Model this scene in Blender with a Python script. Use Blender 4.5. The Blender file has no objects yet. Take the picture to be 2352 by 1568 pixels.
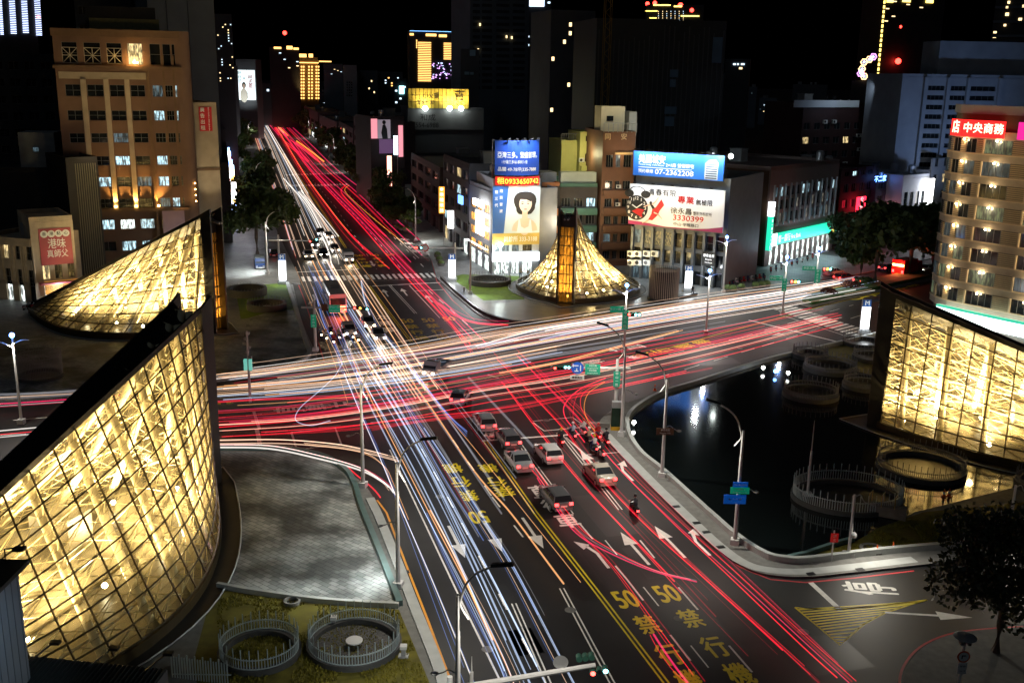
import bpy, math, random
from mathutils import Vector, Matrix, noise
R = math.radians
rnd = random.Random(7)
sc = bpy.context.scene
col = sc.collection

# ---------------------------------------------------------------- camera
CAM_H, CAM_PITCH, CAM_ROLL, CAM_F = 34.0, 0.2555, 0.0167, 2350.0
def make_camera():
    th, ro = CAM_PITCH, CAM_ROLL
    fwd = Vector((0, math.cos(th), -math.sin(th)))
    right0 = Vector((1, 0, 0)); down0 = Vector((0, -math.sin(th), -math.cos(th)))
    rx = right0*math.cos(ro) - down0*math.sin(ro)
    dn = right0*math.sin(ro) + down0*math.cos(ro)
    m = Matrix((rx, -dn, -fwd)).transposed().to_4x4()
    m.translation = (0, 0, CAM_H)
    cd = bpy.data.cameras.new('camera'); co = bpy.data.objects.new('camera', cd)
    co.matrix_world = m
    cd.sensor_width = 36; cd.lens = 36*CAM_F/2352; cd.clip_end = 6000; cd.clip_start = 0.5
    col.objects.link(co); sc.camera = co
make_camera()

# ---------------------------------------------------------------- night sky, city glow, exposure
world = bpy.data.worlds.new('World'); sc.world = world; world.use_nodes = True
nt = world.node_tree; nt.nodes.clear()
sky = nt.nodes.new('ShaderNodeTexSky'); sky.sky_type = 'NISHITA'; sky.sun_disc = False
sky.sun_elevation = R(-3.0); sky.sun_rotation = R(200)
bg = nt.nodes.new('ShaderNodeBackground'); bg.inputs[1].default_value = 0.05
wo = nt.nodes.new('ShaderNodeOutputWorld')
nt.links.new(sky.outputs[0], bg.inputs[0]); nt.links.new(bg.outputs[0], wo.inputs[0])
sd = bpy.data.lights.new('city_glow_sun', 'SUN'); sd.energy = 0.05; sd.angle = R(10); sd.color = (0.62, 0.8, 1.0)  # added sun stands in for city glow on the facades
so = bpy.data.objects.new('city_glow_sun', sd); so.rotation_euler = (R(48), 0, R(-25)); col.objects.link(so)
sc.view_settings.view_transform = 'Standard'; sc.view_settings.look = 'None'
sc.view_settings.exposure = 0; sc.view_settings.gamma = 1
sc.cycles.use_denoising = True; sc.cycles.max_bounces = 6; sc.cycles.diffuse_bounces = 2
sc.cycles.glossy_bounces = 3; sc.cycles.transparent_max_bounces = 64
sc.cycles.sample_clamp_indirect = 4; sc.cycles.caustics_reflective = False; sc.cycles.caustics_refractive = False

# ---------------------------------------------------------------- where a spot of the ground lies
def g(px, py, z=0.0):
    c, s = math.cos(CAM_ROLL), math.sin(CAM_ROLL)
    a, b = px-1176, py-784
    u = a*c+b*s; w = -a*s+b*c
    dy = CAM_F*math.cos(CAM_PITCH)-w*math.sin(CAM_PITCH); dz = -CAM_F*math.sin(CAM_PITCH)-w*math.cos(CAM_PITCH)
    t = (z-CAM_H)/dz
    return Vector((u*t, dy*t, z))
def at(px, py, Y):
    c, s = math.cos(CAM_ROLL), math.sin(CAM_ROLL)
    a, b = px-1176, py-784
    u = a*c+b*s; w = -a*s+b*c
    dy = CAM_F*math.cos(CAM_PITCH)-w*math.sin(CAM_PITCH); dz = -CAM_F*math.sin(CAM_PITCH)-w*math.cos(CAM_PITCH)
    t = Y/dy
    return Vector((u*t, Y, CAM_H+dz*t))

# ---------------------------------------------------------------- materials
MATS = {}
def mat(name, c, rough=0.7, metal=0.0, vary=0.25, scale=1.5, emit=None, estr=0.0, spec=0.5, bump=0.0):
    if name in MATS: return MATS[name]
    m = bpy.data.materials.new(name); m.use_nodes = True; MATS[name] = m
    t = m.node_tree; p = t.nodes['Principled BSDF']
    p.inputs['Roughness'].default_value = rough; p.inputs['Metallic'].default_value = metal
    p.inputs['Specular IOR Level'].default_value = spec
    if vary > 0 or bump > 0:
        tc = t.nodes.new('ShaderNodeTexCoord'); n = t.nodes.new('ShaderNodeTexNoise')
        n.inputs['Scale'].default_value = scale; n.inputs['Detail'].default_value = 6
        t.links.new(tc.outputs['Object'], n.inputs['Vector'])
        mx = t.nodes.new('ShaderNodeMix'); mx.data_type = 'RGBA'
        lo = [max(0, x*(1-vary)) for x in c]; hi = [min(1, x*(1+vary)) for x in c]
        mx.inputs[6].default_value = (*lo, 1); mx.inputs[7].default_value = (*hi, 1)
        t.links.new(n.outputs['Fac'], mx.inputs[0]); t.links.new(mx.outputs[2], p.inputs['Base Color'])
        if bump > 0:
            b = t.nodes.new('ShaderNodeBump'); b.inputs['Strength'].default_value = bump
            t.links.new(n.outputs['Fac'], b.inputs['Height']); t.links.new(b.outputs[0], p.inputs['Normal'])
    else:
        p.inputs['Base Color'].default_value = (*c, 1)
    if emit:
        p.inputs['Emission Color'].default_value = (*emit, 1); p.inputs['Emission Strength'].default_value = estr
    return m
def glow(name, c, strength, base=(0.3, 0.3, 0.3)):
    if name in MATS: return MATS[name]
    m = mat(name, base, 0.5, 0, 0, emit=c, estr=strength)
    return m
def lit_window(name, c, strength, scale=1.2):
    """a window lit from the room behind: curtains and furniture break the light up"""
    if name in MATS: return MATS[name]
    m = bpy.data.materials.new(name); m.use_nodes = True; MATS[name] = m
    t = m.node_tree; p = t.nodes['Principled BSDF']
    p.inputs['Base Color'].default_value = (0.05, 0.06, 0.07, 1); p.inputs['Roughness'].default_value = 0.15
    tc = t.nodes.new('ShaderNodeTexCoord'); mp = t.nodes.new('ShaderNodeMapping')
    mp.inputs['Scale'].default_value = (3.0, 3.0, 0.7)
    n = t.nodes.new('ShaderNodeTexNoise'); n.inputs['Scale'].default_value = scale; n.inputs['Detail'].default_value = 2
    ra = t.nodes.new('ShaderNodeValToRGB')
    ra.color_ramp.elements[0].position = 0.42; ra.color_ramp.elements[1].position = 0.62
    ra.color_ramp.elements[0].color = (*[x*0.08 for x in c], 1); ra.color_ramp.elements[1].color = (*c, 1)
    oi = t.nodes.new('ShaderNodeObjectInfo'); mu = t.nodes.new('ShaderNodeMath'); mu.operation = 'MULTIPLY'; mu.inputs[1].default_value = 90
    t.links.new(oi.outputs['Random'], mu.inputs[0]); t.links.new(mu.outputs[0], mp.inputs['Location'])
    t.links.new(tc.outputs['Object'], mp.inputs[0]); t.links.new(mp.outputs[0], n.inputs['Vector'])
    t.links.new(n.outputs['Fac'], ra.inputs[0]); t.links.new(ra.outputs[0], p.inputs['Emission Color'])
    p.inputs['Emission Strength'].default_value = strength
    return m
def brick_mat(name, c1, c2, mortar, bw, bh, rough=0.6, rot=0.0, msize=0.02, big=0.0):
    m = bpy.data.materials.new(name); m.use_nodes = True; MATS[name] = m
    t = m.node_tree; p = t.nodes['Principled BSDF']; p.inputs['Roughness'].default_value = rough
    tc = t.nodes.new('ShaderNodeTexCoord'); mp = t.nodes.new('ShaderNodeMapping'); mp.inputs['Rotation'].default_value = (0, 0, rot)
    b = t.nodes.new('ShaderNodeTexBrick'); b.inputs['Color1'].default_value = (*c1, 1); b.inputs['Color2'].default_value = (*c2, 1)
    b.inputs['Mortar'].default_value = (*mortar, 1); b.inputs['Scale'].default_value = 1
    b.inputs['Brick Width'].default_value = bw; b.inputs['Row Height'].default_value = bh; b.inputs['Mortar Size'].default_value = msize
    n = t.nodes.new('ShaderNodeTexNoise'); n.inputs['Scale'].default_value = 0.22; n.inputs['Detail'].default_value = 5
    ra = t.nodes.new('ShaderNodeValToRGB'); ra.color_ramp.elements[0].position = 0.40; ra.color_ramp.elements[1].position = 0.60
    ra.color_ramp.elements[0].color = (1-big, 1-big, 1-big, 1); ra.color_ramp.elements[1].color = (1, 1, 1, 1)
    mu = t.nodes.new('ShaderNodeMix'); mu.data_type = 'RGBA'; mu.blend_type = 'MULTIPLY'; mu.inputs[0].default_value = 1
    t.links.new(tc.outputs['Object'], mp.inputs[0]); t.links.new(mp.outputs[0], b.inputs['Vector'])
    t.links.new(tc.outputs['Object'], n.inputs['Vector']); t.links.new(n.outputs['Fac'], ra.inputs[0])
    t.links.new(b.outputs['Color'], mu.inputs[6]); t.links.new(ra.outputs[0], mu.inputs[7])
    t.links.new(mu.outputs[2], p.inputs['Base Color'])
    return m

# ---------------------------------------------------------------- mesh builder
class MB:
    def __init__(s): s.v = []; s.f = []; s.m = []
    def add(s, vs, fs, mi=0):
        o = len(s.v); s.v += [tuple(x) for x in vs]
        for f in fs: s.f.append([i+o for i in f]); s.m.append(mi)
        return s
    def box(s, x0, y0, z0, x1, y1, z1, mi=0):
        if x1 < x0: x0, x1 = x1, x0
        if y1 < y0: y0, y1 = y1, y0
        if z1 < z0: z0, z1 = z1, z0
        return s.add([(x0,y0,z0),(x1,y0,z0),(x1,y1,z0),(x0,y1,z0),(x0,y0,z1),(x1,y0,z1),(x1,y1,z1),(x0,y1,z1)],
              [(0,3,2,1),(4,5,6,7),(0,1,5,4),(1,2,6,5),(2,3,7,6),(3,0,4,7)], mi)
    def cbox(s, c, sx, sy, sz, mi=0):
        return s.box(c[0]-sx/2, c[1]-sy/2, c[2]-sz/2, c[0]+sx/2, c[1]+sy/2, c[2]+sz/2, mi)
    def poly(s, pts, mi=0): return s.add(pts, [list(range(len(pts)))], mi)
    def prism(s, pts, z0, z1, mi=0, bottom=False):
        n = len(pts); a = sum(pts[i][0]*pts[(i+1) % n][1]-pts[(i+1) % n][0]*pts[i][1] for i in range(n))
        if a < 0: pts = pts[::-1]
        vs = [(p[0], p[1], z0) for p in pts]+[(p[0], p[1], z1) for p in pts]
        fs = [list(range(n, 2*n))]+[[i, (i+1) % n, n+(i+1) % n, n+i] for i in range(n)]
        if bottom: fs.append(list(range(n))[::-1])
        return s.add(vs, fs, mi)
    def tube(s, path, r, n=6, mi=0, cap=True):
        path = [Vector(p) for p in path]; k = len(path)
        if k < 2: return s
        rs = r if isinstance(r, (list, tuple)) else [r]*k
        vs = []; up = Vector((0, 0, 1))
        for i, p in enumerate(path):
            d = (path[min(i+1, k-1)]-path[max(i-1, 0)])
            if d.length < 1e-9: d = Vector((0, 0, 1))
            d.normalize()
            a = d.cross(up)
            if a.length < 1e-3: a = d.cross(Vector((1, 0, 0)))
            a.normalize(); b = a.cross(d)
            for j in range(n):
                t = 2*math.pi*j/n
                vs.append(p+(a*math.cos(t)+b*math.sin(t))*rs[i])
        fs = [[i*n+j, i*n+(j+1) % n, (i+1)*n+(j+1) % n, (i+1)*n+j] for i in range(k-1) for j in range(n)]
        if cap: fs += [list(range(n))[::-1], list(range((k-1)*n, k*n))]
        return s.add(vs, fs, mi)
    def bar(s, a, b, r, n=6, mi=0): return s.tube([a, b], r, n, mi)
    def lathe(s, prof, n=20, c=(0, 0, 0), mi=0, cap=True):
        vs = []
        for (r, z) in prof:
            for j in range(n):
                t = 2*math.pi*j/n; vs.append((c[0]+r*math.cos(t), c[1]+r*math.sin(t), c[2]+z))
        k = len(prof)
        fs = [[i*n+j, i*n+(j+1) % n, (i+1)*n+(j+1) % n, (i+1)*n+j] for i in range(k-1) for j in range(n)]
        if cap: fs += [list(range(n))[::-1], list(range((k-1)*n, k*n))]
        return s.add(vs, fs, mi)
    def grid(s, rows, mi=0, close=False):
        n = len(rows[0]); vs = [p for r in rows for p in r]
        fs = []
        for i in range(len(rows)-1):
            for j in range(n if close else n-1):
                j2 = (j+1) % n
                fs.append([i*n+j, i*n+j2, (i+1)*n+j2, (i+1)*n+j])
        return s.add(vs, fs, mi)
    def ball(s, c, r, n=8, k=6, mi=0, sz=1.0):
        prof = [(r*math.sin(math.pi*i/k)+1e-4, -r*sz*math.cos(math.pi*i/k)) for i in range(k+1)]
        return s.lathe(prof, n, c, mi, cap=False)
    def mesh(s, name, mats, smooth=False):
        me = bpy.data.meshes.new(name); me.from_pydata(s.v, [], s.f)
        for m in (mats if isinstance(mats, (list, tuple)) else [mats]): me.materials.append(m)
        me.polygons.foreach_set('material_index', s.m)
        if smooth: me.polygons.foreach_set('use_smooth', [True]*len(s.f))
        me.update(); return me
    def build(s, name, mats, parent=None, smooth=False, label=None):
        o = bpy.data.objects.new(name, s.mesh(name, mats, smooth)); col.objects.link(o)
        if parent is not None: o.parent = parent
        if label: o['label'] = label
        return o
def inst(name, mesh, parent=None, loc=(0, 0, 0), rz=0.0, scale=(1, 1, 1)):
    o = bpy.data.objects.new(name, mesh); col.objects.link(o); o.parent = parent
    o.location = loc; o.rotation_euler = (0, 0, rz); o.scale = scale
    return o
def tag(o, label=None, cat=None, group=None, kind=None):
    if label: o['label'] = label
    if cat: o['category'] = cat
    if group: o['group'] = group
    if kind: o['kind'] = kind
    return o
def thing(name, label, cat, loc=(0, 0, 0), rz=0.0, group=None):
    o = bpy.data.objects.new(name, None); col.objects.link(o); o.empty_display_size = 0.2
    o.location = loc; o.rotation_euler = (0, 0, rz)
    return tag(o, label, cat, group)
def struct(name, mb, m): return tag(mb.build(name, m), kind='structure')
KIDS = {}
def dup(root, loc, rz=None, label=None, group=None, scale=None):
    r = root.copy(); col.objects.link(r); r.location = loc
    if rz is not None: r.rotation_euler = (0, 0, rz)
    if label: r['label'] = label
    if group: r['group'] = group
    if scale: r.scale = scale
    for ch in [o for o in root.children]:
        c = ch.copy(); col.objects.link(c); c.parent = r
        for gch in [o for o in ch.children]:
            d = gch.copy(); col.objects.link(d); d.parent = c
    return r
def smooth_path(pts, step=4):
    """Catmull-Rom through the given points"""
    pts = [Vector(p) for p in pts]; out = []
    if len(pts) < 3:
        return pts
    q = [pts[0]*2-pts[1]]+pts+[pts[-1]*2-pts[-2]]
    for i in range(1, len(q)-2):
        p0, p1, p2, p3 = q[i-1], q[i], q[i+1], q[i+2]
        for k in range(step):
            t = k/step
            out.append(0.5*((2*p1)+(p2-p0)*t+(2*p0-5*p1+4*p2-p3)*t*t+(3*p1-p0-3*p2+p3)*t*t*t))
    out.append(pts[-1]); return out
TXT = {}
def text_mesh(body, align='CENTER'):
    """outline of a line of lettering as a flat mesh, 1 unit high"""
    cu = bpy.data.curves.new('lettering', 'FONT'); cu.body = body; cu.align_x = align; cu.align_y = 'CENTER'
    cu.size = 1; cu.resolution_u = 3; cu.fill_mode = 'FRONT'
    ob = bpy.data.objects.new('lettering', cu); col.objects.link(ob)
    dg = bpy.context.evaluated_depsgraph_get(); dg.update()
    me = bpy.data.meshes.new_from_object(ob.evaluated_get(dg))
    bpy.data.objects.remove(ob); bpy.data.curves.remove(cu)
    vs = [tuple(v.co) for v in me.vertices]; fs = [list(p.vertices) for p in me.polygons]
    bpy.data.meshes.remove(me); return vs, fs
def lettering(mb, body, fn, size=1.0, align='CENTER', mi=0, bold=0.0, stretch=1.0):
    key = (body, align)
    if key not in TXT: TXT[key] = text_mesh(body, align)
    vs, fs = TXT[key]
    offs = [(0, 0)] if not bold else [(-bold, 0), (bold, 0), (0, bold), (0, -bold)]
    for k, (ox, oy) in enumerate(offs):
        mb.add([fn((x+ox)*size*stretch, (y+oy)*size, k*0.002) for (x, y, z) in vs], fs, mi)
    return mb
def on_wall(x, z, y=-0.04):
    """lettering on a wall that faces local -y"""
    return lambda a, b, k: (x+a, y-k, z+b)
def point_light(name, loc, power, color, radius=0.15, parent=None):
    l = bpy.data.lights.new(name, 'POINT'); l.energy = power; l.color = color; l.shadow_soft_size = radius
    o = bpy.data.objects.new(name, l); o.location = loc; col.objects.link(o)
    if parent: o.parent = parent
    return o
def spot_light(name, loc, target, power, color, angle=120, blend=0.6, radius=0.15, parent=None):
    l = bpy.data.lights.new(name, 'SPOT'); l.energy = power; l.color = color; l.spot_size = R(angle); l.spot_blend = blend
    l.shadow_soft_size = radius
    o = bpy.data.objects.new(name, l); o.location = loc; col.objects.link(o)
    d = Vector(target)-Vector(loc); o.rotation_euler = d.to_track_quat('-Z', 'Y').to_euler()
    if parent: o.parent = parent
    return o

# ---------------------------------------------------------------- common materials
M_ASPH = mat('asphalt', (0.0095, 0.0098, 0.010), 0.6, 0, 0.75, 0.3, bump=0.06)
M_WHITE = mat('road_paint_white', (0.8, 0.79, 0.74), 0.6, 0, 0.25, 3)
M_YEL = mat('road_paint_yellow', (0.85, 0.64, 0.015), 0.6, 0, 0.25, 3)
M_REDL = mat('road_paint_red', (0.55, 0.04, 0.05), 0.6, 0, 0.3, 3)
M_ORL = mat('road_paint_orange', (0.8, 0.33, 0.03), 0.6, 0, 0.2, 3)
M_CONC = mat('concrete_kerb', (0.17, 0.17, 0.16), 0.8, 0, 0.45, 2)
M_STONE = mat('pale_stone_edge', (0.42, 0.44, 0.43), 0.5, 0, 0.25, 1.2)
M_GREENST = mat('green_stone', (0.10, 0.17, 0.17), 0.35, 0, 0.3, 1.5)
M_POLE = mat('white_pole_paint', (0.7, 0.7, 0.7), 0.4, 0, 0.1, 2)
M_DARKM = mat('dark_metal', (0.02, 0.021, 0.024), 0.4, 0.3, 0.2, 2)
M_GREYM = mat('grey_metal', (0.35, 0.36, 0.37), 0.4, 0.2, 0.15, 2)
M_GLASSD = mat('dark_window_glass', (0.010, 0.013, 0.016), 0.08, 0, 0)
M_PAVE = brick_mat('grey_pavement', (0.30, 0.31, 0.31), (0.21, 0.22, 0.22), (0.11, 0.11, 0.11), 0.9, 0.45, 0.5, R(16), 0.02, 0.3)
M_TILE = brick_mat('basin_stone_tiles', (0.46, 0.47, 0.46), (0.26, 0.29, 0.28), (0.08, 0.08, 0.08), 0.8, 0.42, 0.62, R(38), 0.02, 0.8)
M_TILED = brick_mat('dark_stone_tiles', (0.035, 0.04, 0.04), (0.02, 0.022, 0.022), (0.008, 0.008, 0.008), 1.2, 0.6, 0.3, R(30), 0.02, 0.5)
M_GRASS = mat('lawn_grass', (0.12, 0.105, 0.008), 0.9, 0, 0.75, 1.3, bump=0.4)
# ================================================================= GROUND, ROADS, ISLANDS
mb = MB(); mb.poly([(-2500, 20, 0), (2500, 20, 0), (2500, 3500, 0), (-2500, 3500, 0)]); struct('ground', mb, M_ASPH)
def gp(pts, z=0.0, step=1):
    q = [g(x, y, 0) for x, y in pts]
    q = smooth_path(q, step) if step > 1 else q
    return [Vector((p.x, p.y, z)) for p in q]
def offset_line(pts, w):
    """left/right rails of a flat ribbon"""
    out = []
    for i, p in enumerate(pts):
        d = (pts[min(i+1, len(pts)-1)]-pts[max(i-1, 0)]); d.z = 0
        d.normalize(); nrm = Vector((-d.y, d.x, 0))
        out.append((p+nrm*w/2, p-nrm*w/2))
    return out
def ribbon(mb, pts, w, z, mi=0):
    r = offset_line(pts, w)
    return mb.grid([[(a.x, a.y, z), (b.x, b.y, z)] for a, b in r], mi)
def wall_ribbon(mb, pts, w, z0, z1, mi=0):
    r = offset_line(pts, w)
    rows = [[(a.x, a.y, z0), (a.x, a.y, z1), (b.x, b.y, z1), (b.x, b.y, z0)] for a, b in r]
    mb.grid(rows, mi); mb.poly(rows[0][::-1], mi); mb.poly(rows[-1], mi); return mb

# --- four corner islands (raised pavement with kerbs)
NW_EDGE = [(673, 655), (690, 727), (712, 785), (728, 815), (722, 830), (690, 846), (620, 862), (480, 880), (250, 905), (0, 930), (-120, 940)]
nw = gp(NW_EDGE, 0, 4)+gp([(-120, 700), (200, 640), (520, 620)])
NE_EDGE = [(1003, 640), (1050, 683), (1100, 724), (1150, 744), (1210, 752), (1270, 750), (1340, 742), (1420, 726), (1520, 705), (1700, 676), (1830, 655)]
ne = gp(NE_EDGE, 0, 4)+gp([(1990, 600), (1700, 560), (1120, 575), (1035, 600)])
SW_EDGE = [(-100, 1080), (250, 1055), (480, 1038), (600, 1033), (700, 1043), (780, 1072), (835, 1115), (860, 1150), (887, 1210), (925, 1310), (975, 1440), (1032, 1590), (1060, 1660)]
sw = gp(SW_EDGE, 0, 4)+[Vector((-10, 30, 0)), Vector((-60, 30, 0)), Vector((-70, 70, 0))]
SE_EDGE = [(2060, 752), (1900, 795), (1750, 838), (1600, 880), (1510, 905), (1430, 932), (1385, 960), (1377, 985), (1400, 1015), (1460, 1075), (1560, 1176), (1640, 1255), (1700, 1300), (1760, 1322), (1850, 1328), (1960, 1318), (2100, 1302), (2400, 1270)]
se = gp(SE_EDGE, 0, 4)+[Vector((75, 75, 0)), Vector((90, 120, 0)), Vector((60, 150, 0))]
for nm, poly in (('north_west_pavement', nw), ('north_east_pavement', ne), ('south_west_pavement', sw), ('south_east_pavement', se)):
    m_ = MB(); m_.prism([(p.x, p.y) for p in poly], 0, 0.15)
    struct('pavement', m_, M_CONC if nm.startswith('south') else M_PAVE)
# lower right corner footway
c0 = gp([(2110, 1660), (2075, 1568), (2085, 1530), (2120, 1490), (2180, 1462), (2260, 1450), (2420, 1440)], 0, 4)+[Vector((45, 40, 0))]
m_ = MB(); m_.prism([(p.x, p.y) for p in c0], 0, 0.15); struct('pavement', m_, M_CONC)
m_ = MB(); ribbon(m_, gp([(2072, 1600), (2066, 1568), (2076, 1528), (2112, 1486), (2175, 1457), (2260, 1444), (2420, 1434)], 0, 4), 0.15, 0.012)
struct('road_marking', m_, M_REDL)
# pavements along the boulevards (raised sheets)
def pave(pts, m=None, z=0.14, name='pavement'):
    m_ = MB(); m_.prism([(p.x, p.y) for p in gp(pts)], 0, z); struct(name, m_, m or M_PAVE)
pave([(560, 640), (690, 655), (688, 640), (640, 540), (590, 430), (560, 330), (545, 262), (505, 262), (500, 400), (500, 640)])
pave([(1003, 640), (992, 600), (960, 545), (905, 478), (845, 420), (780, 362), (700, 295), (630, 250), (660, 250), (760, 290), (900, 360), (1010, 440), (1120, 560), (1120, 590)], z=0.13)
pave([(1830, 655), (2000, 625), (2160, 590), (2160, 560), (1990, 590), (1990, 600)], z=0.135)

# --- basins and their stone rims
def basin(name, edge, inner, m, zc=0.156):
    m_ = MB(); m_.poly([(p.x, p.y, zc) for p in inner]); struct(name, m_, m)
sw_in = gp([(480, 1040), (588, 1041), (663, 1043), (738, 1061), (786, 1091), (806, 1123), (823, 1177), (868, 1290), (911, 1396)], 0, 4)+gp([(760, 1385), (588, 1366), (500, 1350), (380, 1300)])
basin('basin_floor', None, sw_in, M_TILE)
m_ = MB(); wall_ribbon(m_, gp([(480, 1036), (588, 1036), (663, 1038), (742, 1055), (794, 1087), (815, 1121), (832, 1176), (876, 1286), (918, 1396)], 0, 5), 0.42, 0.15, 0.55)
o = m_.build('basin_wall', M_GREENST); tag(o, 'low green stone wall curving round the tiled basin of the lower left canopy', 'low wall')
m_ = MB(); wall_ribbon(m_, gp([(850, 1150), (872, 1196), (914, 1300), (950, 1395), (1000, 1520), (1020, 1580)], 0, 5), 0.7, 0.15, 0.30)
struct('kerb', m_, M_STONE)
m_ = MB(); wall_ribbon(m_, gp([(500, 1352), (588, 1368), (713, 1385), (800, 1393), (916, 1399)], 0, 4), 0.28, 0.15, 0.5)
o = m_.build('basin_wall', M_STONE); tag(o, 'pale stone lip between the tiled basin and the lawn in the lower left', 'low wall')
m_ = MB(); m_.poly([(p.x, p.y, 0.158) for p in gp([(490, 1356), (713, 1390), (916, 1404), (985, 1568), (1000, 1640), (480, 1640), (440, 1540)])])
struct('lawn', m_, M_GRASS)
nw_in = gp([(560, 775), (575, 735), (640, 712), (680, 715), (700, 785), (708, 810), (690, 830), (640, 848), (575, 860), (480, 872), (300, 892), (100, 910), (0, 918)], 0, 3)+gp([(-20, 800), (100, 770)])
basin('basin_floor', None, nw_in, M_TILE)
m_ = MB(); wall_ribbon(m_, gp([(660, 655), (680, 716), (702, 788), (711, 813), (702, 828), (668, 845), (575, 866), (480, 876), (300, 896), (100, 914), (0, 922)], 0, 4), 0.5, 0.15, 0.6)
o = m_.build('basin_wall', M_STONE); tag(o, 'pale stone wall round the tiled basin of the upper left canopy', 'low wall')
m_ = MB(); m_.poly([(p.x, p.y, 0.158) for p in gp([(540, 660), (655, 652), (680, 716), (640, 712), (570, 733), (553, 735)])]); struct('lawn', m_, mat('bright_lawn_grass', (0.10, 0.17, 0.012), 0.9, 0, 0.6, 1.2, bump=0.4))
ne_in = gp([(1040, 650), (1100, 690), (1109, 700), (1200, 694), (1260, 707), (1300, 712), (1400, 700), (1500, 676), (1590, 672)])+gp([(1560, 690), (1420, 718), (1340, 733), (1270, 741), (1210, 743), (1150, 735), (1100, 714), (1058, 680), (1020, 645)])
basin('basin_floor', None, ne_in, mat('basin_slate', (0.15, 0.155, 0.15), 0.3, 0, 0.4, 0.5))
m_ = MB(); wall_ribbon(m_, gp([(1014, 642), (1052, 677), (1100, 716), (1150, 737), (1210, 746), (1270, 744), (1340, 736), (1420, 720), (1520, 697), (1600, 680)], 0, 4), 0.4, 0.15, 0.55)
o = m_.build('basin_wall', M_DARKM); tag(o, 'dark stone wall round the apron of the middle canopy', 'low wall')
m_ = MB(); m_.poly([(p.x, p.y, 0.158) for p in gp([(1035, 640), (1060, 632), (1195, 636), (1190, 660), (1205, 690), (1110, 692)])]); struct('lawn', m_, MATS['bright_lawn_grass'])
# dark reflecting pool of the right-hand canopy
M_WATER = mat('dark_pool_water', (0.004, 0.006, 0.006), 0.08, 0, 0, spec=0.6)
def water_bump(m):
    t = m.node_tree; p = t.nodes['Principled BSDF']; tc = t.nodes.new('ShaderNodeTexCoord'); n = t.nodes.new('ShaderNodeTexNoise')
    n.inputs['Scale'].default_value = 0.9; n.inputs['Detail'].default_value = 4
    b = t.nodes.new('ShaderNodeBump'); b.inputs['Strength'].default_value = 0.11
    t.links.new(tc.outputs['Object'], n.inputs['Vector']); t.links.new(n.outputs['Fac'], b.inputs['Height']); t.links.new(b.outputs[0], p.inputs['Normal'])
water_bump(M_WATER)
POOL = [(2040, 770), (1900, 806), (1764, 838), (1601, 890), (1526, 913), (1480, 938), (1457, 958), (1447, 978), (1454, 1010), (1480, 1047), (1530, 1087), (1632, 1180), (1700, 1240), (1760, 1277), (1802, 1287), (1839, 1291)]
se_in = gp(POOL, 0, 4)+gp([(1960, 1255), (2100, 1180), (2420, 1100)])+[Vector((60, 95, 0)), Vector((62, 130, 0))]
m_ = MB(); m_.poly([(p.x, p.y, 0.17) for p in se_in]); struct('pool_water', m_, M_WATER)
m_ = MB(); wall_ribbon(m_, gp([(2045, 765), (1900, 800), (1764, 832), (1601, 884), (1523, 908), (1474, 934), (1449, 955), (1440, 976), (1447, 1010), (1474, 1050), (1524, 1091), (1626, 1184), (1695, 1244), (1757, 1283), (1802, 1294), (1860, 1295), (2014, 1276), (2239, 1257), (2420, 1245)], 0, 5), 0.38, 0.15, 0.62)
o = m_.build('basin_wall', M_STONE); tag(o, 'pale stone rim curving round the dark reflecting pool', 'low wall')
m_ = MB(); wall_ribbon(m_, gp([(1810, 1289), (1850, 1280), (1920, 1256), (1960, 1246)]), 0.3, 0.15, 0.5)
o = m_.build('basin_wall', M_GREENST); tag(o, 'short green stone wall between the dark pool and the right-hand lawn', 'low wall')
m_ = MB(); m_.poly([(p.x, p.y, 0.175) for p in gp([(1845, 1290), (1890, 1270), (1960, 1250), (2020, 1215), (2120, 1180), (2420, 1150), (2420, 1240), (2239, 1253), (2014, 1272), (1870, 1292)])]); struct('lawn', m_, M_GRASS)
m_ = MB(); m_.poly([(p.x, p.y, 0.175) for p in gp([(1860, 816), (1960, 788), (2050, 775), (2030, 870), (1940, 850)])]); struct('lawn', m_, M_GRASS)
# grate stone band outside the pool rim
m_ = MB(); ribbon(m_, gp([(1392, 1000), (1430, 1040), (1500, 1112), (1580, 1190), (1650, 1255), (1710, 1297), (1770, 1313), (1850, 1316), (1960, 1305), (2100, 1288)], 0, 4), 0.9, 0.156); struct('footway', m_, M_STONE)

# --- median of the right-hand boulevard: hedge, lawn
med = gp([(1833, 700), (1860, 708), (1940, 690), (2060, 662), (2160, 640), (2170, 612), (2060, 630), (1960, 655), (1860, 682)])
m_ = MB(); m_.prism([(p.x, p.y) for p in med], 0, 0.2); struct('median', m_, M_CONC)

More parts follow.
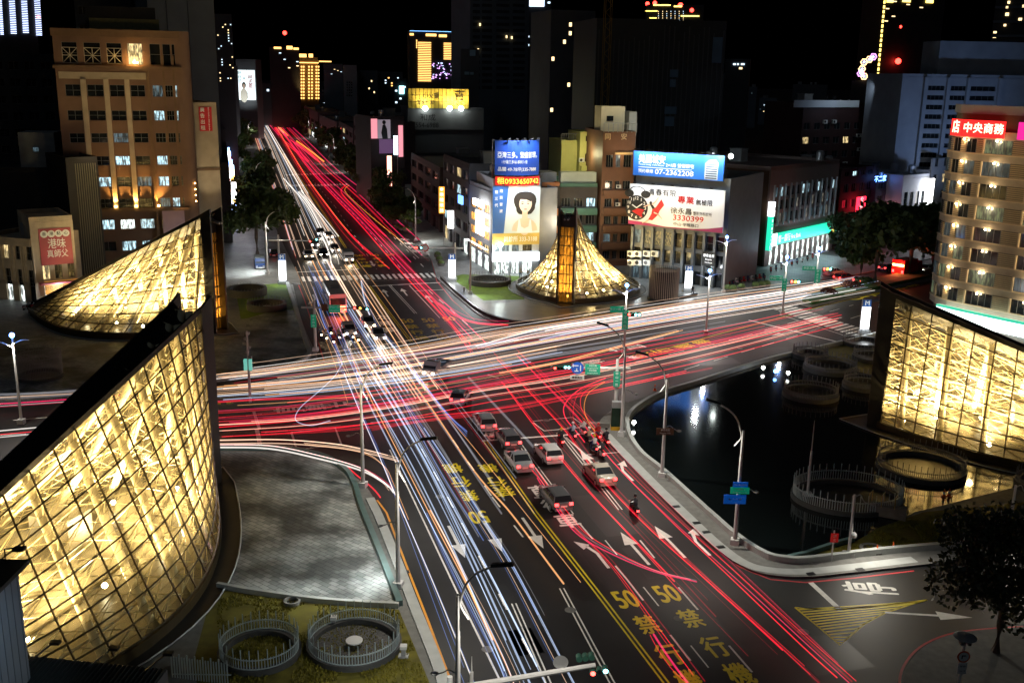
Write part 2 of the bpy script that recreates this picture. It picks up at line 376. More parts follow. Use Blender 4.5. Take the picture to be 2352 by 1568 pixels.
# grass blades over the two lawns nearest the camera
def blades(poly, n, name, m, h=0.16):
    rn = random.Random(n); q = gp(poly); xs = [p.x for p in q]; ys = [p.y for p in q]; b = MB(); cnt = 0
    def inside(x, y):
        c = False
        for i in range(len(q)):
            a_, b_ = q[i], q[i-1]
            if (a_.y > y) != (b_.y > y) and x < (b_.x-a_.x)*(y-a_.y)/(b_.y-a_.y)+a_.x: c = not c
        return c
    while cnt < n:
        x, y = rn.uniform(min(xs), max(xs)), rn.uniform(min(ys), max(ys))
        if not inside(x, y): continue
        cnt += 1
        if noise.noise((x*0.5, y*0.5, 3)) < -0.18: continue
        t_ = rn.uniform(0, 6.28); w = 0.05; dx, dy = w*math.cos(t_), w*math.sin(t_); k = h*rn.uniform(0.5, 1.3); b.add([(x-dx, y-dy, 0.16), (x+dx, y+dy, 0.16), (x+rn.uniform(-.1, .1), y+rn.uniform(-.1, .1), 0.16+k)], [(0, 1, 2)])
    tag(b.build(name, m), 'yellow green grass growing over the lawn', 'grass', kind='stuff')
blades([(500, 1362), (713, 1392), (916, 1406), (980, 1568), (985, 1600), (500, 1600)], 9000, 'grass', mat('grass_blade', (0.20, 0.17, 0.012), 0.8, 0, 0.6, 0.7))
blades([(1850, 1290), (1890, 1272), (1960, 1252), (2020, 1220), (2120, 1190), (2330, 1180), (2330, 1240), (2239, 1251), (2014, 1270)], 6000, 'grass', mat('grass_blade', (0.2, 0.17, 0.012)))
# ================================================================= ROAD MARKINGS (thin painted sheets)
MZ = 0.006
def line(pts, w, m, z=MZ, dash=None):
    m_ = MB(); q = gp(pts)
    if dash:
        on, off = dash
        for a, b in zip(q, q[1:]):
            L = (b-a).length; d = (b-a)/L; t = 0
            while t < L:
                ribbon(m_, [a+d*t, a+d*min(L, t+on)], w, z); t += on+off
    else: ribbon(m_, q, w, z)
    return struct('road_marking', m_, m)
def dbl(pts, w, m, gap=0.3):
    q = gp(pts); m_ = MB(); r = offset_line(q, gap)
    ribbon(m_, [a for a, b in r], w, MZ); ribbon(m_, [b for a, b in r], w, MZ); struct('road_marking', m_, m)
W_ = M_WHITE
# near boulevard
dbl([(1112, 1010), (1230, 1177), (1380, 1370), (1540, 1580)], 0.13, M_YEL)
line([(866, 1148), (888, 1177), (938, 1310), (985, 1430), (1045, 1590)], 0.16, M_ORL, 0.012)
line([(895, 1032), (964, 1177), (1060, 1380), (1155, 1575)], 0.13, W_)
dbl([(1180, 1385), (1260, 1568)], 0.1, W_, 0.28); dbl([(1290, 1350), (1410, 1575)], 0.1, W_, 0.28)
line([(968, 1030), (1060, 1200), (1270, 1600)], 0.14, W_, dash=(2.2, 3.6))
line([(1040, 1010), (1130, 1140), (1230, 1270)], 0.14, W_, dash=(2.2, 3.6))
line([(1107, 1012), (1420, 990)], 0.35, W_)
dbl([(1187, 1010), (1313, 1180)], 0.1, W_); dbl([(1290, 1000), (1425, 1170)], 0.1, W_)
line([(1330, 1200), (1440, 1330), (1620, 1560)], 0.14, W_, dash=(3, 4.5)); line([(1470, 1240), (1560, 1350), (1760, 1580)], 0.14, W_, dash=(3, 4.5))
line([(1390, 1240), (1480, 1350), (1650, 1560)], 0.1, W_, dash=(2.5, 5))
line([(1300, 1004), (1345, 1044), (1452, 1036), (1416, 996)], 0.2, W_)
line([(1224, 970), (1250, 989), (1345, 980), (1315, 958), (1224, 967)], 0.16, W_)
line([(1366, 985), (1415, 1030), (1500, 1116), (1563, 1177), (1640, 1252), (1700, 1302), (1770, 1330), (1850, 1337), (1960, 1327), (2100, 1310)], 0.15, M_REDL)
# side street lower right
line([(1862, 1337), (1930, 1400)], 0.4, W_)
hat = [(1826, 1394), (1850, 1397), (1940, 1398), (2040, 1388), (2130, 1377), (2090, 1388), (2030, 1408), (1985, 1432), (1950, 1462), (1930, 1481)]
line(hat+[hat[0]], 0.14, M_YEL)
def hatch():
    m_ = MB(); P = gp(hat)
    lo = gp([(1826, 1394), (1930, 1481)]); a0, a1 = lo
    up = gp([(1930, 1481), (1950, 1462), (1985, 1432), (2030, 1408), (2090, 1388), (2130, 1377)])
    for i in range(1, 15):
        t = i/15; p = a0.lerp(a1, t); q0 = gp([(1930, 1481)])[0]
        k = (1-t)*(len(up)-1); j = min(int(k), len(up)-2); q = up[j].lerp(up[j+1], k-j)
        ribbon(m_, [p, q], 0.16, MZ)
    struct('road_marking', m_, M_YEL)
hatch()
# far boulevard
dbl([(848, 657), (880, 700), (945, 785)], 0.14, M_YEL); dbl([(640, 340), (700, 425), (760, 515), (824, 617)], 0.15, M_YEL)
line([(855, 657), (1024, 648)], 0.4, W_); line([(665, 626), (824, 618)], 0.4, W_)
dbl([(895, 655), (955, 720)], 0.12, W_); line([(940, 655), (1010, 730)], 0.14, W_)
line([(953, 668), (1021, 665)], 0.2, W_); line([(985, 667), (1090, 760)], 0.12, W_, dash=(3, 4))
line([(700, 393), (770, 475), (865, 618)], 0.16, W_, dash=(3, 5)); line([(760, 440), (830, 510), (925, 622)], 0.16, W_, dash=(3, 5))
line([(795, 440), (880, 520), (985, 625)], 0.16, W_, dash=(3, 5)); line([(910, 545), (962, 593), (985, 591)], 0.14, W_)
line([(680, 640), (700, 690), (745, 830)], 0.15, M_REDL); line([(990, 592), (1003, 645), (1040, 690), (1090, 735)], 0.15, M_REDL)
line([(716, 648), (1010, 641)], 0.1, W_)
def zebra(a, b, n, length, tilt):
    m_ = MB(); A, B = gp([a, b]); d = (B-A)/n
    for i in range(n):
        c = A+d*(i+0.5); e = tilt.normalized()*length/2
        ribbon(m_, [c-e, c+e], d.length*0.52, MZ)
    struct('zebra_crossing', m_, W_)
ALONG = Vector((-0.2756, 0.9613, 0))
zebra((690, 641), (1003, 632), 24, 4.2, ALONG)
zebra((655, 402), (790, 398), 20, 5, ALONG); zebra((655, 427), (800, 424), 20, 5, ALONG)
ER = (gp([(1960, 735)])[0]-gp([(1800, 775)])[0]).normalized()
zebra((1795, 705), (1985, 768), 16, 4.4, ER)
line([(1720, 735), (1945, 790)], 0.35, W_); line([(1790, 722), (1970, 780)], 0.12, W_)
# cross street
line([(590, 985), (600, 1035)], 0.4, W_); line([(583, 945), (596, 985)], 0.3, W_)
line([(669, 992), (770, 982), (784, 1020), (682, 1032), (669, 992)], 0.22, W_)
line([(480, 1006), (900, 965), (1090, 930)], 0.12, W_, dash=(2.2, 3)); line([(480, 962), (880, 925)], 0.12, W_, dash=(1.6, 2))
line([(480, 916), (760, 895)], 0.12, W_, dash=(2.2, 3)); line([(1500, 870), (1750, 795), (1990, 720)], 0.12, W_, dash=(3, 3))
line([(1380, 850), (1700, 775), (1960, 700)], 0.12, W_, dash=(3, 3)); line([(1455, 822), (1640, 770), (1790, 730), (1900, 700), (2050, 665)], 0.14, M_YEL)
line([(480, 928), (530, 925)], 0.5, M_YEL, dash=(1.2, 0.6)); line([(1120, 860), (1145, 868)], 0.25, W_)
line([(0, 1000), (60, 996)], 0.2, W_); line([(30, 965), (200, 950)], 0.2, W_, dash=(4, 3)); line([(0, 1065), (70, 1060)], 0.2, W_)

# arrows and lettering on the asphalt
def road_frame(px, py, ang=None):
    p = gp([(px, py)])[0]; a = ALONG if ang is None else Vector((math.sin(R(ang)), math.cos(R(ang)), 0))
    return p, a, Vector((a.y, -a.x, 0))
def shape(px, py, pts, ang=None, m=None, flip=1):
    p, a, b = road_frame(px, py, ang); m_ = MB()
    for poly in pts:
        q = [p+b*x*flip+a*y for x, y in poly]; m_.poly([(v.x, v.y, MZ+0.002) for v in q])
    return struct('road_arrow', m_, m or M_WHITE)
STR = [[(-0.12, -3), (0.12, -3), (0.12, 0.4), (-0.12, 0.4)], [(-0.55, 0.4), (0.55, 0.4), (0, 2.6)]]
TURN = [[(-0.12, -3), (0.12, -3), (0.12, -0.6), (-0.12, -0.6)], [(-0.12, -0.6), (0.12, -0.6), (0.5, 0.6), (0.28, 0.9)], [(0.05, 0.9), (0.75, 0.2), (1.05, 1.7)]]
shape(1365, 1262, TURN, flip=-1); shape(1455, 1255, STR); shape(1535, 1240, STR); shape(1590, 1235, TURN); shape(1425, 1075, TURN); shape(1355, 1058, STR)
for px, py in ((1050, 1245), (1133, 1232), (1225, 1225)): shape(px, py, STR, ang=164)
shape(885, 672, STR); shape(928, 670, STR); shape(985, 685, STR); shape(725, 690, [[(x*1.3, y*1.5) for x, y in q] for q in TURN], ang=164); shape(855, 606, STR, ang=164)
shape(2140, 1412, STR, ang=95); shape(1905, 735, STR, ang=232); shape(1800, 765, STR, ang=232)
def glyph(m_, px, py, ch, w, h, ang=None, shift=0.0):
    p, a, b = road_frame(px, py, ang); key = (ch, 'CENTER')
    if key not in TXT: TXT[key] = text_mesh(ch)
    vs = TXT[key][0]; x0 = min(v[0] for v in vs); x1 = max(v[0] for v in vs); y0 = min(v[1] for v in vs); y1 = max(v[1] for v in vs)
    sx = w/(x1-x0); sy = h/(y1-y0); cx = (x0+x1)/2; cy = (y0+y1)/2; c = p-a*shift
    for k, (ox, oy) in enumerate(((-0.05, 0), (0.05, 0), (0, 0.05), (0, -0.05))):
        m_.add([(c.x+b.x*((v[0]-cx)*sx+ox)+a.x*((v[1]-cy)*sy+oy), c.y+b.y*((v[0]-cx)*sx+ox)+a.y*((v[1]-cy)*sy+oy), MZ+0.002+k*0.0006) for v in vs], TXT[key][1])
def road_word(spec, m, ang=None):
    m_ = MB()
    for (px, py, ch, w, h) in spec: glyph(m_, px, py, ch, w, h, ang)
    return struct('road_lettering', m_, m)
road_word([(1437, 1375, '50', 1.45, 2.3), (1486, 1433, '禁', 1.35, 2.2), (1537, 1502, '行', 1.4, 2.3), (1583, 1562, '機', 1.45, 2.2), (1640, 1620, '車', 1.7, 2.5)], M_YEL)
road_word([(1532, 1362, '50', 1.45, 2.3), (1586, 1419, '禁', 1.35, 2.2), (1641, 1484, '行', 1.4, 2.3), (1697, 1546, '機', 1.45, 2.2)], M_YEL)
road_word([(1100, 1187, '50', 1.45, 2.3), (1078, 1138, '禁', 1.35, 2.2), (1058, 1106, '行', 1.6, 2.3), (1040, 1075, '機', 1.6, 2.2)], M_YEL, ang=164)
road_word([(1158, 1128, '禁', 1.6, 2.2), (1140, 1105, '行', 1.6, 2.0), (1122, 1075, '機', 1.6, 2.0)], M_YEL, ang=164)
for dx, dy in ((935, 737), (983, 735), (1031, 732)):
    n = 4 if dx < 1000 else 1
    road_word([(dx+int(i*11.5), dy+i*13, ch, 1.7, 2.3) for i, ch in enumerate(['50', '禁', '行', '機'][:n])], M_YEL)
road_word([(824+i*6, 587+i*8, ch, 1.6, 2.2) for i, ch in enumerate(['50', '禁', '行', '機'])], M_YEL)
road_word([(860+i*6, 586+i*8, ch, 1.6, 2.2) for i, ch in enumerate(['50', '禁', '行', '機'])], M_YEL)
road_word([(896, 585, '50', 1.6, 2.2)], M_YEL)
road_word([(1240, 1128, '直', 1.6, 2.6), (1268, 1160, '行', 1.6, 2.4), (1303, 1195, '車', 1.7, 2.6)], W_)
road_word([(878, 728, '左', 1.6, 2.6), (886, 742, '轉', 1.6, 2.6), (896, 757, '車', 1.6, 2.6)], W_)
road_word([(1130, 1000, '停', 1.5, 2.2)], W_)
road_word([(665, 940, '直', 1.8, 3.2), (725, 935, '轉', 1.8, 3.2), (790, 928, '左', 1.8, 3.2)], W_, ang=254)
road_word([(1478, 815, '禁', 1.7, 3), (1520, 805, '行', 1.7, 3), (1570, 795, '機', 1.7, 3), (1610, 785, '車', 1.7, 3)], M_YEL, ang=235)
road_word([(1420, 802, '右', 1.6, 3), (1455, 797, '直', 1.6, 3), (1465, 818, '車', 1.6, 3)], W_, ang=235)
road_word([(1335+i*26, 836-i*5, ch, 1.6, 3) for i, ch in enumerate('左轉')], W_, ang=235)
road_word([(2090-i*25, 655+i*6, ch, 1.8, 3.2) for i, ch in enumerate('禁行機車50')], M_YEL, ang=235)
road_word([(1997, 1351, '停', 1.7, 3.6)], W_, ang=275)
road_word([(930+i*9, 550+i*9, ch, 2.0, 3.0) for i, ch in enumerate('公車停靠')], W_)

# repaired patches, manholes and tyre darkening in the asphalt
M_PAT = mat('asphalt_repair', (0.0135, 0.0135, 0.0135), 0.65, 0, 0.5, 0.8, bump=0.08); M_PAT2 = mat('asphalt_repair_dark', (0.006, 0.006, 0.006), 0.5, 0, 0.5, 0.8, bump=0.08)
prn = random.Random(3)
for px, py, w_, l_, k in ((1150, 1420, 3.1, 9, 0), (1330, 1320, 2.6, 7, 1), (1240, 1500, 2.9, 6, 1), (1480, 1290, 1.6, 5, 1), (1390, 1180, 2.8, 8, 1), (1000, 1250, 2.7, 7, 0), (1700, 1420, 3, 6, 0), (1900, 1500, 4, 4, 1), (900, 880, 4, 7, 1), (1250, 890, 3, 9, 0), (880, 740, 3, 8, 0), (1640, 830, 6, 3, 1), (1780, 790, 5, 3, 0), (1060, 1110, 2.5, 8, 0)):
    p, a, b = road_frame(px, py); m_ = MB(); m_.poly([(v.x, v.y, 0.0035) for v in (p-b*w_/2-a*l_/2, p+b*w_/2-a*l_/2, p+b*w_/2+a*l_/2, p-b*w_/2+a*l_/2)]); struct('road_patch', m_, M_PAT if k == 0 else M_PAT2)
for px, py in ((1058, 756), (1310, 1400), (1120, 1490), (1255, 965), (1010, 1140), (1560, 1420), (1845, 1450), (960, 905), (1700, 800)):
    p, a, b = road_frame(px, py); m_ = MB(); m_.lathe([(0.38, 0.004), (0.38, 0.009), (0.01, 0.009)], 16, (p.x, p.y, 0), cap=False); struct('manhole_cover', m_, M_CONC)
# ================================================================= GLASS CANOPIES
def skin_material():
    m = bpy.data.materials.new('canopy_glass'); m.use_nodes = True; t = m.node_tree; t.nodes.clear()
    out = t.nodes.new('ShaderNodeOutputMaterial'); tr = t.nodes.new('ShaderNodeBsdfTransparent'); tr.inputs[0].default_value = (0.93, 0.92, 0.86, 1)
    tl = t.nodes.new('ShaderNodeBsdfTranslucent'); tl.inputs[0].default_value = (0.85, 0.74, 0.45, 1)
    gl = t.nodes.new('ShaderNodeBsdfGlossy'); gl.inputs[0].default_value = (0.8, 0.85, 0.85, 1); gl.inputs['Roughness'].default_value = 0.08
    n = t.nodes.new('ShaderNodeTexNoise'); n.inputs['Scale'].default_value = 0.5; tc = t.nodes.new('ShaderNodeTexCoord')
    ra = t.nodes.new('ShaderNodeMapRange'); ra.inputs[1].default_value = 0.35; ra.inputs[2].default_value = 0.7; ra.inputs[3].default_value = 0.04; ra.inputs[4].default_value = 0.17
    t.links.new(tc.outputs['Object'], n.inputs['Vector']); t.links.new(n.outputs['Fac'], ra.inputs[0])
    a = t.nodes.new('ShaderNodeMixShader'); b = t.nodes.new('ShaderNodeMixShader')
    t.links.new(ra.outputs[0], a.inputs[0]); t.links.new(tr.outputs[0], a.inputs[1]); t.links.new(tl.outputs[0], a.inputs[2])
    fr = t.nodes.new('ShaderNodeLayerWeight'); fr.inputs[0].default_value = 0.5
    pw = t.nodes.new('ShaderNodeMath'); pw.operation = 'POWER'; pw.inputs[1].default_value = 5
    sc_ = t.nodes.new('ShaderNodeMath'); sc_.operation = 'MULTIPLY_ADD'; sc_.inputs[1].default_value = 0.5; sc_.inputs[2].default_value = 0.03
    t.links.new(fr.outputs['Facing'], pw.inputs[0]); t.links.new(pw.outputs[0], sc_.inputs[0])
    t.links.new(sc_.outputs[0], b.inputs[0]); t.links.new(a.outputs[0], b.inputs[1]); t.links.new(gl.outputs[0], b.inputs[2])
    t.links.new(b.outputs[0], out.inputs[0]); return m
M_SKIN = skin_material()
M_BRONZE = mat('dark_bronze', (0.07, 0.05, 0.02), 0.4, 0.4, 0.3, 3)
M_TUBE = mat('cream_steel_tube', (0.82, 0.72, 0.46), 0.45, 0, 0.12, 2)
M_WEB = mat('gold_steel_rod', (0.82, 0.70, 0.40), 0.4, 0.0, 0.12, 2)
M_FIN = mat('canopy_dark_cladding', (0.022, 0.020, 0.018), 0.5, 0.2, 0.3, 1)
def bronze_glass():
    m = bpy.data.materials.new('bronze_glass'); m.use_nodes = True; t = m.node_tree; t.nodes.clear()
    out = t.nodes.new('ShaderNodeOutputMaterial'); a = t.nodes.new('ShaderNodeMixShader'); a.inputs[0].default_value = 0.72
    tr = t.nodes.new('ShaderNodeBsdfTransparent'); tr.inputs[0].default_value = (0.35, 0.19, 0.04, 1)
    tl = t.nodes.new('ShaderNodeBsdfTranslucent'); tl.inputs[0].default_value = (0.13, 0.06, 0.01, 1)
    t.links.new(tr.outputs[0], a.inputs[1]); t.links.new(tl.outputs[0], a.inputs[2]); t.links.new(a.outputs[0], out.inputs[0]); return m
M_BGLASS = bronze_glass()
M_BULB = glow('floodlight_lens', (1.0, 0.86, 0.5), 40)
M_CFLOOR = mat('canopy_floor', (0.07, 0.06, 0.045), 0.4, 0, 0.25, 0.8)
def canopy(label, P, az, L, W, H, d0=1.1, p=1.3, q=1.0, NS=16, NU=9, power=2600, sides=(1, -1), Wb=None, be=0.85, fan=1.5):
    t = thing('glass_canopy', label, 'canopy', (P[0], P[1], 0.16), -R(az), 'glass metro canopies around the crossing')
    # local frame: y runs from the prow to the tail, x across
    arc = []
    def basexy(b, sg):
        w = W if sg > 0 else (Wb or W)
        return Vector((sg*(d0+0.1+w*max(0, math.sin(math.pi*min(1, b)**be))), L*b, 0.7))
    ARC = {}
    for sg in sides:      # spread the rafters evenly along the foot of the glass
        q_ = [basexy(i/200*0.985, sg) for i in range(201)]; acc = [0]
        for a_, b_ in zip(q_, q_[1:]): acc.append(acc[-1]+(b_-a_).length)
        ARC[sg] = [x/acc[-1] for x in acc]
    def arcpar(s, sg):
        A_ = ARC[sg]; s = min(1, max(0, s))
        for i in range(200):
            if A_[i+1] >= s: return (i+(s-A_[i])/max(1e-9, A_[i+1]-A_[i]))/200*0.985
        return 0.985
    def ridge(s, sg):
        s = max(0, s)**fan
        return Vector((sg*(d0*(1-s)+0.45*s), L*s, 0.7+(H-0.7)*(1-s)**q))
    def base(s, sg): return basexy(arcpar(s, sg), sg)
    def surf(s, u, sg):
        a, b = ridge(s, sg), base(s, sg)
        return Vector((a.x+(b.x-a.x)*u, a.y+(b.y-a.y)*u, b.z+(a.z-b.z)*(1-u)**p))
    def inner(s, u, sg, off):
        e = 0.01; s1 = min(0.97, max(0.0, s)); c = surf(s1, u, sg)
        ds = surf(s1+e, u, sg)-surf(s1-e, u, sg) if s1 > e else surf(s1+e, u, sg)-c
        du = surf(s1, min(1, u+e), sg)-surf(s1, max(0, u-e), sg)
        n = ds.cross(du); n = n.normalized() if n.length > 1e-6 else Vector((sg, 0, 0))
        if n.x*sg < 0: n = -n
        return c-n*off
    for sg in sides:
        ss = [i/NS*0.985 for i in range(NS+1)]; us = [j/NU for j in range(NU+1)]
        m_ = MB(); m_.grid([[surf(s, u, sg) for u in us] for s in ss]); m_.build('glass_skin', M_SKIN, t, True)
        m_ = MB()
        for i, s in enumerate(ss): m_.tube([inner(s, u, sg, -0.04) for u in us], 0.07, 4)
        for j, u in enumerate(us): m_.tube([inner(s, u, sg, -0.06) for s in ss], 0.07, 4)
        for i in range(NS+1):
            for j in range(NU+1):
                if j % 1 == 0: m_.cbox(inner(ss[i], us[j], sg, 0.0), 0.13, 0.13, 0.13)
        m_.build('glazing_bars', M_BRONZE, t)
        m_ = MB()
        for j in range(NU*2+1):
            u = j/(NU*2); m_.tube([inner(s, u, sg, 0.08) for s in ss], 0.014, 3)
        m_.build('cable_net', M_BRONZE, t)
        off = 1.0
        for i in range(1, NS, 2):
            m_ = MB(); m_.tube([inner(ss[i], u, sg, off) for u in [k/12 for k in range(13)]], 0.3, 10)
            m_.build('truss_tube', M_TUBE, t, True)
        m_ = MB()
        for i in range(0, NS):
            ic = i if i % 2 else i+1; ic = min(NS-1, max(1, ic))
            for j in range(NU+1):
                a = inner(ss[i], us[j], sg, 0.1)
                for k in ((-1, 1) if j % 2 == 0 else ()):
                    jj = j+k*0.5
                    if 0 <= jj <= NU: m_.bar(a, inner(ss[ic], jj/NU, sg, off), 0.045, 5)
                if i % 2: m_.bar(a, inner(ss[i], us[j], sg, off), 0.04, 4)
        for j in range(1, NU+1, 2):
            m_.tube([inner(s, us[j], sg, off+0.1) for s in ss], 0.09, 6)
        for i in range(0, NS):
            for j in range(NU):
                m_.bar(inner(ss[i], us[j], sg, 0.45), inner(ss[i+1], us[j+1], sg, 0.45), 0.03, 4); m_.bar(inner(ss[i+1], us[j], sg, 0.45), inner(ss[i], us[j+1], sg, 0.45), 0.03, 4)
        m_.build('truss_rods', M_WEB, t)
        # base strip
        m_ = MB(); rows = []
        for i in range(33):
            s = i/32*0.99; b = base(s, sg); o_ = Vector((b.x+sg*0.25, b.y, 0))
            rows.append([(b.x, b.y, 0.72), (o_.x, o_.y, 0.72), (o_.x, o_.y, 0), ])
        m_.grid(rows); m_.build('base_kerb', M_BRONZE, t)
    # gutter roof between the two glass leaves
    m_ = MB(); rows = []
    for i in range(13):
        s = i/12*0.985; a, b = ridge(s, 1), ridge(s, -1); v = (a+b)/2; v.z -= 0.9*(1-s)+0.2
        up = Vector((0, 0, 0.35))
        rows.append([a+Vector((0.18, 0, -0.1)), a+Vector((0.18, 0, 0.35)), a+up, v, b+up, b+Vector((-0.18, 0, 0.35)), b+Vector((-0.18, 0, -0.1)), v-Vector((0, 0, 0.3))])
    m_.grid(rows, close=True); m_.build('roof_gutter', M_FIN, t)
    # prow: two fins with bronze panels between
    for sg in (1, -1):
        m_ = MB(); x = sg*(d0+0.12)
        m_.add([(x-0.14, -0.9, 0), (x+0.14, -0.9, 0), (x+0.14, 0.5, 0), (x-0.14, 0.5, 0),
                (x-0.14, -1.0, H+0.9), (x+0.14, -1.0, H+0.9), (x+0.14, 0.5, H+0.1), (x-0.14, 0.5, H+0.1)],
               [(0, 3, 2, 1), (4, 5, 6, 7), (0, 1, 5, 4), (1, 2, 6, 5), (2, 3, 7, 6), (3, 0, 4, 7)])
        m_.build('fin', M_FIN, t)
    m_ = MB(); m_.add([(-d0, 0.05, 0), (d0, 0.05, 0), (d0, 0.05, H*0.84), (-d0, 0.05, H*0.84)], [(0, 1, 2, 3)]); m_.build('bronze_panel', M_BGLASS, t)
    m_ = MB(); z = 0.1
    while z < H*0.84:
        m_.box(-d0, -0.12, z, d0, 0.0, z+0.16); z += 1.45
    for x in (-d0*0.45, 0.0, d0*0.45): m_.box(x-0.05, -0.15, 0, x+0.05, 0.0, H*0.84)
    m_.box(-d0, -0.1, H*0.84, d0, 0.0, H*0.97); m_.build('panel_frame', M_FIN, t)
    for x in (-0.25, 0.25):
        m_ = MB(); m_.bar((x, -1.6, H*0.93), (x, -0.2, H*0.95), 0.14, 8); m_.build('floodlight', M_GREYM, t)
    # floor, back plinth
    fl = [base(i/24*0.99, 1) for i in range(25)]+[base(i/24*0.99, -1) for i in range(24, -1, -1)]
    m_ = MB(); m_.poly([(v.x, v.y, 0.06) for v in fl]); m_.build('floor', M_CFLOOR, t)
    m_ = MB(); rim = [Vector((sg_*0, 0, 0)) for sg_ in ()]
    ring = [Vector((base(i/24*0.99, 1).x+1.3, base(i/24*0.99, 1).y-1.0, 0)) for i in range(25)]+[Vector((base(i/24*0.99, -1).x-1.3, base(i/24*0.99, -1).y-1.0, 0)) for i in range(24, -1, -1)]
    ring = [Vector((0, -3.6, 0))]+ring
    m_.prism([(v.x, v.y) for v in ring], 0, 0.05); m_.build('plinth', M_FIN, t)
    m_ = MB()
    q_ = [Vector((v.x*1.0, v.y, 0.12)) for v in ring]+[ring[0]+Vector((0, 0, 0.12))]
    m_.tube(q_, 0.06, 4); m_.build('plinth_edge', M_STONE, t)
    # floodlights inside
    for k, (s, x, z) in enumerate(((0.07, 0, 0.7), (0.16, 0.3, 0.7), (0.16, -0.3, 0.7), (0.28, 0.55, 0.7), (0.28, -0.5, 0.7), (0.42, 0.62, 0.7), (0.42, -0.5, 0.7), (0.58, 0.6, 0.7), (0.58, -0.5, 0.7), (0.74, 0.45, 0.6))):
        xx = x*(W if x > 0 else (Wb or W)); loc = Vector((xx, L*s, z))
        b = MB(); b.ball((0, 0, 0), 0.2, 10, 6); o = b.build('floodlight', M_BULB, t, True); o.location = loc
        spot_light('floodlight', loc+Vector((0, 0, 0.3)), loc+Vector((0, 0, 9)), power*4.2, (1.0, 0.75, 0.36), 165, 0.5, 0.3, t)
    for s, x in ((0.25, 0.35), (0.5, 0.3)): point_light('floodlight', (x*W, L*s, H*0.30), power*0.35, (1.0, 0.74, 0.32), 0.3, t)
    # a lift shaft and a stair cover in pale stone inside
    m_ = MB(); m_.box(-1.6, L*0.34, 0.06, 1.6, L*0.34+2.4, min(4.2, H*0.35)); m_.box(-2.2, L*0.5, 0.06, 2.2, L*0.7, 1.1); m_.build('stair_cover', M_CFLOOR, t)
    return t
canopy('golden lit glass canopy with its bronze prow facing the crossing, below the billboards', (8.1, 153.2), 12, 30, 8.8, 14.0, p=1.38, power=1900, be=0.8)
canopy('golden lit glass canopy sweeping up to a point in front of the brown office block', (-39.5, 132.5), 290, 31, 6.0, 15.6, p=1.12, power=2000, Wb=8)
canopy('largest and nearest golden lit glass canopy, diamond lattice with a dark sloping roof edge', (-26.2, 80.5), 197, 44, 10.3, 15.2, p=1.15, NS=22, NU=11, d0=1.35, power=2200, be=1.0)
canopy('golden lit glass canopy beside the dark reflecting pool, in front of the hotel', (37.2, 98.8), 109, 36, 8.0, 13.6, p=1.1, NS=18, NU=9, power=2200, be=0.95, fan=1.0)

# ================================================================= ROUND VENT RAILINGS
M_PICK = mat('pale_steel_picket', (0.42, 0.5, 0.52), 0.4, 0.2, 0.15, 2)
M_PICKD = mat('weathered_steel_picket', (0.22, 0.22, 0.23), 0.5, 0.2, 0.2, 2)
M_BRICKF = brick_mat('vent_floor_brick', (0.12, 0.115, 0.11), (0.07, 0.068, 0.065), (0.02, 0.02, 0.02), 0.5, 0.16, 0.7, 0.3)
def vent(label, c, r, h=1.05, m=None, table=False, depth=0.05, base=0.35, wall=True, z=0.16):
    t = thing('vent_railing', label, 'vent', (c.x, c.y, z), 0, 'round station vents with picket railings')
    m_ = MB(); m_.lathe([(r+0.16, 0), (r+0.16, base), (r-0.3, base), (r-0.3, depth)], 40, cap=False); m_.build('curb', mat('vent_curb', (0.06, 0.06, 0.06), 0.7, 0, 0.3, 2), t)
    m_ = MB(); m_.lathe([(r-0.3, depth), (0.01, depth)], 40, cap=False); m_.build('vent_floor', M_BRICKF if table else M_TILED, t)
    m_ = MB(); n = int(r*2*math.pi/0.17); n -= n % 3
    for i in range(n):
        a = 2*math.pi*i/n; x, y = r*math.cos(a), r*math.sin(a); hh = h+0.55 if i % 3 == 0 else h
        m_.bar((x, y, 0.02), (x, y, hh), 0.032 if i % 3 == 0 else 0.026, 4)
    for zz in (0.35, h-0.12):
        m_.lathe([(r-0.03, zz), (r+0.03, zz), (r+0.03, zz+0.05), (r-0.03, zz+0.05), (r-0.03, zz)], 40, cap=False)
    m_.build('railing', m or M_PICK, t)
    if table:
        m_ = MB(); m_.lathe([(0.06, 0), (0.06, 0.3), (r*0.19, 0.3), (r*0.19, 0.36), (0.01, 0.36)], 24, cap=False); o = m_.build('cap_disc', mat('white_cap', (0.7, 0.7, 0.7), 0.5, 0, 0.1, 2), t); o.location = (0, 0, depth)
    return t
V = lambda px, py: g(px, py)
vent('round picket railing on the lawn with a white disc at its centre', V(814, 1488), 2.72, 1.05, table=True)
vent('picket railing round an open dark shaft on the lawn at the bottom left', V(597, 1506), 2.3, 1.05, depth=-0.1)
vent('round railing with a white centre disc on the lawn beside the upper left canopy', V(613, 711), 2.7, 0.8, M_PICKD, True, base=0.9)
vent('dark open round railing behind the upper left canopy, beside the footway', V(568, 678), 2.9, 0.8, M_PICKD, base=1.1)
vent('round brick vent with a picket railing on the lawn left of the middle canopy', V(1125, 653), 3.4, 0.9, M_PICKD, base=0.8)
vent('round railing on a plinth in the pool, nearest the white star light', V(1861, 912), 2.9, 1.0, M_PICKD, base=0.5)
vent('round railing in the pool behind the one nearest the star light', V(1906, 852), 3.0, 1.0, M_PICKD, base=0.5)
vent('round railing half hidden behind the edge of the right-hand canopy', V(1985, 892), 2.3, 1.0, M_PICKD, base=0.5)
vent('round railing on the grass at the top corner of the pool', V(1860, 822), 2.1, 0.9, M_PICKD, base=0.5)
vent('round railing on the grass close to the tall white totem', V(1982, 793), 2.6, 0.9, M_PICKD, base=0.5)
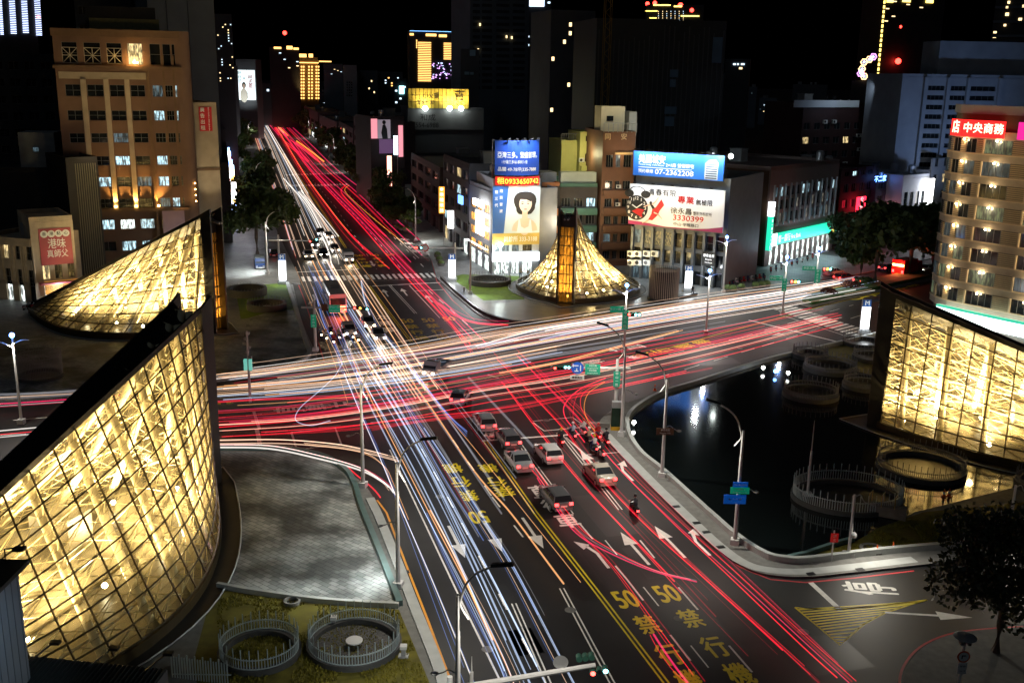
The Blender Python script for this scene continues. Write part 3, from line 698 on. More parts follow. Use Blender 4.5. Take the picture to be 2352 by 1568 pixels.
vent('round railing under the top of the right-hand canopy, second from the totem', V(2005, 828), 2.4, 0.9, M_PICKD, base=0.5)
vent('round railing directly under the base edge of the right-hand canopy', V(2114, 1082), 3.7, 1.1, M_PICKD, base=0.5)
vent('round railing cut by the right edge of the photo, below the canopy', V(2395, 1125), 2.2, 1.0, M_PICKD, base=0.6)
big = vent('largest oval picket railing in the pool, around a dark stair', V(1945, 1150), 3.55, 1.25, M_PICK, base=0.4); big.scale = (1.25, 1.0, 1.0)
vent('tall dark round grille wall at the far left, behind the near canopy', V(92, 868), 2.4, 2.6, M_PICKD, base=0.3)
# stair inside the big railing
p0 = V(2040, 1180)
t = thing('stair_entrance', 'dark stair with thin brass handrails inside the largest railing by the pool', 'stair', (p0.x, p0.y, 0.2), R(-25))
m_ = MB()
for i in range(8): m_.box(-1.4, i*0.35-1.4, 0.02, 1.4, i*0.35-1.05, 0.9-i*0.1)
m_.build('steps', M_CONC, t)
for x in (-1.45, -0.5, 0.5, 1.45):
    m_ = MB(); m_.tube([(x, -1.5, 0.9), (x, -1.5, 1.85), (x, 1.4, 1.1), (x, 1.4, 0.1)], 0.035, 5); m_.build('handrail', mat('brass_rail', (0.5, 0.36, 0.14), 0.35, 0.6, 0.1, 2), t)
# louvred round tower right of the middle canopy
p0 = V(1523, 689)
t = thing('louvre_tower', 'round grey louvred drum standing between the middle canopy and the street', 'vent tower', (p0.x, p0.y, 0.15))
m_ = MB(); n = 44
for i in range(n):
    a = 2*math.pi*i/n; x, y = 2.25*math.cos(a), 2.25*math.sin(a); m_.cbox((x, y, 2.65), 0.12, 0.12, 5.0)
m_.build('louvres', mat('pale_louvre', (0.34, 0.32, 0.28), 0.4, 0.2, 0.2, 3), t)
m_ = MB(); m_.lathe([(2.0, 0), (2.0, 4.6), (0.01, 4.7)], 30, cap=False); m_.build('drum', M_DARKM, t)
m_ = MB(); m_.lathe([(2.5, 0), (2.5, 0.35), (2.3, 0.35)], 30, cap=False); m_.build('base_ring', M_CONC, t)

# ================================================================= STREET LAMPS, SIGNALS, SIGNS
def lamp_pole_mesh(arm=2.1, h=9.0):
    parts = {}
    m_ = MB(); m_.cbox((0, 0, 0.22), 0.62, 0.62, 0.44); m_.lathe([(0.17, 0.44), (0.15, 3), (0.10, h)], 10); parts['pole'] = m_
    m_ = MB(); q = smooth_path([(0.05, 0, h-0.75), (0.18, 0, h-0.1), (0.45, 0, h+0.7), (1.0, 0, h+1.35), (arm-0.25, 0, h+1.85)], 5); m_.tube(q, 0.06, 6)
    m_.tube(smooth_path([(0.06, 0, h-0.1), (0.16, 0, h-0.65), (0.55, 0, h-1.25)], 4), 0.05, 6); parts['arm'] = m_
    m_ = MB(); m_.add([(arm-0.4, -0.16, h+1.80), (arm-0.4, 0.16, h+1.80), (arm+0.75, 0.13, h+2.02), (arm+0.75, -0.13, h+2.02),
                       (arm-0.4, -0.1, h+1.95), (arm-0.4, 0.1, h+1.95), (arm+0.7, 0.08, h+2.2), (arm+0.7, -0.08, h+2.2)],
                      [(0, 1, 2, 3), (4, 7, 6, 5), (0, 4, 5, 1), (1, 5, 6, 2), (2, 6, 7, 3), (3, 7, 4, 0)]); parts['lamp_head'] = m_
    m_ = MB(); m_.tube(smooth_path([(-0.1, 0, 4.6), (-0.45, 0, 4.75), (-0.75, 0, 4.55), (-1.05, 0, 4.4)], 4), 0.035, 5); m_.ball((-1.25, 0, 4.38), 0.22, 8, 5, sz=0.35); parts['side_lamp'] = m_
    return parts
LP = lamp_pole_mesh(); LPM = {'pole': LP['pole'].mesh('pole', M_POLE), 'arm': LP['arm'].mesh('arm', M_POLE), 'lamp_head': LP['lamp_head'].mesh('lamp_head', M_DARKM), 'side_lamp': LP['side_lamp'].mesh('side_lamp', M_GREYM)}
LAMP_COL = (1.0, 0.93, 0.80)
def street_lamp(label, px, py, ang, main=2600, side=0, z=0.15, base=None, scale=1.0):
    p = base or g(px, py)
    t = thing('street_lamp', label, 'street lamp', (p.x, p.y, z), R(ang), 'white street lamps with curved arms')
    for k in ('pole', 'arm', 'lamp_head', 'side_lamp'):
        if k == 'side_lamp' and side is None: continue
        inst(k, LPM[k], t)
    t.scale = (scale, scale, scale)
    if main: spot_light('lamp_light', (2.4, 0, 10.7), (3.2, 0, 0), main, LAMP_COL, 128, 0.8, 0.15, t)
    if side: spot_light('lamp_light', (-1.25, 0, 4.3), (-6.5, 0, 0), side, (0.93, 1.0, 0.97), 140, 0.7, 0.1, t)
    return t
street_lamp('white street lamp on the kerb beside the tiled basin, arm over the road', 915, 1353, -16, 3800, 3600)
street_lamp('white street lamp at the inner bend of the tiled basin, nearest the crossing', 834, 1121, -16, 3200, 250)
pb = g(1052, 1365, 9.15); street_lamp('lowest street lamp, its base cut off by the bottom of the photo', 0, 0, -16, 3800, 2000, base=Vector((pb.x, pb.y, 0)))
street_lamp('white street lamp carrying three direction signs beside the dark pool', 1687, 1253, 164, 3800, 250)
street_lamp('white street lamp with a brown sign beside the dark pool', 1520, 1098, 164, 3800, 250)
street_lamp('white street lamp next to the green signal box at the right corner', 1427, 1004, 164, 3000, 200)
street_lamp('white street lamp in front of the trees left of the far boulevard', 615, 632, -16, 5000, 6500)
street_lamp('white street lamp left of the far boulevard, further back among the trees', 590, 470, -16, 1800, 0)
street_lamp('white street lamp deep in the left tree row of the far boulevard', 572, 335, -16, 4000, 1500); street_lamp('white street lamp at the far end of the left tree row', 556, 290, -16, 4000, 1500)
street_lamp('white street lamp in front of the street trees on the right of the far boulevard', 955, 556, 164, 5000, 3500)
for i, (px, py) in enumerate(((843, 431), (796, 391), (768, 374), (711, 317), (680, 290), (655, 270))):
    street_lamp(['white street lamp beside the signal on the right of the far boulevard', 'second distant lamp up the right side of the boulevard', 'third distant lamp up the right side of the boulevard', 'fourth distant lamp up the right side of the boulevard', 'fifth distant lamp up the right side of the boulevard', 'farthest lamp up the right side of the boulevard'][i], px, py, 164, 4500, 0)
for i, (px, py) in enumerate(((1080, 677), (1135, 600))):
    street_lamp(['white street lamp on the lawn left of the middle canopy', 'white street lamp in front of the lit shops left of the billboards'][i], px, py, 100+60*i, 3500, 3000)
# ================================================================= BUILDINGS
def ray(px, py):
    c, s = math.cos(CAM_ROLL), math.sin(CAM_ROLL); a, b = px-1176, py-784
    u = a*c+b*s; w = -a*s+b*c
    return Vector((u, CAM_F*math.cos(CAM_PITCH)-w*math.sin(CAM_PITCH), -CAM_F*math.sin(CAM_PITCH)-w*math.cos(CAM_PITCH)))
class Facade:
    """a house front: local x along it, y into the house, z up; L() reads where a feature sits on that front"""
    def __init__(s, name, label, cat, A, B, H, depth, wall, group=None, body=True, side=None, roofmat=None):
        s.A = Vector((A[0], A[1], 0)); s.B = Vector((B[0], B[1], 0)); d = s.B-s.A; s.W = d.length; s.H = H; s.depth = depth
        s.d = d.normalized(); s.rz = math.atan2(d.y, d.x); s.n = Vector((s.d.y, -s.d.x, 0)); s.wall = wall
        s.t = thing(name, label, cat, s.A, s.rz, group)
        if body:
            m_ = MB(); m_.box(0.02, 0.35, 0, s.W-0.02, depth, H); m_.build('wall', side or wall, s.t)
            m_ = MB(); m_.box(0, 0.1, H-0.05, s.W, 0.4, H+0.7); m_.box(0, depth-0.3, H, s.W, depth, H+0.7); m_.box(0, 0.4, H, 0.3, depth-0.3, H+0.7); m_.box(s.W-0.3, 0.4, H, s.W, depth-0.3, H+0.7)
            m_.box(0.3, 0.4, H+0.0, s.W-0.3, depth-0.3, H+0.06); m_.build('roof', roofmat or s.wall, s.t)
            if s.W > 7 and H < 30 and cat != 'tower':
                rn = random.Random(int(s.W*100)); x = rn.uniform(1.5, s.W-3.5); y = rn.uniform(2.5, depth-4)
                m_ = MB(); m_.box(x, y, H+0.06, x+2.6, y+2.6, H+2.5); m_.box(x-0.15, y-0.15, H+2.5, x+2.75, y+2.75, H+2.65); m_.build('stair_head', mat('grey_roof_hut', (0.2, 0.2, 0.2), 0.8, 0, 0.3, 0.7), s.t)
                for k in range(rn.randint(1, 3)):
                    cx, cy = rn.uniform(1.2, s.W-1.2), rn.uniform(1.6, depth-1.6); m_ = MB(); m_.lathe([(0.75, H+0.5), (0.8, H+2.1), (0.5, H+2.35), (0.02, H+2.4)], 12, (cx, cy, 0), cap=False)
                    for q in range(3): m_.bar((cx+0.6*math.cos(q*2.1), cy+0.6*math.sin(q*2.1), H), (cx+0.6*math.cos(q*2.1), cy+0.6*math.sin(q*2.1), H+0.55), 0.05, 4)
                    m_.build('water_tank', mat('steel_tank', (0.45, 0.46, 0.47), 0.35, 0.5, 0.1, 1), s.t)
    def L(s, px, py):
        r = ray(px, py); o = Vector((0, 0, CAM_H)); t = (s.A-o).dot(s.n)/r.dot(s.n); p = o+r*t
        return (p-s.A).dot(s.d), p.z
    def front(s, cols, rows, thick=0.35, wall=None, x0=0, x1=None, z0=0, z1=None):
        """front wall with real openings"""
        x1 = s.W if x1 is None else x1; z1 = s.H if z1 is None else z1; m_ = MB(); zc = z0
        for (a, b) in sorted(rows):
            if a > zc: m_.box(x0, 0, zc, x1, thick, a)
            xc = x0
            for (c, d) in sorted(cols):
                if c > xc: m_.box(xc, 0.002, a, c, thick, b)
                xc = max(xc, d)
            if xc < x1: m_.box(xc, 0.002, a, x1, thick, b)
            zc = b
        if zc < z1: m_.box(x0, 0, zc, x1, thick, z1)
        return m_.build('front_wall', wall or s.wall, s.t)
    def wins(s, cols, rows, pick, y=0.22, nx=2, nz=1, frame=None):
        for (a, b) in rows:
            for (c, d) in cols:
                m = pick(); win(s.t, c, a, d-c, b-a, m, y, nx, nz, frame)
    def panel(s, name, px, y, m, thick=0.12, label=None):
        """a board given by the corners (left, top, right, bottom)"""
        x0, z1 = s.L(px[0], px[1]); x1, z0 = s.L(px[2], px[3])
        m_ = MB(); m_.box(min(x0, x1), y-thick, z0, max(x0, x1), y, z1); m_.build(name, m, s.t, label=label)
        return (min(x0, x1), z0, max(x0, x1), z1)
    def text(s, body, rect, y, m, vertical=False, bold=0.01, name='lettering', fill=0.8, align='CENTER'):
        x0, z0, x1, z1 = rect; m_ = MB()
        if vertical:
            n = len(body); h = (z1-z0)/n; sz = min(h, x1-x0)*fill
            for i, ch in enumerate(body): lettering(m_, ch, on_wall((x0+x1)/2, z1-h*(i+0.5), y), sz, bold=bold)
        else:
            key = (body, 'CENTER')
            if key not in TXT: TXT[key] = text_mesh(body)
            vs = TXT[key][0]; w = max(v[0] for v in vs)-min(v[0] for v in vs); h = max(v[1] for v in vs)-min(v[1] for v in vs)
            sx = (x1-x0)/w; sz = (z1-z0)/h; k_ = min(sx, sz)
            cy = (max(v[1] for v in vs)+min(v[1] for v in vs))/2; cx = (max(v[0] for v in vs)+min(v[0] for v in vs))/2
            st = sx if sx < sz*1.5 else k_
            for q, (ox, oy) in enumerate(((0, 0), (bold, bold))):
                m_.add([((x0+x1)/2+(v[0]-cx+ox)*min(sx, sz*1.25), y-q*0.002, (z0+z1)/2+(v[1]-cy+oy)*min(sz, sx*1.25)) for v in vs], TXT[key][1])
        return m_.build(name, m, s.t)
WIN = {}
def win(parent, x, z, w, h, m, y=0.22, nx=2, nz=1, frame=None, name='window'):
    key = (round(w, 2), round(h, 2), m.name, nx, nz, frame.name if frame else '')
    if key not in WIN:
        b = MB(); b.box(0, 0.03, 0, w, 0.06, h, 0); f = 0.05
        b.box(0, -0.02, 0, f, 0.08, h, 1); b.box(w-f, -0.02, 0, w, 0.08, h, 1); b.box(f, -0.02, 0, w-f, 0.08, f, 1); b.box(f, -0.02, h-f, w-f, 0.08, h, 1)
        for i in range(1, nx): b.box(w*i/nx-f/2, -0.015, f, w*i/nx+f/2, 0.02, h-f, 1)
        for i in range(1, nz): b.box(f, -0.012, h*i/nz-f/2, w-f, 0.018, h*i/nz+f/2, 1)
        WIN[key] = b.mesh('window', [m, frame or M_WFRAME])
    return inst(name, WIN[key], parent, (x, y, z))
M_WFRAME = mat('window_frame', (0.16, 0.16, 0.16), 0.5, 0.2, 0.1, 2)
LIT_COOL = lit_window('lit_window_cool', (0.6, 0.9, 1.0), 1.6); LIT_WARM = lit_window('lit_window_warm', (1.0, 0.75, 0.35), 1.4)
LIT_WHITE = lit_window('lit_window_white', (0.9, 1.0, 0.95), 3.0); LIT_DIM = lit_window('lit_window_dim', (0.35, 0.55, 0.65), 0.35); LIT_GRN = lit_window('lit_window_green', (0.6, 0.85, 0.4), 0.7)
def picker(*opts):
    """opts: (weight, material)"""
    tot = sum(o[0] for o in opts)
    def f():
        r = rnd.random()*tot
        for w, m in opts:
            r -= w
            if r <= 0: return m
        return opts[-1][1]
    return f
DARKISH = picker((80, M_GLASSD), (10, LIT_DIM), (5, LIT_COOL), (5, LIT_WARM))
M_BROWN = mat('brown_stone', (0.14, 0.080, 0.052), 0.75, 0, 0.35, 0.35, bump=0.15)
M_BEIGE = mat('beige_render', (0.36, 0.30, 0.22), 0.8, 0, 0.35, 0.5)
M_TRIM = mat('brown_trim', (0.13, 0.075, 0.04), 0.7, 0, 0.3, 1)
AC_M = None
def ac_unit(parent, x, z, y=-0.5, s=1.0):
    global AC_M
    if AC_M is None:
        b = MB(); b.box(0, 0, 0, 0.85, 0.38, 0.62, 0); b.lathe([(0.22, 0), (0.22, 0.03), (0.01, 0.03)], 12, mi=1)
        n0 = len(b.v)-36
        for i in range(n0, len(b.v)):
            vx, vy, vz = b.v[i]; b.v[i] = (0.3+vx, -0.005-vz, 0.31+vy)
        b.box(0.05, 0, -0.08, 0.1, 0.5, 0, 1); b.box(0.75, 0, -0.08, 0.8, 0.5, 0, 1)
        AC_M = b.mesh('air_conditioner', [mat('ac_casing', (0.6, 0.6, 0.57), 0.5, 0, 0.15, 3), M_DARKM])
    return inst('air_conditioner', AC_M, parent, (x, y, z), 0, (s, s, s))

# ---- brown office block, top left
def brown_office():
    A = at(118, 66, 172); B = at(410, 85, 178); H = A.z-0.6
    f = Facade('office_building', 'brown nine storey office block with cream pilasters lit by amber uplights', 'office building', A, B, H, 18, M_BROWN)
    xs = lambda a, b: (f.L(a, 207)[0], f.L(b, 207)[0]); zs = lambda a, b: (f.L(260, b)[1], f.L(260, a)[1])
    left = [xs(150, 185), xs(200, 238), xs(252, 286), xs(300, 333)]; right = [xs(350, 374), xs(379, 397), xs(400, 407)]
    top = [zs(99, 148)]
    rows = [zs(195, 222), zs(254, 277), zs(306, 328), zs(359, 380), zs(407, 429), zs(457, 478)]
    low = [zs(505, 527), zs(555, 577)]
    f.front(left+right, top+rows+low)
    xL0, xL1 = left[0][0]-0.8, left[3][1]+0.3
    # pale inset panel with pilasters
    zt = f.L(230, 166)[1]; zb = f.L(260, 480)[1]
    m_ = MB(); m_.box(xL0, -0.12, f.L(230, 182)[1], xL1, 0.0, zt); m_.build('frieze', M_BEIGE, f.t)
    for a, b in ((left[0][1], left[1][0]), (left[1][1], left[2][0]), (left[2][1], left[3][0])):
        m_ = MB(); w = b-a; m_.box(a+w*0.1, -0.5, zb, b-w*0.1, 0.0, f.L(230, 182)[1]); m_.build('pilaster', M_BEIGE, f.t)
    m_ = MB(); m_.box(left[3][1]+0.3, -0.45, 0, right[0][0]-0.4, 0.0, f.L(260, 158)[1]); m_.build('pilaster', M_TRIM, f.t)
    for a in (right[0][1]+0.1, right[1][1]+0.1):
        m_ = MB(); m_.box(a, -0.25, zb, a+0.35, 0.0, H-3.2); m_.build('mullion', M_TRIM, f.t)
    for py, d in ((153, 0.6), (480, 0.7)):
        z = f.L(260, py)[1]; m_ = MB(); m_.box(-0.3, -d, z-0.45, f.W+0.1, -0.0, z+0.1); m_.build('cornice', M_TRIM, f.t)
    m_ = MB(); m_.box(-0.2, -0.35, H-0.5, f.W+0.1, 0.0, H+0.7); m_.build('cornice', M_TRIM, f.t)
    # rounded right-hand corner
    m_ = MB(); r = 1.7; rows_ = []
    for i in range(9):
        a = -math.pi/2+math.pi/2*i/8; x, y = f.W-0.03+r*math.cos(a), r+r*math.sin(a); rows_.append([(x, y, 0), (x, y, H+0.7)])
    m_.grid(rows_); m_.build('rounded_corner', M_BROWN, f.t, True)
    # windows
    for c in left[:3]:
        win(f.t, c[0], top[0][0], c[1]-c[0], top[0][1]-top[0][0], M_GLASSD, 0.25, 1, 2)
        m_ = MB(); x0, x1 = c; z0 = top[0][0]+0.1; z1 = z0+(top[0][1]-top[0][0])*0.72; xm, zm = (x0+x1)/2, (z0+z1)/2
        for k in range(8):
            a = k*math.pi/4; ex = xm+(x1-x0)/2*max(-1, min(1, 1.42*math.cos(a))); ez = zm+(z1-z0)/2*max(-1, min(1, 1.42*math.sin(a))); m_.bar((xm, 0.12, zm), (ex, 0.12, ez), 0.05, 4)
        for a, b in (((x0, z0), (x1, z0)), ((x1, z0), (x1, z1)), ((x1, z1), (x0, z1)), ((x0, z1), (x0, z0))): m_.bar((a[0], 0.12, a[1]), (b[0], 0.12, b[1]), 0.05, 4)
        m_.build('star_grille', mat('cream_grille', (0.5, 0.45, 0.35), 0.6, 0, 0.1, 2), f.t)
    win(f.t, left[3][0], top[0][0], left[3][1]-left[3][0], top[0][1]-top[0][0], LIT_WARM, 0.25, 2, 2)
    f.wins(right, top, picker((3, M_GLASSD), (1, LIT_DIM)), 0.25, 1, 2)
    f.wins(left, rows, picker((14, M_GLASSD), (4, LIT_DIM), (2, LIT_COOL)), 0.25, 2, 2)
    f.wins(right, rows, picker((5, M_GLASSD), (2, LIT_COOL), (3, LIT_DIM)), 0.25, 3, 2)
    f.wins(left+right[:1], low, picker((4, M_GLASSD), (5, LIT_COOL), (2, LIT_WHITE)), 0.25, 2, 1)
    # uplights on the ledge and the balcony lamp
    bl = glow('amber_lamp', (1.0, 0.62, 0.18), 30)
    zl = zb+0.5
    ul = [(left[0][1]+left[1][0])/2, (left[1][1]+left[2][0])/2, (left[2][1]+left[3][0])/2, left[3][1]+0.9]
    for x in ul[1:]:
        m_ = MB(); m_.cbox((x, -0.85, zl), 0.35, 0.25, 0.25); m_.build('uplight', bl, f.t)
        spot_light('uplight', (x, -1.0, zl+0.2), (x, 0.1, zl+9), 3400, (1.0, 0.52, 0.12), 85, 0.8, 0.1, f.t)
    x = left[3][0]+0.5; z = top[0][0]+0.35
    m_ = MB(); m_.cbox((x+0.6, -0.2, z), 0.8, 0.2, 0.25); m_.build('uplight', bl, f.t)
    point_light('balcony_lamp', (x+0.4, -0.8, z+0.3), 600, (1.0, 0.55, 0.15), 0.1, f.t)
    # pink banner over the entrance
    rc = f.panel('banner', (372, 478, 428, 560), -0.35, mat('pink_banner', (0.55, 0.35, 0.36), 0.7, 0, 0.35, 0.4))
    spot_light('street_bounce_fill', (f.W*0.3, -14, 20), (f.W*0.4, 0, H*0.7), 800, (1.0, 0.7, 0.45), 110, 0.9, 0.5, f.t)  # unseen lamp added for light bounced up from the street
    for i in range(4):
        m_ = MB(); m_.cbox((f.W+1.2, -0.6+0.3*i, zl+0.6+i*1.0), 0.18, 0.18, 0.18); m_.build('uplight', bl, f.t)
    spot_light('uplight', (f.W-1.5, -3.5, zl-4), (f.W-1.0, 0, zl+10), 1500, (1.0, 0.55, 0.22), 70, 0.8, 0.2, f.t)
    # plant room on the roof
    m_ = MB(); m_.box(5, 4, H, 16, 9, H+4.5); m_.build('plant_room', M_DARKM, f.t)
    m_ = MB(); m_.box(5.5, 3.6, H+0.8, 16.5, 3.9, H+2.6); m_.build('roof_screen', mat('olive_screen', (0.20, 0.19, 0.08), 0.7, 0, 0.4, 2), f.t)
    return f
brown_office()
# ---- building with a red rental banner and the dark tower behind
def banner_house():
    A = at(444, 245, 182); B = at(497, 243, 184)
    f = Facade('office_building', 'narrow pale block with a red rental banner beside the brown office block', 'office building', A, B, A.z, 14, M_BEIGE)
    z0 = f.L(470, 305)[1]
    m_ = MB(); m_.box(0, 0, 0, f.W, 0.33, f.H); m_.build('front_wall', M_BEIGE, f.t)
    rc = f.panel('banner', (456, 246, 488, 301), -0.02, mat('red_banner', (0.6, 0.02, 0.03), 0.6, 0, 0.1, 1))
    wm = mat('white_lettering', (0.8, 0.8, 0.78), 0.6, 0, 0)
    xm = (rc[0]+rc[2])/2
    f.text('廣告出租', (rc[0], rc[1], xm, rc[3]), -0.16, wm, True, 0.02); f.text('0733147977', (xm, rc[1], rc[2], rc[3]), -0.16, wm, True, 0.02, fill=1.2)
    m_ = MB(); m_.box(-0.1, -0.2, f.L(470, 392)[1], f.W+0.1, 0.0, f.L(470, 386)[1]); m_.build('ledge', M_TRIM, f.t)
    spot_light('banner_front_fill', (2, -7, 12), (2, 0, 16), 900, (1.0, 0.8, 0.5), 60, 0.8, 0.2, f.t)  # unseen lamp aimed at the pale front below the banner
banner_house()

# ---- old shophouses, lower left
def shophouses():
    A = at(-40, 690, 151); B = g(82, 697); f = Facade('shophouse', 'cream shophouse with fluted pillars beside the red sign', 'shophouse', (A.x, A.y), (B.x, B.y), at(40, 560, B.y).z, 10, mat('cream_render', (0.45, 0.38, 0.28), 0.8, 0, 0.4, 0.7))
    cols = [(f.L(a, 650)[0], f.L(b, 650)[0]) for a, b in ((-30, -8), (14, 28), (42, 54), (66, 80))]; rows = [(f.L(40, 655)[1], f.L(40, 618)[1]), (f.L(40, 596)[1], f.L(40, 565)[1])]
    f.front(cols, rows+[(0.1, 3.0)]); f.wins(cols, rows, picker((6, M_GLASSD), (1, LIT_WARM)), 0.25, 2, 2); f.wins(cols, [(0.1, 3.0)], picker((2, LIT_WHITE), (1, M_GLASSD)), 0.3, 1, 1)
    for c in cols:
        for dx in (-0.35, c[1]-c[0]+0.1):
            m_ = MB(); m_.box(c[0]+dx, -0.2, 3.2, c[0]+dx+0.25, 0, f.H-0.5); m_.build('pillar', f.wall, f.t)
    A2 = B+Vector((0.2, 0.1, 0)); B2 = g(183, 687)
    f = Facade('shophouse', 'shophouse wearing a large red restaurant sign and an orange shop board', 'shophouse', (A2.x, A2.y), (B2.x, B2.y), at(130, 512, A2.y).z, 10, MATS['cream_render'])
    cols = [(f.L(a, 640)[0], f.L(b, 640)[0]) for a, b in ((100, 117), (128, 145), (158, 174))]; rows = [(f.L(130, 640)[1], f.L(130, 607)[1])]
    f.front(cols, rows+[(0.1, 3.1)]); f.wins(cols, rows, picker((6, M_GLASSD), (1, LIT_WARM)), 0.25, 2, 2); f.wins(cols, [(0.1, 3.1)], picker((1, LIT_WHITE)), 0.3, 1, 1)
    rc = f.panel('sign_board', (87, 526, 169, 604), -0.05, mat('maroon_sign', (0.33, 0.035, 0.05), 0.5, 0, 0.5, 0.35))
    dk = mat('black_lettering', (0.01, 0.01, 0.01), 0.6, 0, 0); wm = mat('white_lettering', (0.8, 0.8, 0.78), 0.6, 0, 0)
    w = rc[2]-rc[0]; h = rc[3]-rc[1]
    for i, ch in enumerate('香港點心'):
        x = rc[0]+w*(0.16+0.225*i); z = rc[3]-h*0.15
        m_ = MB(); m_.add([(x+0.52*math.cos(k*math.pi/10), -0.185, z+0.52*math.sin(k*math.pi/10)) for k in range(20)], [list(range(20))]); m_.build('sign_disc', wm, f.t)
        f.text(ch, (x-0.36, z-0.36, x+0.36, z+0.36), -0.2, dk, True)
    f.text('港味', (rc[0]+w*0.25, rc[1]+h*0.45, rc[0]+w*0.8, rc[1]+h*0.72), -0.19, wm); f.text('真師父', (rc[0]+w*0.2, rc[1]+h*0.2, rc[0]+w*0.85, rc[1]+h*0.42), -0.19, wm)
    rc = f.panel('shop_board', (100, 645, 182, 668), -0.5, glow('orange_shop_board', (1.0, 0.45, 0.08), 0.35, (0.5, 0.25, 0.05)))
    f.text('好吃港式點心專賣', rc, -0.64, mat('brown_lettering', (0.08, 0.03, 0.01), 0.6, 0, 0))
    m_ = MB(); m_.box(0.5, -1.5, 2.9, f.W-0.2, -0.1, 3.15); m_.build('awning', mat('pink_awning', (0.5, 0.12, 0.15), 0.6, 0, 0.2, 2), f.t)
    point_light('shop_glow_fill', (f.W*0.5, -2.0, 2.4), 350, (0.9, 0.95, 1.0), 0.3, f.t)  # unseen lamp standing in for the shop's glow
    spot_light('front_fill', (f.W*0.5, -9, 9), (f.W*0.5, 0, 9), 320, (1.0, 0.85, 0.6), 80, 0.8, 0.3, f.t)  # unseen lamp brightening the red sign, no fixture
    spot_light('front_fill', (-6, -8, 5), (-6, 0, 6), 420, (1.0, 0.8, 0.5), 90, 0.8, 0.3, f.t)  # unseen lamp that brightens the cream shophouse next door
shophouses()
def dark_blocks_left():
    dk = mat('black_corrugated', (0.012, 0.012, 0.013), 0.6, 0.1, 0.3, 1)
    A = at(150, 365, 163); B = at(224, 372, 166)
    f = Facade('warehouse', 'black corrugated block with thin pale vertical ribs in front of the brown office', 'building', A, B, A.z-0.5, 12, dk)
    m_ = MB(); m_.box(0, 0, 0, f.W, 0.34, f.H); m_.build('front_wall', dk, f.t)
    m_ = MB()
    for i in range(10):
        x = f.W*(0.28+0.07*i); m_.box(x, -0.06, 0.5, x+0.07, 0.0, f.H-0.3)
    m_.build('ribs', mat('pale_rib', (0.30, 0.28, 0.2), 0.6, 0, 0.2, 1), f.t)
    A = at(-60, 480, 175); B = at(150, 478, 178); A.z = at(40, 395, 176).z
    f = Facade('apartment_building', 'dark flat roofed block behind the shophouses, with a small grey penthouse', 'building', A, B, A.z, 14, mat('soot_render', (0.02, 0.02, 0.022), 0.8, 0, 0.4, 0.6))
    m_ = MB(); m_.box(0, 0, 0, f.W, 0.34, f.H); m_.build('front_wall', f.wall, f.t)
    x0, z = f.L(33, 306); x1, _ = f.L(117, 306); m_ = MB(); m_.box(x0, 2, f.H, x1, 8, z); m_.build('penthouse', mat('pale_grey_render', (0.3, 0.31, 0.3), 0.8, 0, 0.4, 0.6), f.t)
    win(f.t, x0+2.2, f.H+3.2, 1.0, 0.8, LIT_DIM, 1.9, 2, 1)
    A = at(-40, 120, 215); B = at(128, 85, 220)
    f = Facade('apartment_building', 'unlit black apartment block left of the brown office block', 'building', A, B, at(60, 96, 216).z-3, 16, mat('soot_render', (0.02, 0.02, 0.022), 0.8, 0, 0.4, 0.6))
    cols = [(1.5+i*3.0, 3.4+i*3.0) for i in range(4)]; rows = [(6+i*3.4, 7.6+i*3.4) for i in range(12) if 8+i*3.4 < f.H]
    f.front(cols, rows); f.wins(cols, rows, picker((40, M_GLASSD), (1, LIT_COOL)), 0.25)
    A = at(338, 5, 205); B = at(492, 30, 212)
    f = Facade('apartment_building', 'tall plain dark blue grey tower right behind the brown office block', 'building', A, B, at(400, -40, 205).z, 16, mat('blue_grey_render', (0.10, 0.115, 0.13), 0.85, 0, 0.3, 0.25))
    m_ = MB(); m_.box(0, 0, 0, f.W, 0.34, f.H); m_.build('front_wall', f.wall, f.t)
    for x in (3.5, 7.6): 
        m_ = MB(); m_.box(x, -0.25, 0, x+0.5, 0, f.H); m_.build('pier', f.wall, f.t)
    A = at(170, 8, 210); B = at(300, 10, 212)
    f = Facade('apartment_building', 'dark stepped roof block peeping over the brown office block', 'building', A, B, at(200, -10, 210).z, 12, mat('soot_render', (0.02, 0.02, 0.022), 0.8, 0, 0.4, 0.6))
    cols = [(0.6+i*2.6, 2.2+i*2.6) for i in range(4)]; rows = [(f.H-3.6, f.H-2.0), (f.H-7, f.H-5.4)]
    f.front(cols, rows); f.wins(cols, rows, picker((1, M_GLASSD)), 0.25)
dark_blocks_left()
# ================================================================= BILLBOARD CORNER (behind the middle canopy)
WL = glow('lit_white_lettering', (1, 1, 1), 1.0, (0.8, 0.8, 0.8)); WP = mat('white_lettering', (0.8, 0.8, 0.78), 0.6, 0, 0); BK = mat('black_lettering', (0.01, 0.01, 0.01), 0.6, 0, 0)
SKIN = mat('printed_skin', (0.75, 0.52, 0.40), 0.7, 0, 0.08, 2); HAIR = mat('printed_hair', (0.02, 0.015, 0.012), 0.7, 0, 0.2, 2)
def blob(f, name, cx, cz, rx, rz, y, m, n=24, fn=None):
    m_ = MB(); pts = []
    for k in range(n):
        a = 2*math.pi*k/n; e = fn(a) if fn else 1.0
        pts.append((cx+rx*e*math.cos(a), y, cz+rz*e*math.sin(a)))
    m_.add(pts, [list(range(n))]); return m_.build(name, m, f.t)
def flat(f, name, pts, y, m):
    m_ = MB(); m_.add([(x, y, z) for x, z in pts], [list(range(len(pts)))]); return m_.build(name, m, f.t)
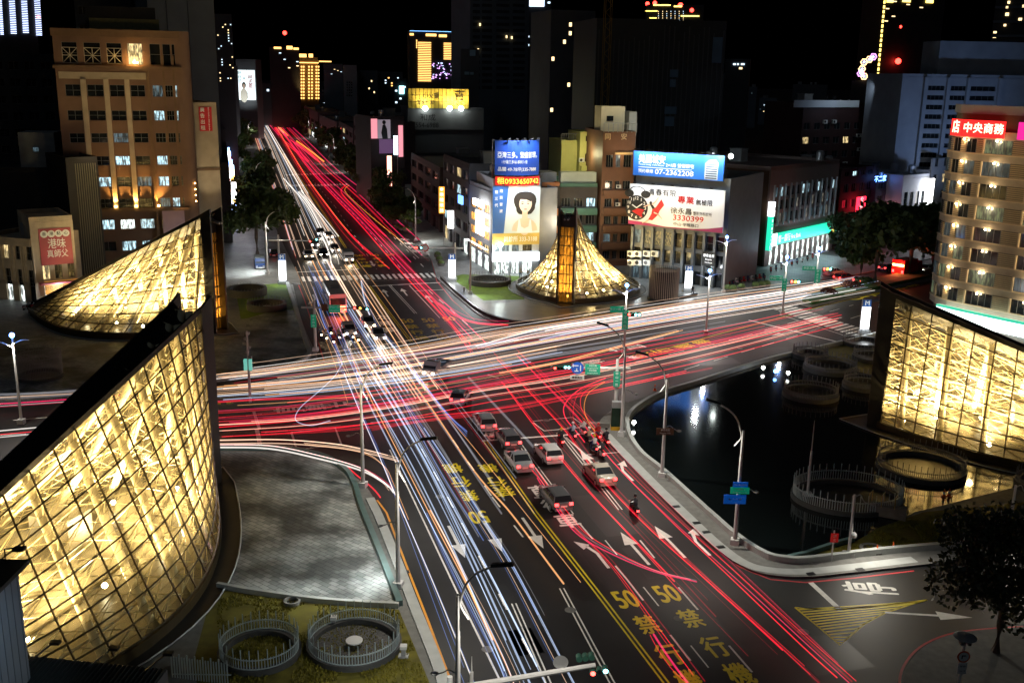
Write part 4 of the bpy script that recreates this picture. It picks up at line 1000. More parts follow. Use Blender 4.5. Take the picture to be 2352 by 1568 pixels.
def lamp_row(f, rect, n, y=-1.3, power=220, top=True, color=(0.8, 0.9, 1.0)):
    x0, z0, x1, z1 = rect; z = z1+0.5 if top else z0-0.4
    for i in range(n):
        x = x0+(x1-x0)*(i+0.5)/n
        m_ = MB(); m_.bar((x, -0.1, z-0.2), (x, y, z), 0.04, 5); m_.cbox((x, y, z-0.05), 0.5, 0.25, 0.2); m_.build('billboard_lamp', M_DARKM, f.t)
        spot_light('billboard_lamp', (x, y-0.1, z-0.2), (x, 0, z0+(z1-z0)*(0.6 if top else 0.5)), power, color, 120, 0.9, 0.1, f.t)
def woman_ad_building():
    A = g(1130, 632); B = g(1238, 634); A.y = 176; B.y = 178; A.x = at(1131, 600, 176).x; B.x = at(1237, 600, 178).x
    H = f_top = at(1185, 420, 177).z
    f = Facade('billboard_building', 'white corner shop building covered by a portrait billboard and a blue board above', 'building', A, B, H, 14, mat('white_panel', (0.5, 0.52, 0.55), 0.6, 0, 0.15, 1))
    cols = [(f.L(a, 570)[0], f.L(b, 570)[0]) for a, b in ((1136, 1148), (1152, 1170), (1176, 1192), (1200, 1222))]
    rows = [(f.L(1185, 577)[1], f.L(1185, 562)[1])]
    shopz = (0.05, f.L(1185, 600)[1])
    f.front(cols, rows+[shopz]); f.wins(cols, rows, picker((2, M_GLASSD), (1, LIT_DIM)), 0.2)
    win(f.t, 0.2, 0.05, f.W-0.4, shopz[1]-0.1, LIT_WHITE, 0.3, 6, 1)
    f.panel('shop_fascia', (1130, 581, 1237, 597), -0.1, glow('shop_fascia_white', (0.85, 0.95, 1.0), 3.0, (0.8, 0.8, 0.8)), 0.4)
    rc = f.panel('portrait_billboard', (1131, 427, 1237, 560), -0.12, mat('billboard_pale_blue', (0.55, 0.66, 0.72), 0.6, 0, 0.12, 0.25), 0.25)
    x0, z0, x1, z1 = rc; w = x1-x0; h = z1-z0; y = -0.40
    flat(f, 'blue_band', [(x0, z0+h*0.2), (x0+w*0.24, z0+h*0.2), (x0+w*0.33, z1), (x0, z1)], y, mat('billboard_blue', (0.01, 0.10, 0.38), 0.5, 0, 0.2, 0.5))
    flat(f, 'gold_band', [(x0, z0), (x1, z0), (x1, z0+h*0.2), (x0, z0+h*0.2)], y-0.004, mat('billboard_gold', (0.50, 0.36, 0.08), 0.5, 0, 0.2, 0.5))
    f.text('第三代', (x0+w*0.03, z0+h*0.62, x0+w*0.12, z0+h*0.95), y-0.02, WP, True, 0.02); f.text('海芙音波', (x0+w*0.13, z0+h*0.52, x0+w*0.22, z0+h*0.97), y-0.02, WP, True, 0.02)
    f.text('尚診所 333-3188', (x0+w*0.25, z0+h*0.05, x1-w*0.05, z0+h*0.15), y-0.02, WP, bold=0.02)
    xc = x0+w*0.68
    blob(f, 'shoulders', xc, z0+h*0.24, w*0.27, h*0.22, y-0.01, SKIN, fn=lambda a: 1.0 if math.sin(a) > -0.15 else 0.35)
    flat(f, 'top', [(xc-w*0.17, z0+h*0.2), (xc+w*0.17, z0+h*0.2), (xc+w*0.15, z0+h*0.30), (xc+w*0.13, z0+h*0.43), (xc+w*0.10, z0+h*0.43), (xc+w*0.08, z0+h*0.31), (xc, z0+h*0.28), (xc-w*0.08, z0+h*0.31), (xc-w*0.10, z0+h*0.43), (xc-w*0.13, z0+h*0.43), (xc-w*0.15, z0+h*0.30)], y-0.016, mat('printed_white_top', (0.7, 0.75, 0.8), 0.7, 0, 0.1, 2))
    blob(f, 'hair', xc, z0+h*0.72, w*0.235, h*0.20, y-0.02, HAIR, fn=lambda a: 1.0+0.08*math.sin(3*a)+(0.12 if math.sin(a) < -0.5 and abs(math.cos(a)) > 0.3 else 0))
    flat(f, 'neck', [(xc-w*0.06, z0+h*0.42), (xc+w*0.06, z0+h*0.42), (xc+w*0.055, z0+h*0.6), (xc-w*0.055, z0+h*0.6)], y-0.024, SKIN)
    blob(f, 'face', xc+w*0.01, z0+h*0.69, w*0.135, h*0.145, y-0.028, mat('printed_face', (0.82, 0.62, 0.50), 0.7, 0, 0.05, 2), fn=lambda a: 1-0.10*max(0, -math.sin(a))*abs(math.cos(a)))
    flat(f, 'fringe', [(xc-w*0.15, z0+h*0.72), (xc-w*0.1, z0+h*0.775), (xc+w*0.02, z0+h*0.77), (xc+w*0.13, z0+h*0.73), (xc+w*0.14, z0+h*0.83), (xc, z0+h*0.88), (xc-w*0.14, z0+h*0.83)], y-0.032, HAIR)
    for dx in (-0.055, 0.065):
        blob(f, 'eye', xc+w*dx, z0+h*0.70, w*0.026, h*0.008, y-0.034, HAIR, 10); blob(f, 'eyebrow', xc+w*dx, z0+h*0.727, w*0.034, h*0.005, y-0.034, HAIR, 10)
    blob(f, 'mouth', xc+w*0.01, z0+h*0.605, w*0.035, h*0.010, y-0.034, mat('printed_lips', (0.55, 0.12, 0.12), 0.6, 0, 0), 12); blob(f, 'nose', xc+w*0.012, z0+h*0.645, w*0.015, h*0.012, y-0.034, SKIN, 10)
    lamp_row(f, rc, 3, -2.2, 900); point_light('floodlight', (f.W*0.1, -1.5, z0-0.8), 500, (0.85, 1.0, 0.95), 0.2, f.t)
    b = MB(); b.ball((f.W*0.13, -1.2, z0+0.2), 0.45, 10, 6); b.build('floodlight', glow('white_flood', (0.9, 1.0, 0.95), 25), f.t)
    # upper board: curved blue with a red number strip
    def curved(name, px, m, bow=1.3, y0=-0.4):
        xa, zt = f.L(px[0], px[1]); xb, zb = f.L(px[2], px[3]); b = MB(); rows_ = []
        for i in range(13):
            t = i/12; x = xa+(xb-xa)*t; yy = y0-bow*math.sin(math.pi*t); rows_.append([(x, yy, zb), (x, yy, zt), (x, yy+0.2, zt), (x, yy+0.2, zb)])
        b.grid(rows_, close=True); b.build(name, m, f.t); return xa, zb, xb, zt, lambda x: y0-bow*math.sin(math.pi*(x-xa)/(xb-xa))
    def ctext(body, rc, fx, m, bold=0.015):
        x0, z0, x1, z1 = rc; key = (body, 'CENTER')
        if key not in TXT: TXT[key] = text_mesh(body)
        vs = TXT[key][0]; a0 = min(v[0] for v in vs); a1 = max(v[0] for v in vs); c0 = min(v[1] for v in vs); c1 = max(v[1] for v in vs); b = MB()
        for q, (ox, oz) in enumerate(((0, 0), (bold, 0), (0, bold))):
            pts = []
            for v in vs:
                x = x0+(v[0]-a0+ox)/(a1-a0)*(x1-x0); z = z0+(v[1]-c0+oz)/(c1-c0)*(z1-z0); pts.append((x, fx(x)-0.05-q*0.003, z))
            b.add(pts, TXT[key][1])
        b.build('lettering', m, f.t)
    xa, zb, xb, zt, fx = curved('blue_billboard', (1136, 322, 1236, 401), mat('billboard_deep_blue', (0.012, 0.06, 0.36), 0.5, 0, 0.2, 0.3)); ww = xb-xa; hh = zt-zb
    ctext('亞灣三多。繁盛首環。', (xa+ww*0.05, zb+hh*0.5, xb-ww*0.06, zb+hh*0.68), fx, WP); ctext('1分鐘三多站·即刻入住', (xa+ww*0.14, zb+hh*0.34, xb-ww*0.3, zb+hh*0.44), fx, WP)
    ctext('晶閣 49-78坪|335-7888', (xa+ww*0.06, zb+hh*0.1, xb-ww*0.08, zb+hh*0.24), fx, WP)
    spot_light('billboard_lamp', (xa+ww*0.3, -4.5, zt+1.5), (xa+ww*0.4, -1.5, zb+hh*0.5), 3600, (0.8, 0.9, 1.0), 110, 0.9, 0.2, f.t); spot_light('billboard_lamp', (xa+ww*0.8, -4.5, zt+1.5), (xa+ww*0.7, -1.5, zb+hh*0.5), 3600, (0.8, 0.9, 1.0), 110, 0.9, 0.2, f.t)
    for i in range(6):
        x = xa+ww*(i+0.5)/6; b = MB(); b.bar((x, fx(x)+0.1, zt), (x, fx(x)-1.2, zt+0.4), 0.04, 4); b.cbox((x, fx(x)-1.3, zt+0.4), 0.4, 0.25, 0.18); b.build('billboard_lamp', M_DARKM, f.t)
    b = MB()
    for i in range(7):
        x = xa+ww*i/6; b.bar((x, 1.5, f.H), (x, 1.5, zt), 0.1, 5); b.bar((x, 1.5, zt), (x, fx(x)+0.2, zt), 0.06, 4)
    b.build('billboard_frame', M_GREYM, f.t)
    xa, zb, xb, zt, fx = curved('red_number_board', (1137, 405, 1237, 424), glow('red_number_board', (0.9, 0.03, 0.02), 0.5, (0.6, 0.02, 0.02)))
    ctext('租0933650742', (xa+(xb-xa)*0.03, zb+(zt-zb)*0.15, xb-(xb-xa)*0.03, zt-(zt-zb)*0.12), fx, glow('yellow_lettering', (1.0, 0.75, 0.1), 1.2, (0.8, 0.6, 0.05)), 0.03)
    # road-side flank with glowing signs
    A2 = Vector((at(1076, 560, 188).x, 190, 0)); B2 = Vector((A.x-0.2, A.y+0.4, 0))
    f2 = Facade('shop_building', 'four storey shop building with orange lit windows beside the portrait billboard', 'shop', A2, B2, at(1100, 432, 184).z, 12, mat('grey_render', (0.22, 0.23, 0.25), 0.7, 0, 0.2, 0.6))
    cols = [(f2.W*(0.06+0.30*i), f2.W*(0.06+0.30*i)+f2.W*0.24) for i in range(3)]; rows = [(f2.L(1100, 572-k*30)[1], f2.L(1100, 553-k*30)[1]) for k in range(4)]
    f2.front(cols, rows+[(0.05, 2.9)]); f2.wins(cols, rows, picker((3, lit_window('amber_window', (1.0, 0.45, 0.08), 3.0)), (1, LIT_WARM), (1, M_GLASSD)), 0.22, 3, 1); win(f2.t, 0.3, 0.05, f2.W-0.6, 2.8, LIT_WHITE, 0.25, 4)
    f2.panel('shop_awning', (1082, 548, 1128, 574), -0.6, glow('white_awning_sign', (1.0, 0.97, 0.95), 4.0, (0.8, 0.8, 0.8)), 0.5)
    sg = glow('white_lightbox', (1.0, 0.98, 0.95), 7.0, (0.8, 0.8, 0.8))
    f2.panel('lightbox', (1101, 454, 1124, 478), -0.9, sg, 0.3); f2.panel('lightbox', (1107, 481, 1124, 542), -0.9, sg, 0.3)
    rc = f2.panel('lightbox', (1066, 447, 1075, 470), -0.9, glow('blue_lightbox', (0.1, 0.3, 1.0), 4.0), 0.3)
    point_light('sign_glow_fill', (f2.W*0.6, -3, 10), 700, (0.6, 0.75, 1.0), 0.5, f2.t)  # unseen lamp standing in for the spill of the lightboxes
woman_ad_building()

def balcony_block(name, label, px0, px1, Y0, Y1, ptop, bay, mwall, n, zs=(590, 430), extra=None, depth=14):
    A = Vector((at(px0, 560, Y0).x, Y0, 0)); B = Vector((at(px1, 560, Y1).x, Y1, 0))
    f = Facade(name, label, 'apartment building', A, B, at((px0+px1)/2, ptop, (Y0+Y1)/2).z, depth, mwall)
    h = 3.15; k = int(f.H/h); rows = [(i*h+1.35, i*h+2.95) for i in range(k)]; w = f.W/n; cols = [(i*w+w*0.14, (i+1)*w-w*0.14) for i in range(n)]
    f.front(cols, rows, wall=mat('dark_recess_wall', (0.05, 0.04, 0.035), 0.8, 0, 0.3, 1) if bay else None)
    f.wins(cols, rows, picker((14, M_GLASSD), (2, LIT_DIM), (1, LIT_COOL)), 0.22, 3, 1)
    if bay:
        for i in range(k):
            m_ = MB(); m_.box(0.1, -1.0, i*h, f.W-0.1, -0.05, i*h+1.2); m_.build('balcony', mwall, f.t)
    for i in range(0, k):
        if rnd.random() < 0.7: ac_unit(f.t, rnd.uniform(0.3, f.W-1.2), i*h+1.45, -0.75, 1.1)
    return f
M_ORB = mat('orange_brick_tile', (0.42, 0.15, 0.045), 0.6, 0, 0.25, 1); M_GRT = mat('dark_green_tile', (0.05, 0.13, 0.095), 0.5, 0, 0.3, 1); M_YEW = mat('yellow_render', (0.55, 0.52, 0.18), 0.8, 0, 0.15, 0.5); M_BRT = mat('dark_brown_tile', (0.14, 0.065, 0.035), 0.6, 0, 0.25, 1)
f = balcony_block('apartment_building', 'narrow orange tiled block with balconies right of the portrait billboard', 1239, 1282, 184, 185, 428, True, M_ORB, 2)
point_light('street_glow_fill', (f.W/2, -6, 9), 500, (1.0, 0.85, 0.6), 0.5, f.t)  # unseen fill lamp for the orange front
m_ = MB(); m_.box(0.5, 2, f.H, 3.6, 6, f.H+2.3); m_.build('penthouse', mat('pale_grey_render', (0.3, 0.31, 0.3), 0.8, 0, 0.4, 0.6), f.t)
f = balcony_block('apartment_building', 'dark green tiled block with curved balconies behind the canopy tip', 1283, 1368, 186, 187, 430, True, M_GRT, 3)
point_light('street_glow_fill', (f.W/2, -5, 12), 350, (0.85, 1.0, 0.9), 0.5, f.t)  # unseen fill lamp for the green front
m_ = MB(); m_.box(0.2, 0.5, f.H, f.W-0.2, 3, f.H+2.6); m_.build('roof_shed', mat('pale_green_render', (0.42, 0.48, 0.44), 0.8, 0, 0.2, 0.6), f.t)
def yellow_house():
    A = Vector((at(1288, 400, 199).x, 199, 0)); B = Vector((at(1330, 400, 200).x, 200, 0))
    f = Facade('apartment_building', 'pale yellow plain stair tower behind the green block', 'apartment building', A, B, at(1310, 331, 199).z, 8, M_YEW)
    m_ = MB(); m_.box(0, 0, 0, f.W, 0.34, f.H); m_.build('front_wall', M_YEW, f.t)
    m_ = MB()
    for i in range(9): m_.bar((f.W*i/8, 0.1, f.H+0.7), (f.W*i/8, 0.1, f.H+1.9), 0.04, 4)
    m_.bar((0, 0.1, f.H+1.9), (f.W, 0.1, f.H+1.9), 0.05, 4); m_.build('roof_rail', M_GREYM, f.t)
    A = Vector((at(1331, 400, 197).x, 198, 0)); B = Vector((at(1378, 400, 198).x, 199, 0))
    f = Facade('apartment_building', 'bright yellow house wall with small dark windows left of the brown named tower', 'apartment building', A, B, at(1350, 312, 198).z, 8, M_YEW)
    cols = [(f.L(1345, 330)[0], f.L(1357, 330)[0])]; rows = [(f.L(1350, 325)[1], f.L(1350, 311)[1]), (f.L(1350, 372)[1], f.L(1350, 353)[1])]
    f.front(cols, rows); f.wins(cols, rows, picker((1, M_GLASSD)), 0.2, 2)
    ac_unit(f.t, cols[0][0]-1.3, rows[1][0], -0.5, 1.2); ac_unit(f.t, cols[0][1]+0.3, rows[1][0]+0.6, -0.5, 1.2)
    m_ = MB(); m_.box(0.1, -0.9, rows[1][0]-1.6, f.W-0.1, -0.02, rows[1][0]-0.7); m_.build('balcony', M_YEW, f.t)
    point_light('yellow_wall_fill', (-1, -4.5, f.H-3), 900, (1.0, 0.92, 0.5), 0.5, f.t)  # unseen fill lamp near roof height, brightens the yellow walls
yellow_house()
def named_tower():
    A = Vector((at(1376, 560, 186).x, 186, 0)); B = Vector((at(1449, 560, 187).x, 187, 0)); H = at(1410, 312, 186).z
    f = Facade('apartment_building', 'tall brown tiled tower block with bronze characters under its roof terrace', 'apartment building', A, B, H, 14, M_BRT)
    h = 3.2; k = int((H-6)/h); rows = [(i*h+1.3, i*h+2.8) for i in range(k)]+[(H-5.6, H-3.4)]; cols = [(f.W*0.12, f.W*0.34), (f.W*0.42, f.W*0.56), (f.W*0.66, f.W*0.9)]
    f.front(cols, rows); f.wins(cols, rows, picker((10, M_GLASSD), (1, LIT_DIM)), 0.2, 3)
    for i in range(k):
        m_ = MB(); m_.box(0.4, -0.7, i*h+0.05, f.W-0.4, -0.03, i*h+1.15); m_.build('balcony', M_BRT, f.t)
        if rnd.random() < 0.6: ac_unit(f.t, f.W*0.45, i*h+1.5, -0.5)
    bz = mat('bronze_lettering', (0.65, 0.48, 0.28), 0.4, 0.4, 0.1, 2)
    for ch, px in (('同', 1396), ('安', 1433)):
        x, z = f.L(px, 315); f.text(ch, (x-0.75, z-0.8, x+0.75, z+0.8), -0.06, bz, True, 0.02)
    m_ = MB(); m_.box(f.W*0.38, -0.3, H-3.3, f.W*0.92, 0, H-2.9); m_.build('terrace_beam', mat('lit_beam', (0.6, 0.42, 0.2), 0.6, 0, 0.1, 1), f.t)
    point_light('terrace_light', (f.W*0.6, -1.2, H-3.8), 60, (1.0, 0.7, 0.35), 0.2, f.t); spot_light('terrace_light', (f.W*0.5, -4, H-4), (f.W*0.5, 0, H), 250, (1.0, 0.8, 0.55), 90, 0.8, 0.2, f.t)
    m_ = MB()
    for i in range(8): m_.bar((f.W*i/7, -0.3, H+0.6), (f.W*i/7, -0.3, H+2.2), 0.06, 4)
    m_.bar((0, -0.3, H+2.2), (f.W, -0.3, H+2.2), 0.07, 4); m_.build('roof_rail', M_GREYM, f.t)
    cr = mat('cream_penthouse', (0.5, 0.46, 0.34), 0.8, 0, 0.2, 0.6)
    x0, zt = f.L(1391, 256); x1, _ = f.L(1446, 256); m_ = MB(); m_.box(x0, 3, H, x1, 8, zt+0.8); m_.build('penthouse', cr, f.t)
    m_ = MB(); m_.box(x0+1, 2.7, zt-1.8, x0+2.2, 3.0, zt-0.9); m_.build('window', M_GLASSD, f.t)
    x2, zt2 = f.L(1478, 266); m_ = MB(); m_.box(f.W*0.97, 4.2, H-8, x2, 9, zt2+0.5); m_.build('stair_tower', mat('pale_render', (0.5, 0.5, 0.46), 0.8, 0, 0.2, 0.5), f.t)
    spot_light('penthouse_fill', (f.W*0.3, -6, H+8), (f.W*0.6, 4, H+4), 1500, (1.0, 0.95, 0.7), 80, 0.8, 0.3, f.t); spot_light('penthouse_fill', (f.W+6, -8, H+2), (f.W+1, 4, H+2), 1200, (0.9, 1.0, 1.0), 60, 0.8, 0.3, f.t)  # unseen lamps floating off the tower, brighten the penthouse and stair tower
    point_light('street_glow_fill', (f.W/2, -7, 14), 500, (1.0, 0.75, 0.5), 0.5, f.t)  # unseen fill lamp for the brown front
named_tower()
def clock_ad_building():
    A = Vector((at(1450, 640, 175.5).x, 175.5, 0)); B = Vector((at(1662, 650, 166.5).x, 166.5, 0)); H = at(1555, 413, 171).z
    slate = mat('slate_cladding', (0.11, 0.12, 0.13), 0.5, 0, 0.3, 0.8)
    f = Facade('billboard_building', 'grey corner building carrying a clock advertisement and a bright blue housing billboard', 'building', A, B, H, 16, slate)
    n = 9; w = f.W/n; cols = [(i*w+w*0.1, (i+1)*w-w*0.1) for i in range(n)]
    zr = [(f.L(1555, 568)[1], f.L(1555, 535)[1]), (f.L(1555, 606)[1], f.L(1555, 577)[1]), (0.05, f.L(1555, 618)[1])]
    f.front(cols, zr)
    for k, r in enumerate(zr):
        for i, c in enumerate(cols):
            m = M_GLASSD
            if k == 0 and 1 <= i <= 3: m = lit_window('gold_foil_window', (0.7, 0.55, 0.25), 0.5, 3)
            elif k == 0 and i == 0: m = LIT_DIM
            elif k == 2 and rnd.random() < 0.4: m = LIT_DIM
            win(f.t, c[0], r[0], c[1]-c[0], r[1]-r[0], m, 0.2, 1, 2 if k == 0 else 1)
    for i in range(n+1):
        m_ = MB(); m_.box(i*w-0.22, -0.5, 0, i*w+0.22, 0, zr[0][1]+0.4); m_.build('column', slate, f.t)
    # clock advertisement
    rc = f.panel('clock_advertisement', (1452, 421, 1664, 534), -0.6, mat('billboard_white', (0.78, 0.80, 0.84), 0.6, 0, 0.06, 0.3), 0.25); x0, z0, x1, z1 = rc; W_b = x1-x0; h = z1-z0; y = -0.88
    RED = mat('printed_red', (0.55, 0.02, 0.02), 0.6, 0, 0.1, 1)
    pts = [(x0+W_b*t, z0+h*(0.02+0.10*(1-t)*(1-t)-0.0)) for t in (0, .15, .3, .45, .6)]+[(x0+W_b*.8, z0+h*.06), (x1, z0+h*0.16)]
    flat(f, 'magenta_sweep', [(x0, z0), (x1, z0), (x1, z0+h*0.14), (x0+W_b*0.85, z0+h*0.07), (x0+W_b*0.7, z0+h*0.03), (x0+W_b*0.4, z0+h*0.02), (x0+W_b*0.15, z0+h*0.08), (x0, z0+h*0.10)], y, mat('printed_magenta', (0.32, 0.02, 0.12), 0.6, 0, 0.2, 0.5))
    cx, cz, r = x0+W_b*0.085, z0+h*0.42, h*0.31
    blob(f, 'clock_body', cx, cz, r, r, y-0.004, BK, 32)
    for sx in (-0.7, 0.75): blob(f, 'clock_bell', cx+r*sx, cz+r*1.12, r*0.42, r*0.3, y-0.006, BK, 14)
    m_ = MB(); m_.tube([(cx+r*0.75*math.cos(a), y-0.02, cz+r*1.15+r*0.55*math.sin(a)) for a in [k*math.pi/10 for k in range(11)]], 0.08, 4); m_.build('clock_handle', BK, f.t)
    for k, s_ in enumerate(('12', '1', '2', '3', '4', '5', '6', '7', '8', '9', '10', '11')):
        a = math.pi/2-k*math.pi/6; ex, ez = cx+r*0.76*math.cos(a), cz+r*0.76*math.sin(a); f.text(s_, (ex-r*0.13, ez-r*0.12, ex+r*0.13, ez+r*0.12), y-0.012, WP, bold=0.03)
    for ang, ln in ((35, 0.6), (150, 0.45)):
        m_ = MB(); a = R(ang); m_.bar((cx, y-0.03, cz), (cx+r*ln*math.cos(a), y-0.03, cz+r*ln*math.sin(a)), 0.09, 4); m_.build('clock_hand', WP, f.t)
    flat(f, 'red_cloth', [(cx-r*0.4, cz-r*0.3), (cx+r*0.1, cz-r*0.05), (cx+r*0.7, cz-r*0.1), (cx+r*0.5, cz-r*0.45), (cx+r*0.55, cz-r*0.75), (cx+r*0.1, cz-r*0.55)], y-0.02, RED)
    dx, dz = x0+W_b*0.27, z0+h*0.42
    flat(f, 'red_dress', [(dx-h*0.03, dz+h*0.02), (dx+h*0.06, dz+h*0.05), (dx+h*0.2, dz+h*0.26), (dx+h*0.28, dz+h*0.12), (dx+h*0.17, dz-h*0.02), (dx+h*0.12, dz-h*0.14), (dx-h*0.02, dz-h*0.28), (dx-h*0.13, dz-h*0.27), (dx-h*0.05, dz-h*0.12)], y-0.012, RED)
    blob(f, 'dancer_head', dx-h*0.08, dz+h*0.15, h*0.035, h*0.04, y-0.016, HAIR, 12); flat(f, 'dancer_torso', [(dx-h*0.10, dz+h*0.11), (dx-h*0.03, dz+h*0.12), (dx+h*0.04, dz+h*0.02), (dx-h*0.03, dz)], y-0.014, BK)
    for pa in ([(dx-h*0.04, dz+h*0.11), (dx+h*0.05, dz+h*0.2), (dx+h*0.12, dz+h*0.31)], [(dx-h*0.1, dz+h*0.1), (dx-h*0.2, dz+h*0.07), (dx-h*0.27, dz+h*0.03)], [(dx+h*0.02, dz-h*0.08), (dx+h*0.12, dz-h*0.11), (dx+h*0.24, dz-h*0.22)], [(dx-h*0.12, dz-h*0.27), (dx-h*0.2, dz-h*0.33), (dx-h*0.29, dz-h*0.36)]):
        m_ = MB(); m_.tube([(a, y-0.02, b) for a, b in pa], [h*0.018, h*0.014, h*0.009], 5); m_.build('dancer_limb', SKIN, f.t)
    f.text('青春有限', (x0+W_b*0.21, z0+h*0.76, x0+W_b*0.5, z0+h*0.92), y-0.01, BK, bold=0.025); f.text('專業', (x0+W_b*0.52, z0+h*0.62, x0+W_b*0.69, z0+h*0.80), y-0.01, RED, bold=0.035); f.text('無極限', (x0+W_b*0.71, z0+h*0.61, x0+W_b*0.88, z0+h*0.75), y-0.01, BK, bold=0.03)
    f.text('徐永昌', (x0+W_b*0.45, z0+h*0.36, x0+W_b*0.67, z0+h*0.51), y-0.01, BK, bold=0.02); f.text('整形外科診所', (x0+W_b*0.69, z0+h*0.36, x0+W_b*0.88, z0+h*0.45), y-0.01, BK, bold=0.02)
    f.text('3330399', (x0+W_b*0.45, z0+h*0.20, x0+W_b*0.83, z0+h*0.33), y-0.01, RED, bold=0.03); f.text('中山·苓雅路口', (x0+W_b*0.48, z0+h*0.07, x0+W_b*0.76, z0+h*0.15), y-0.01, BK, bold=0.02)
    lamp_row(f, rc, 5, -2.6, 480)
    # blue housing billboard on the roof
    rc = f.panel('blue_billboard', (1460, 346, 1664, 416), -0.4, mat('billboard_azure', (0.015, 0.13, 0.55), 0.5, 0, 0.3, 0.15), 0.25); x0, z0, x1, z1 = rc; W_b = x1-x0; h = z1-z0; y = -0.67
    f.text('美麗城安', (x0+W_b*0.06, z0+h*0.52, x0+W_b*0.36, z0+h*0.88), y, WP, bold=0.02); f.text('2+1房 雙衛豪宅', (x0+W_b*0.37, z0+h*0.42, x0+W_b*0.68, z0+h*0.58), y, WP, bold=0.02)
    f.text('Terrace Living, a new lifestyle', (x0+W_b*0.06, z0+h*0.42, x0+W_b*0.35, z0+h*0.50), y, WP)
    f.text('預約專線', (x0+W_b*0.06, z0+h*0.12, x0+W_b*0.23, z0+h*0.28), y, WP, bold=0.015); f.text('07-2362208', (x0+W_b*0.25, z0+h*0.10, x0+W_b*0.68, z0+h*0.30), y, WP, bold=0.03)
    m_ = MB(); m_.box(x0+W_b*0.06, y-0.01, z0+h*0.345, x0+W_b*0.66, y, z0+h*0.365); m_.build('rule', WP, f.t)
    pg = mat('printed_tower_grey', (0.45, 0.48, 0.5), 0.6, 0, 0.3, 1); pd = mat('printed_tower_dark', (0.05, 0.07, 0.1), 0.6, 0, 0.2, 1)
    flat(f, 'printed_tower', [(x0+W_b*0.80, z0+h*0.03), (x0+W_b*0.94, z0+h*0.03), (x0+W_b*0.94, z0+h*0.72), (x0+W_b*0.91, z0+h*0.84), (x0+W_b*0.84, z0+h*0.8), (x0+W_b*0.80, z0+h*0.66)], y, pg)
    for j in range(7): flat(f, 'printed_storey', [(x0+W_b*0.81, z0+h*(0.06+0.09*j)), (x0+W_b*0.93, z0+h*(0.06+0.09*j)), (x0+W_b*0.93, z0+h*(0.115+0.09*j)), (x0+W_b*0.81, z0+h*(0.115+0.09*j))], y-0.01, pd)
    lamp_row(f, rc, 7, -2.4, 1300, color=(0.75, 0.9, 1.0))
    b = MB(); b.ball((f.W+0.3, -1.5, z1+0.1), 0.4, 10, 6); b.build('floodlight', glow('white_flood', (0.9, 1.0, 0.95), 25), f.t); point_light('floodlight', (f.W-2.5, -2.6, z1+0.2), 900, (0.9, 1.0, 1.0), 0.2, f.t)
    m_ = MB()
    for i in range(8): m_.bar((x0+W_b*i/7, 0.5, H), (x0+W_b*i/7, 0.2, z1), 0.1, 5)
    m_.build('billboard_frame', M_DARKM, f.t)
    # air conditioners, shop sign
    for k, py in enumerate((587, 607)):
        for px in (1446, 1462, 1482, 1500)[:4-k]:
            x, z = f.L(px, py); ac_unit(f.t, x, z, -0.9, 1.55)
    rc = f.panel('shop_board', (1617, 576, 1645, 611), -0.55, BK, 0.1); xx0, zz0, xx1, zz1 = rc; hh = zz1-zz0
    f.text('單車倉庫', (xx0+0.2, zz0+hh*0.62, xx1-0.2, zz0+hh*0.85), -0.7, WL, bold=0.02); f.text('Bicycle', (xx0+0.6, zz0+hh*0.38, xx1-0.6, zz0+hh*0.52), -0.7, WL); f.text('Warehouse', (xx0+0.5, zz0+hh*0.18, xx1-0.5, zz0+hh*0.30), -0.7, WL)
    point_light('front_fill', ((xx0+xx1)/2, -2.5, zz1+0.5), 80, (1, 1, 1), 0.2, f.t)  # unseen lamp over the bicycle shop board, no fixture
    for x in (f.W*0.15, f.W*0.5, f.W*0.8): point_light('arcade_light', (x, -2.5, 3.2), 180, (0.85, 0.95, 1.0), 0.2, f.t)
clock_ad_building()

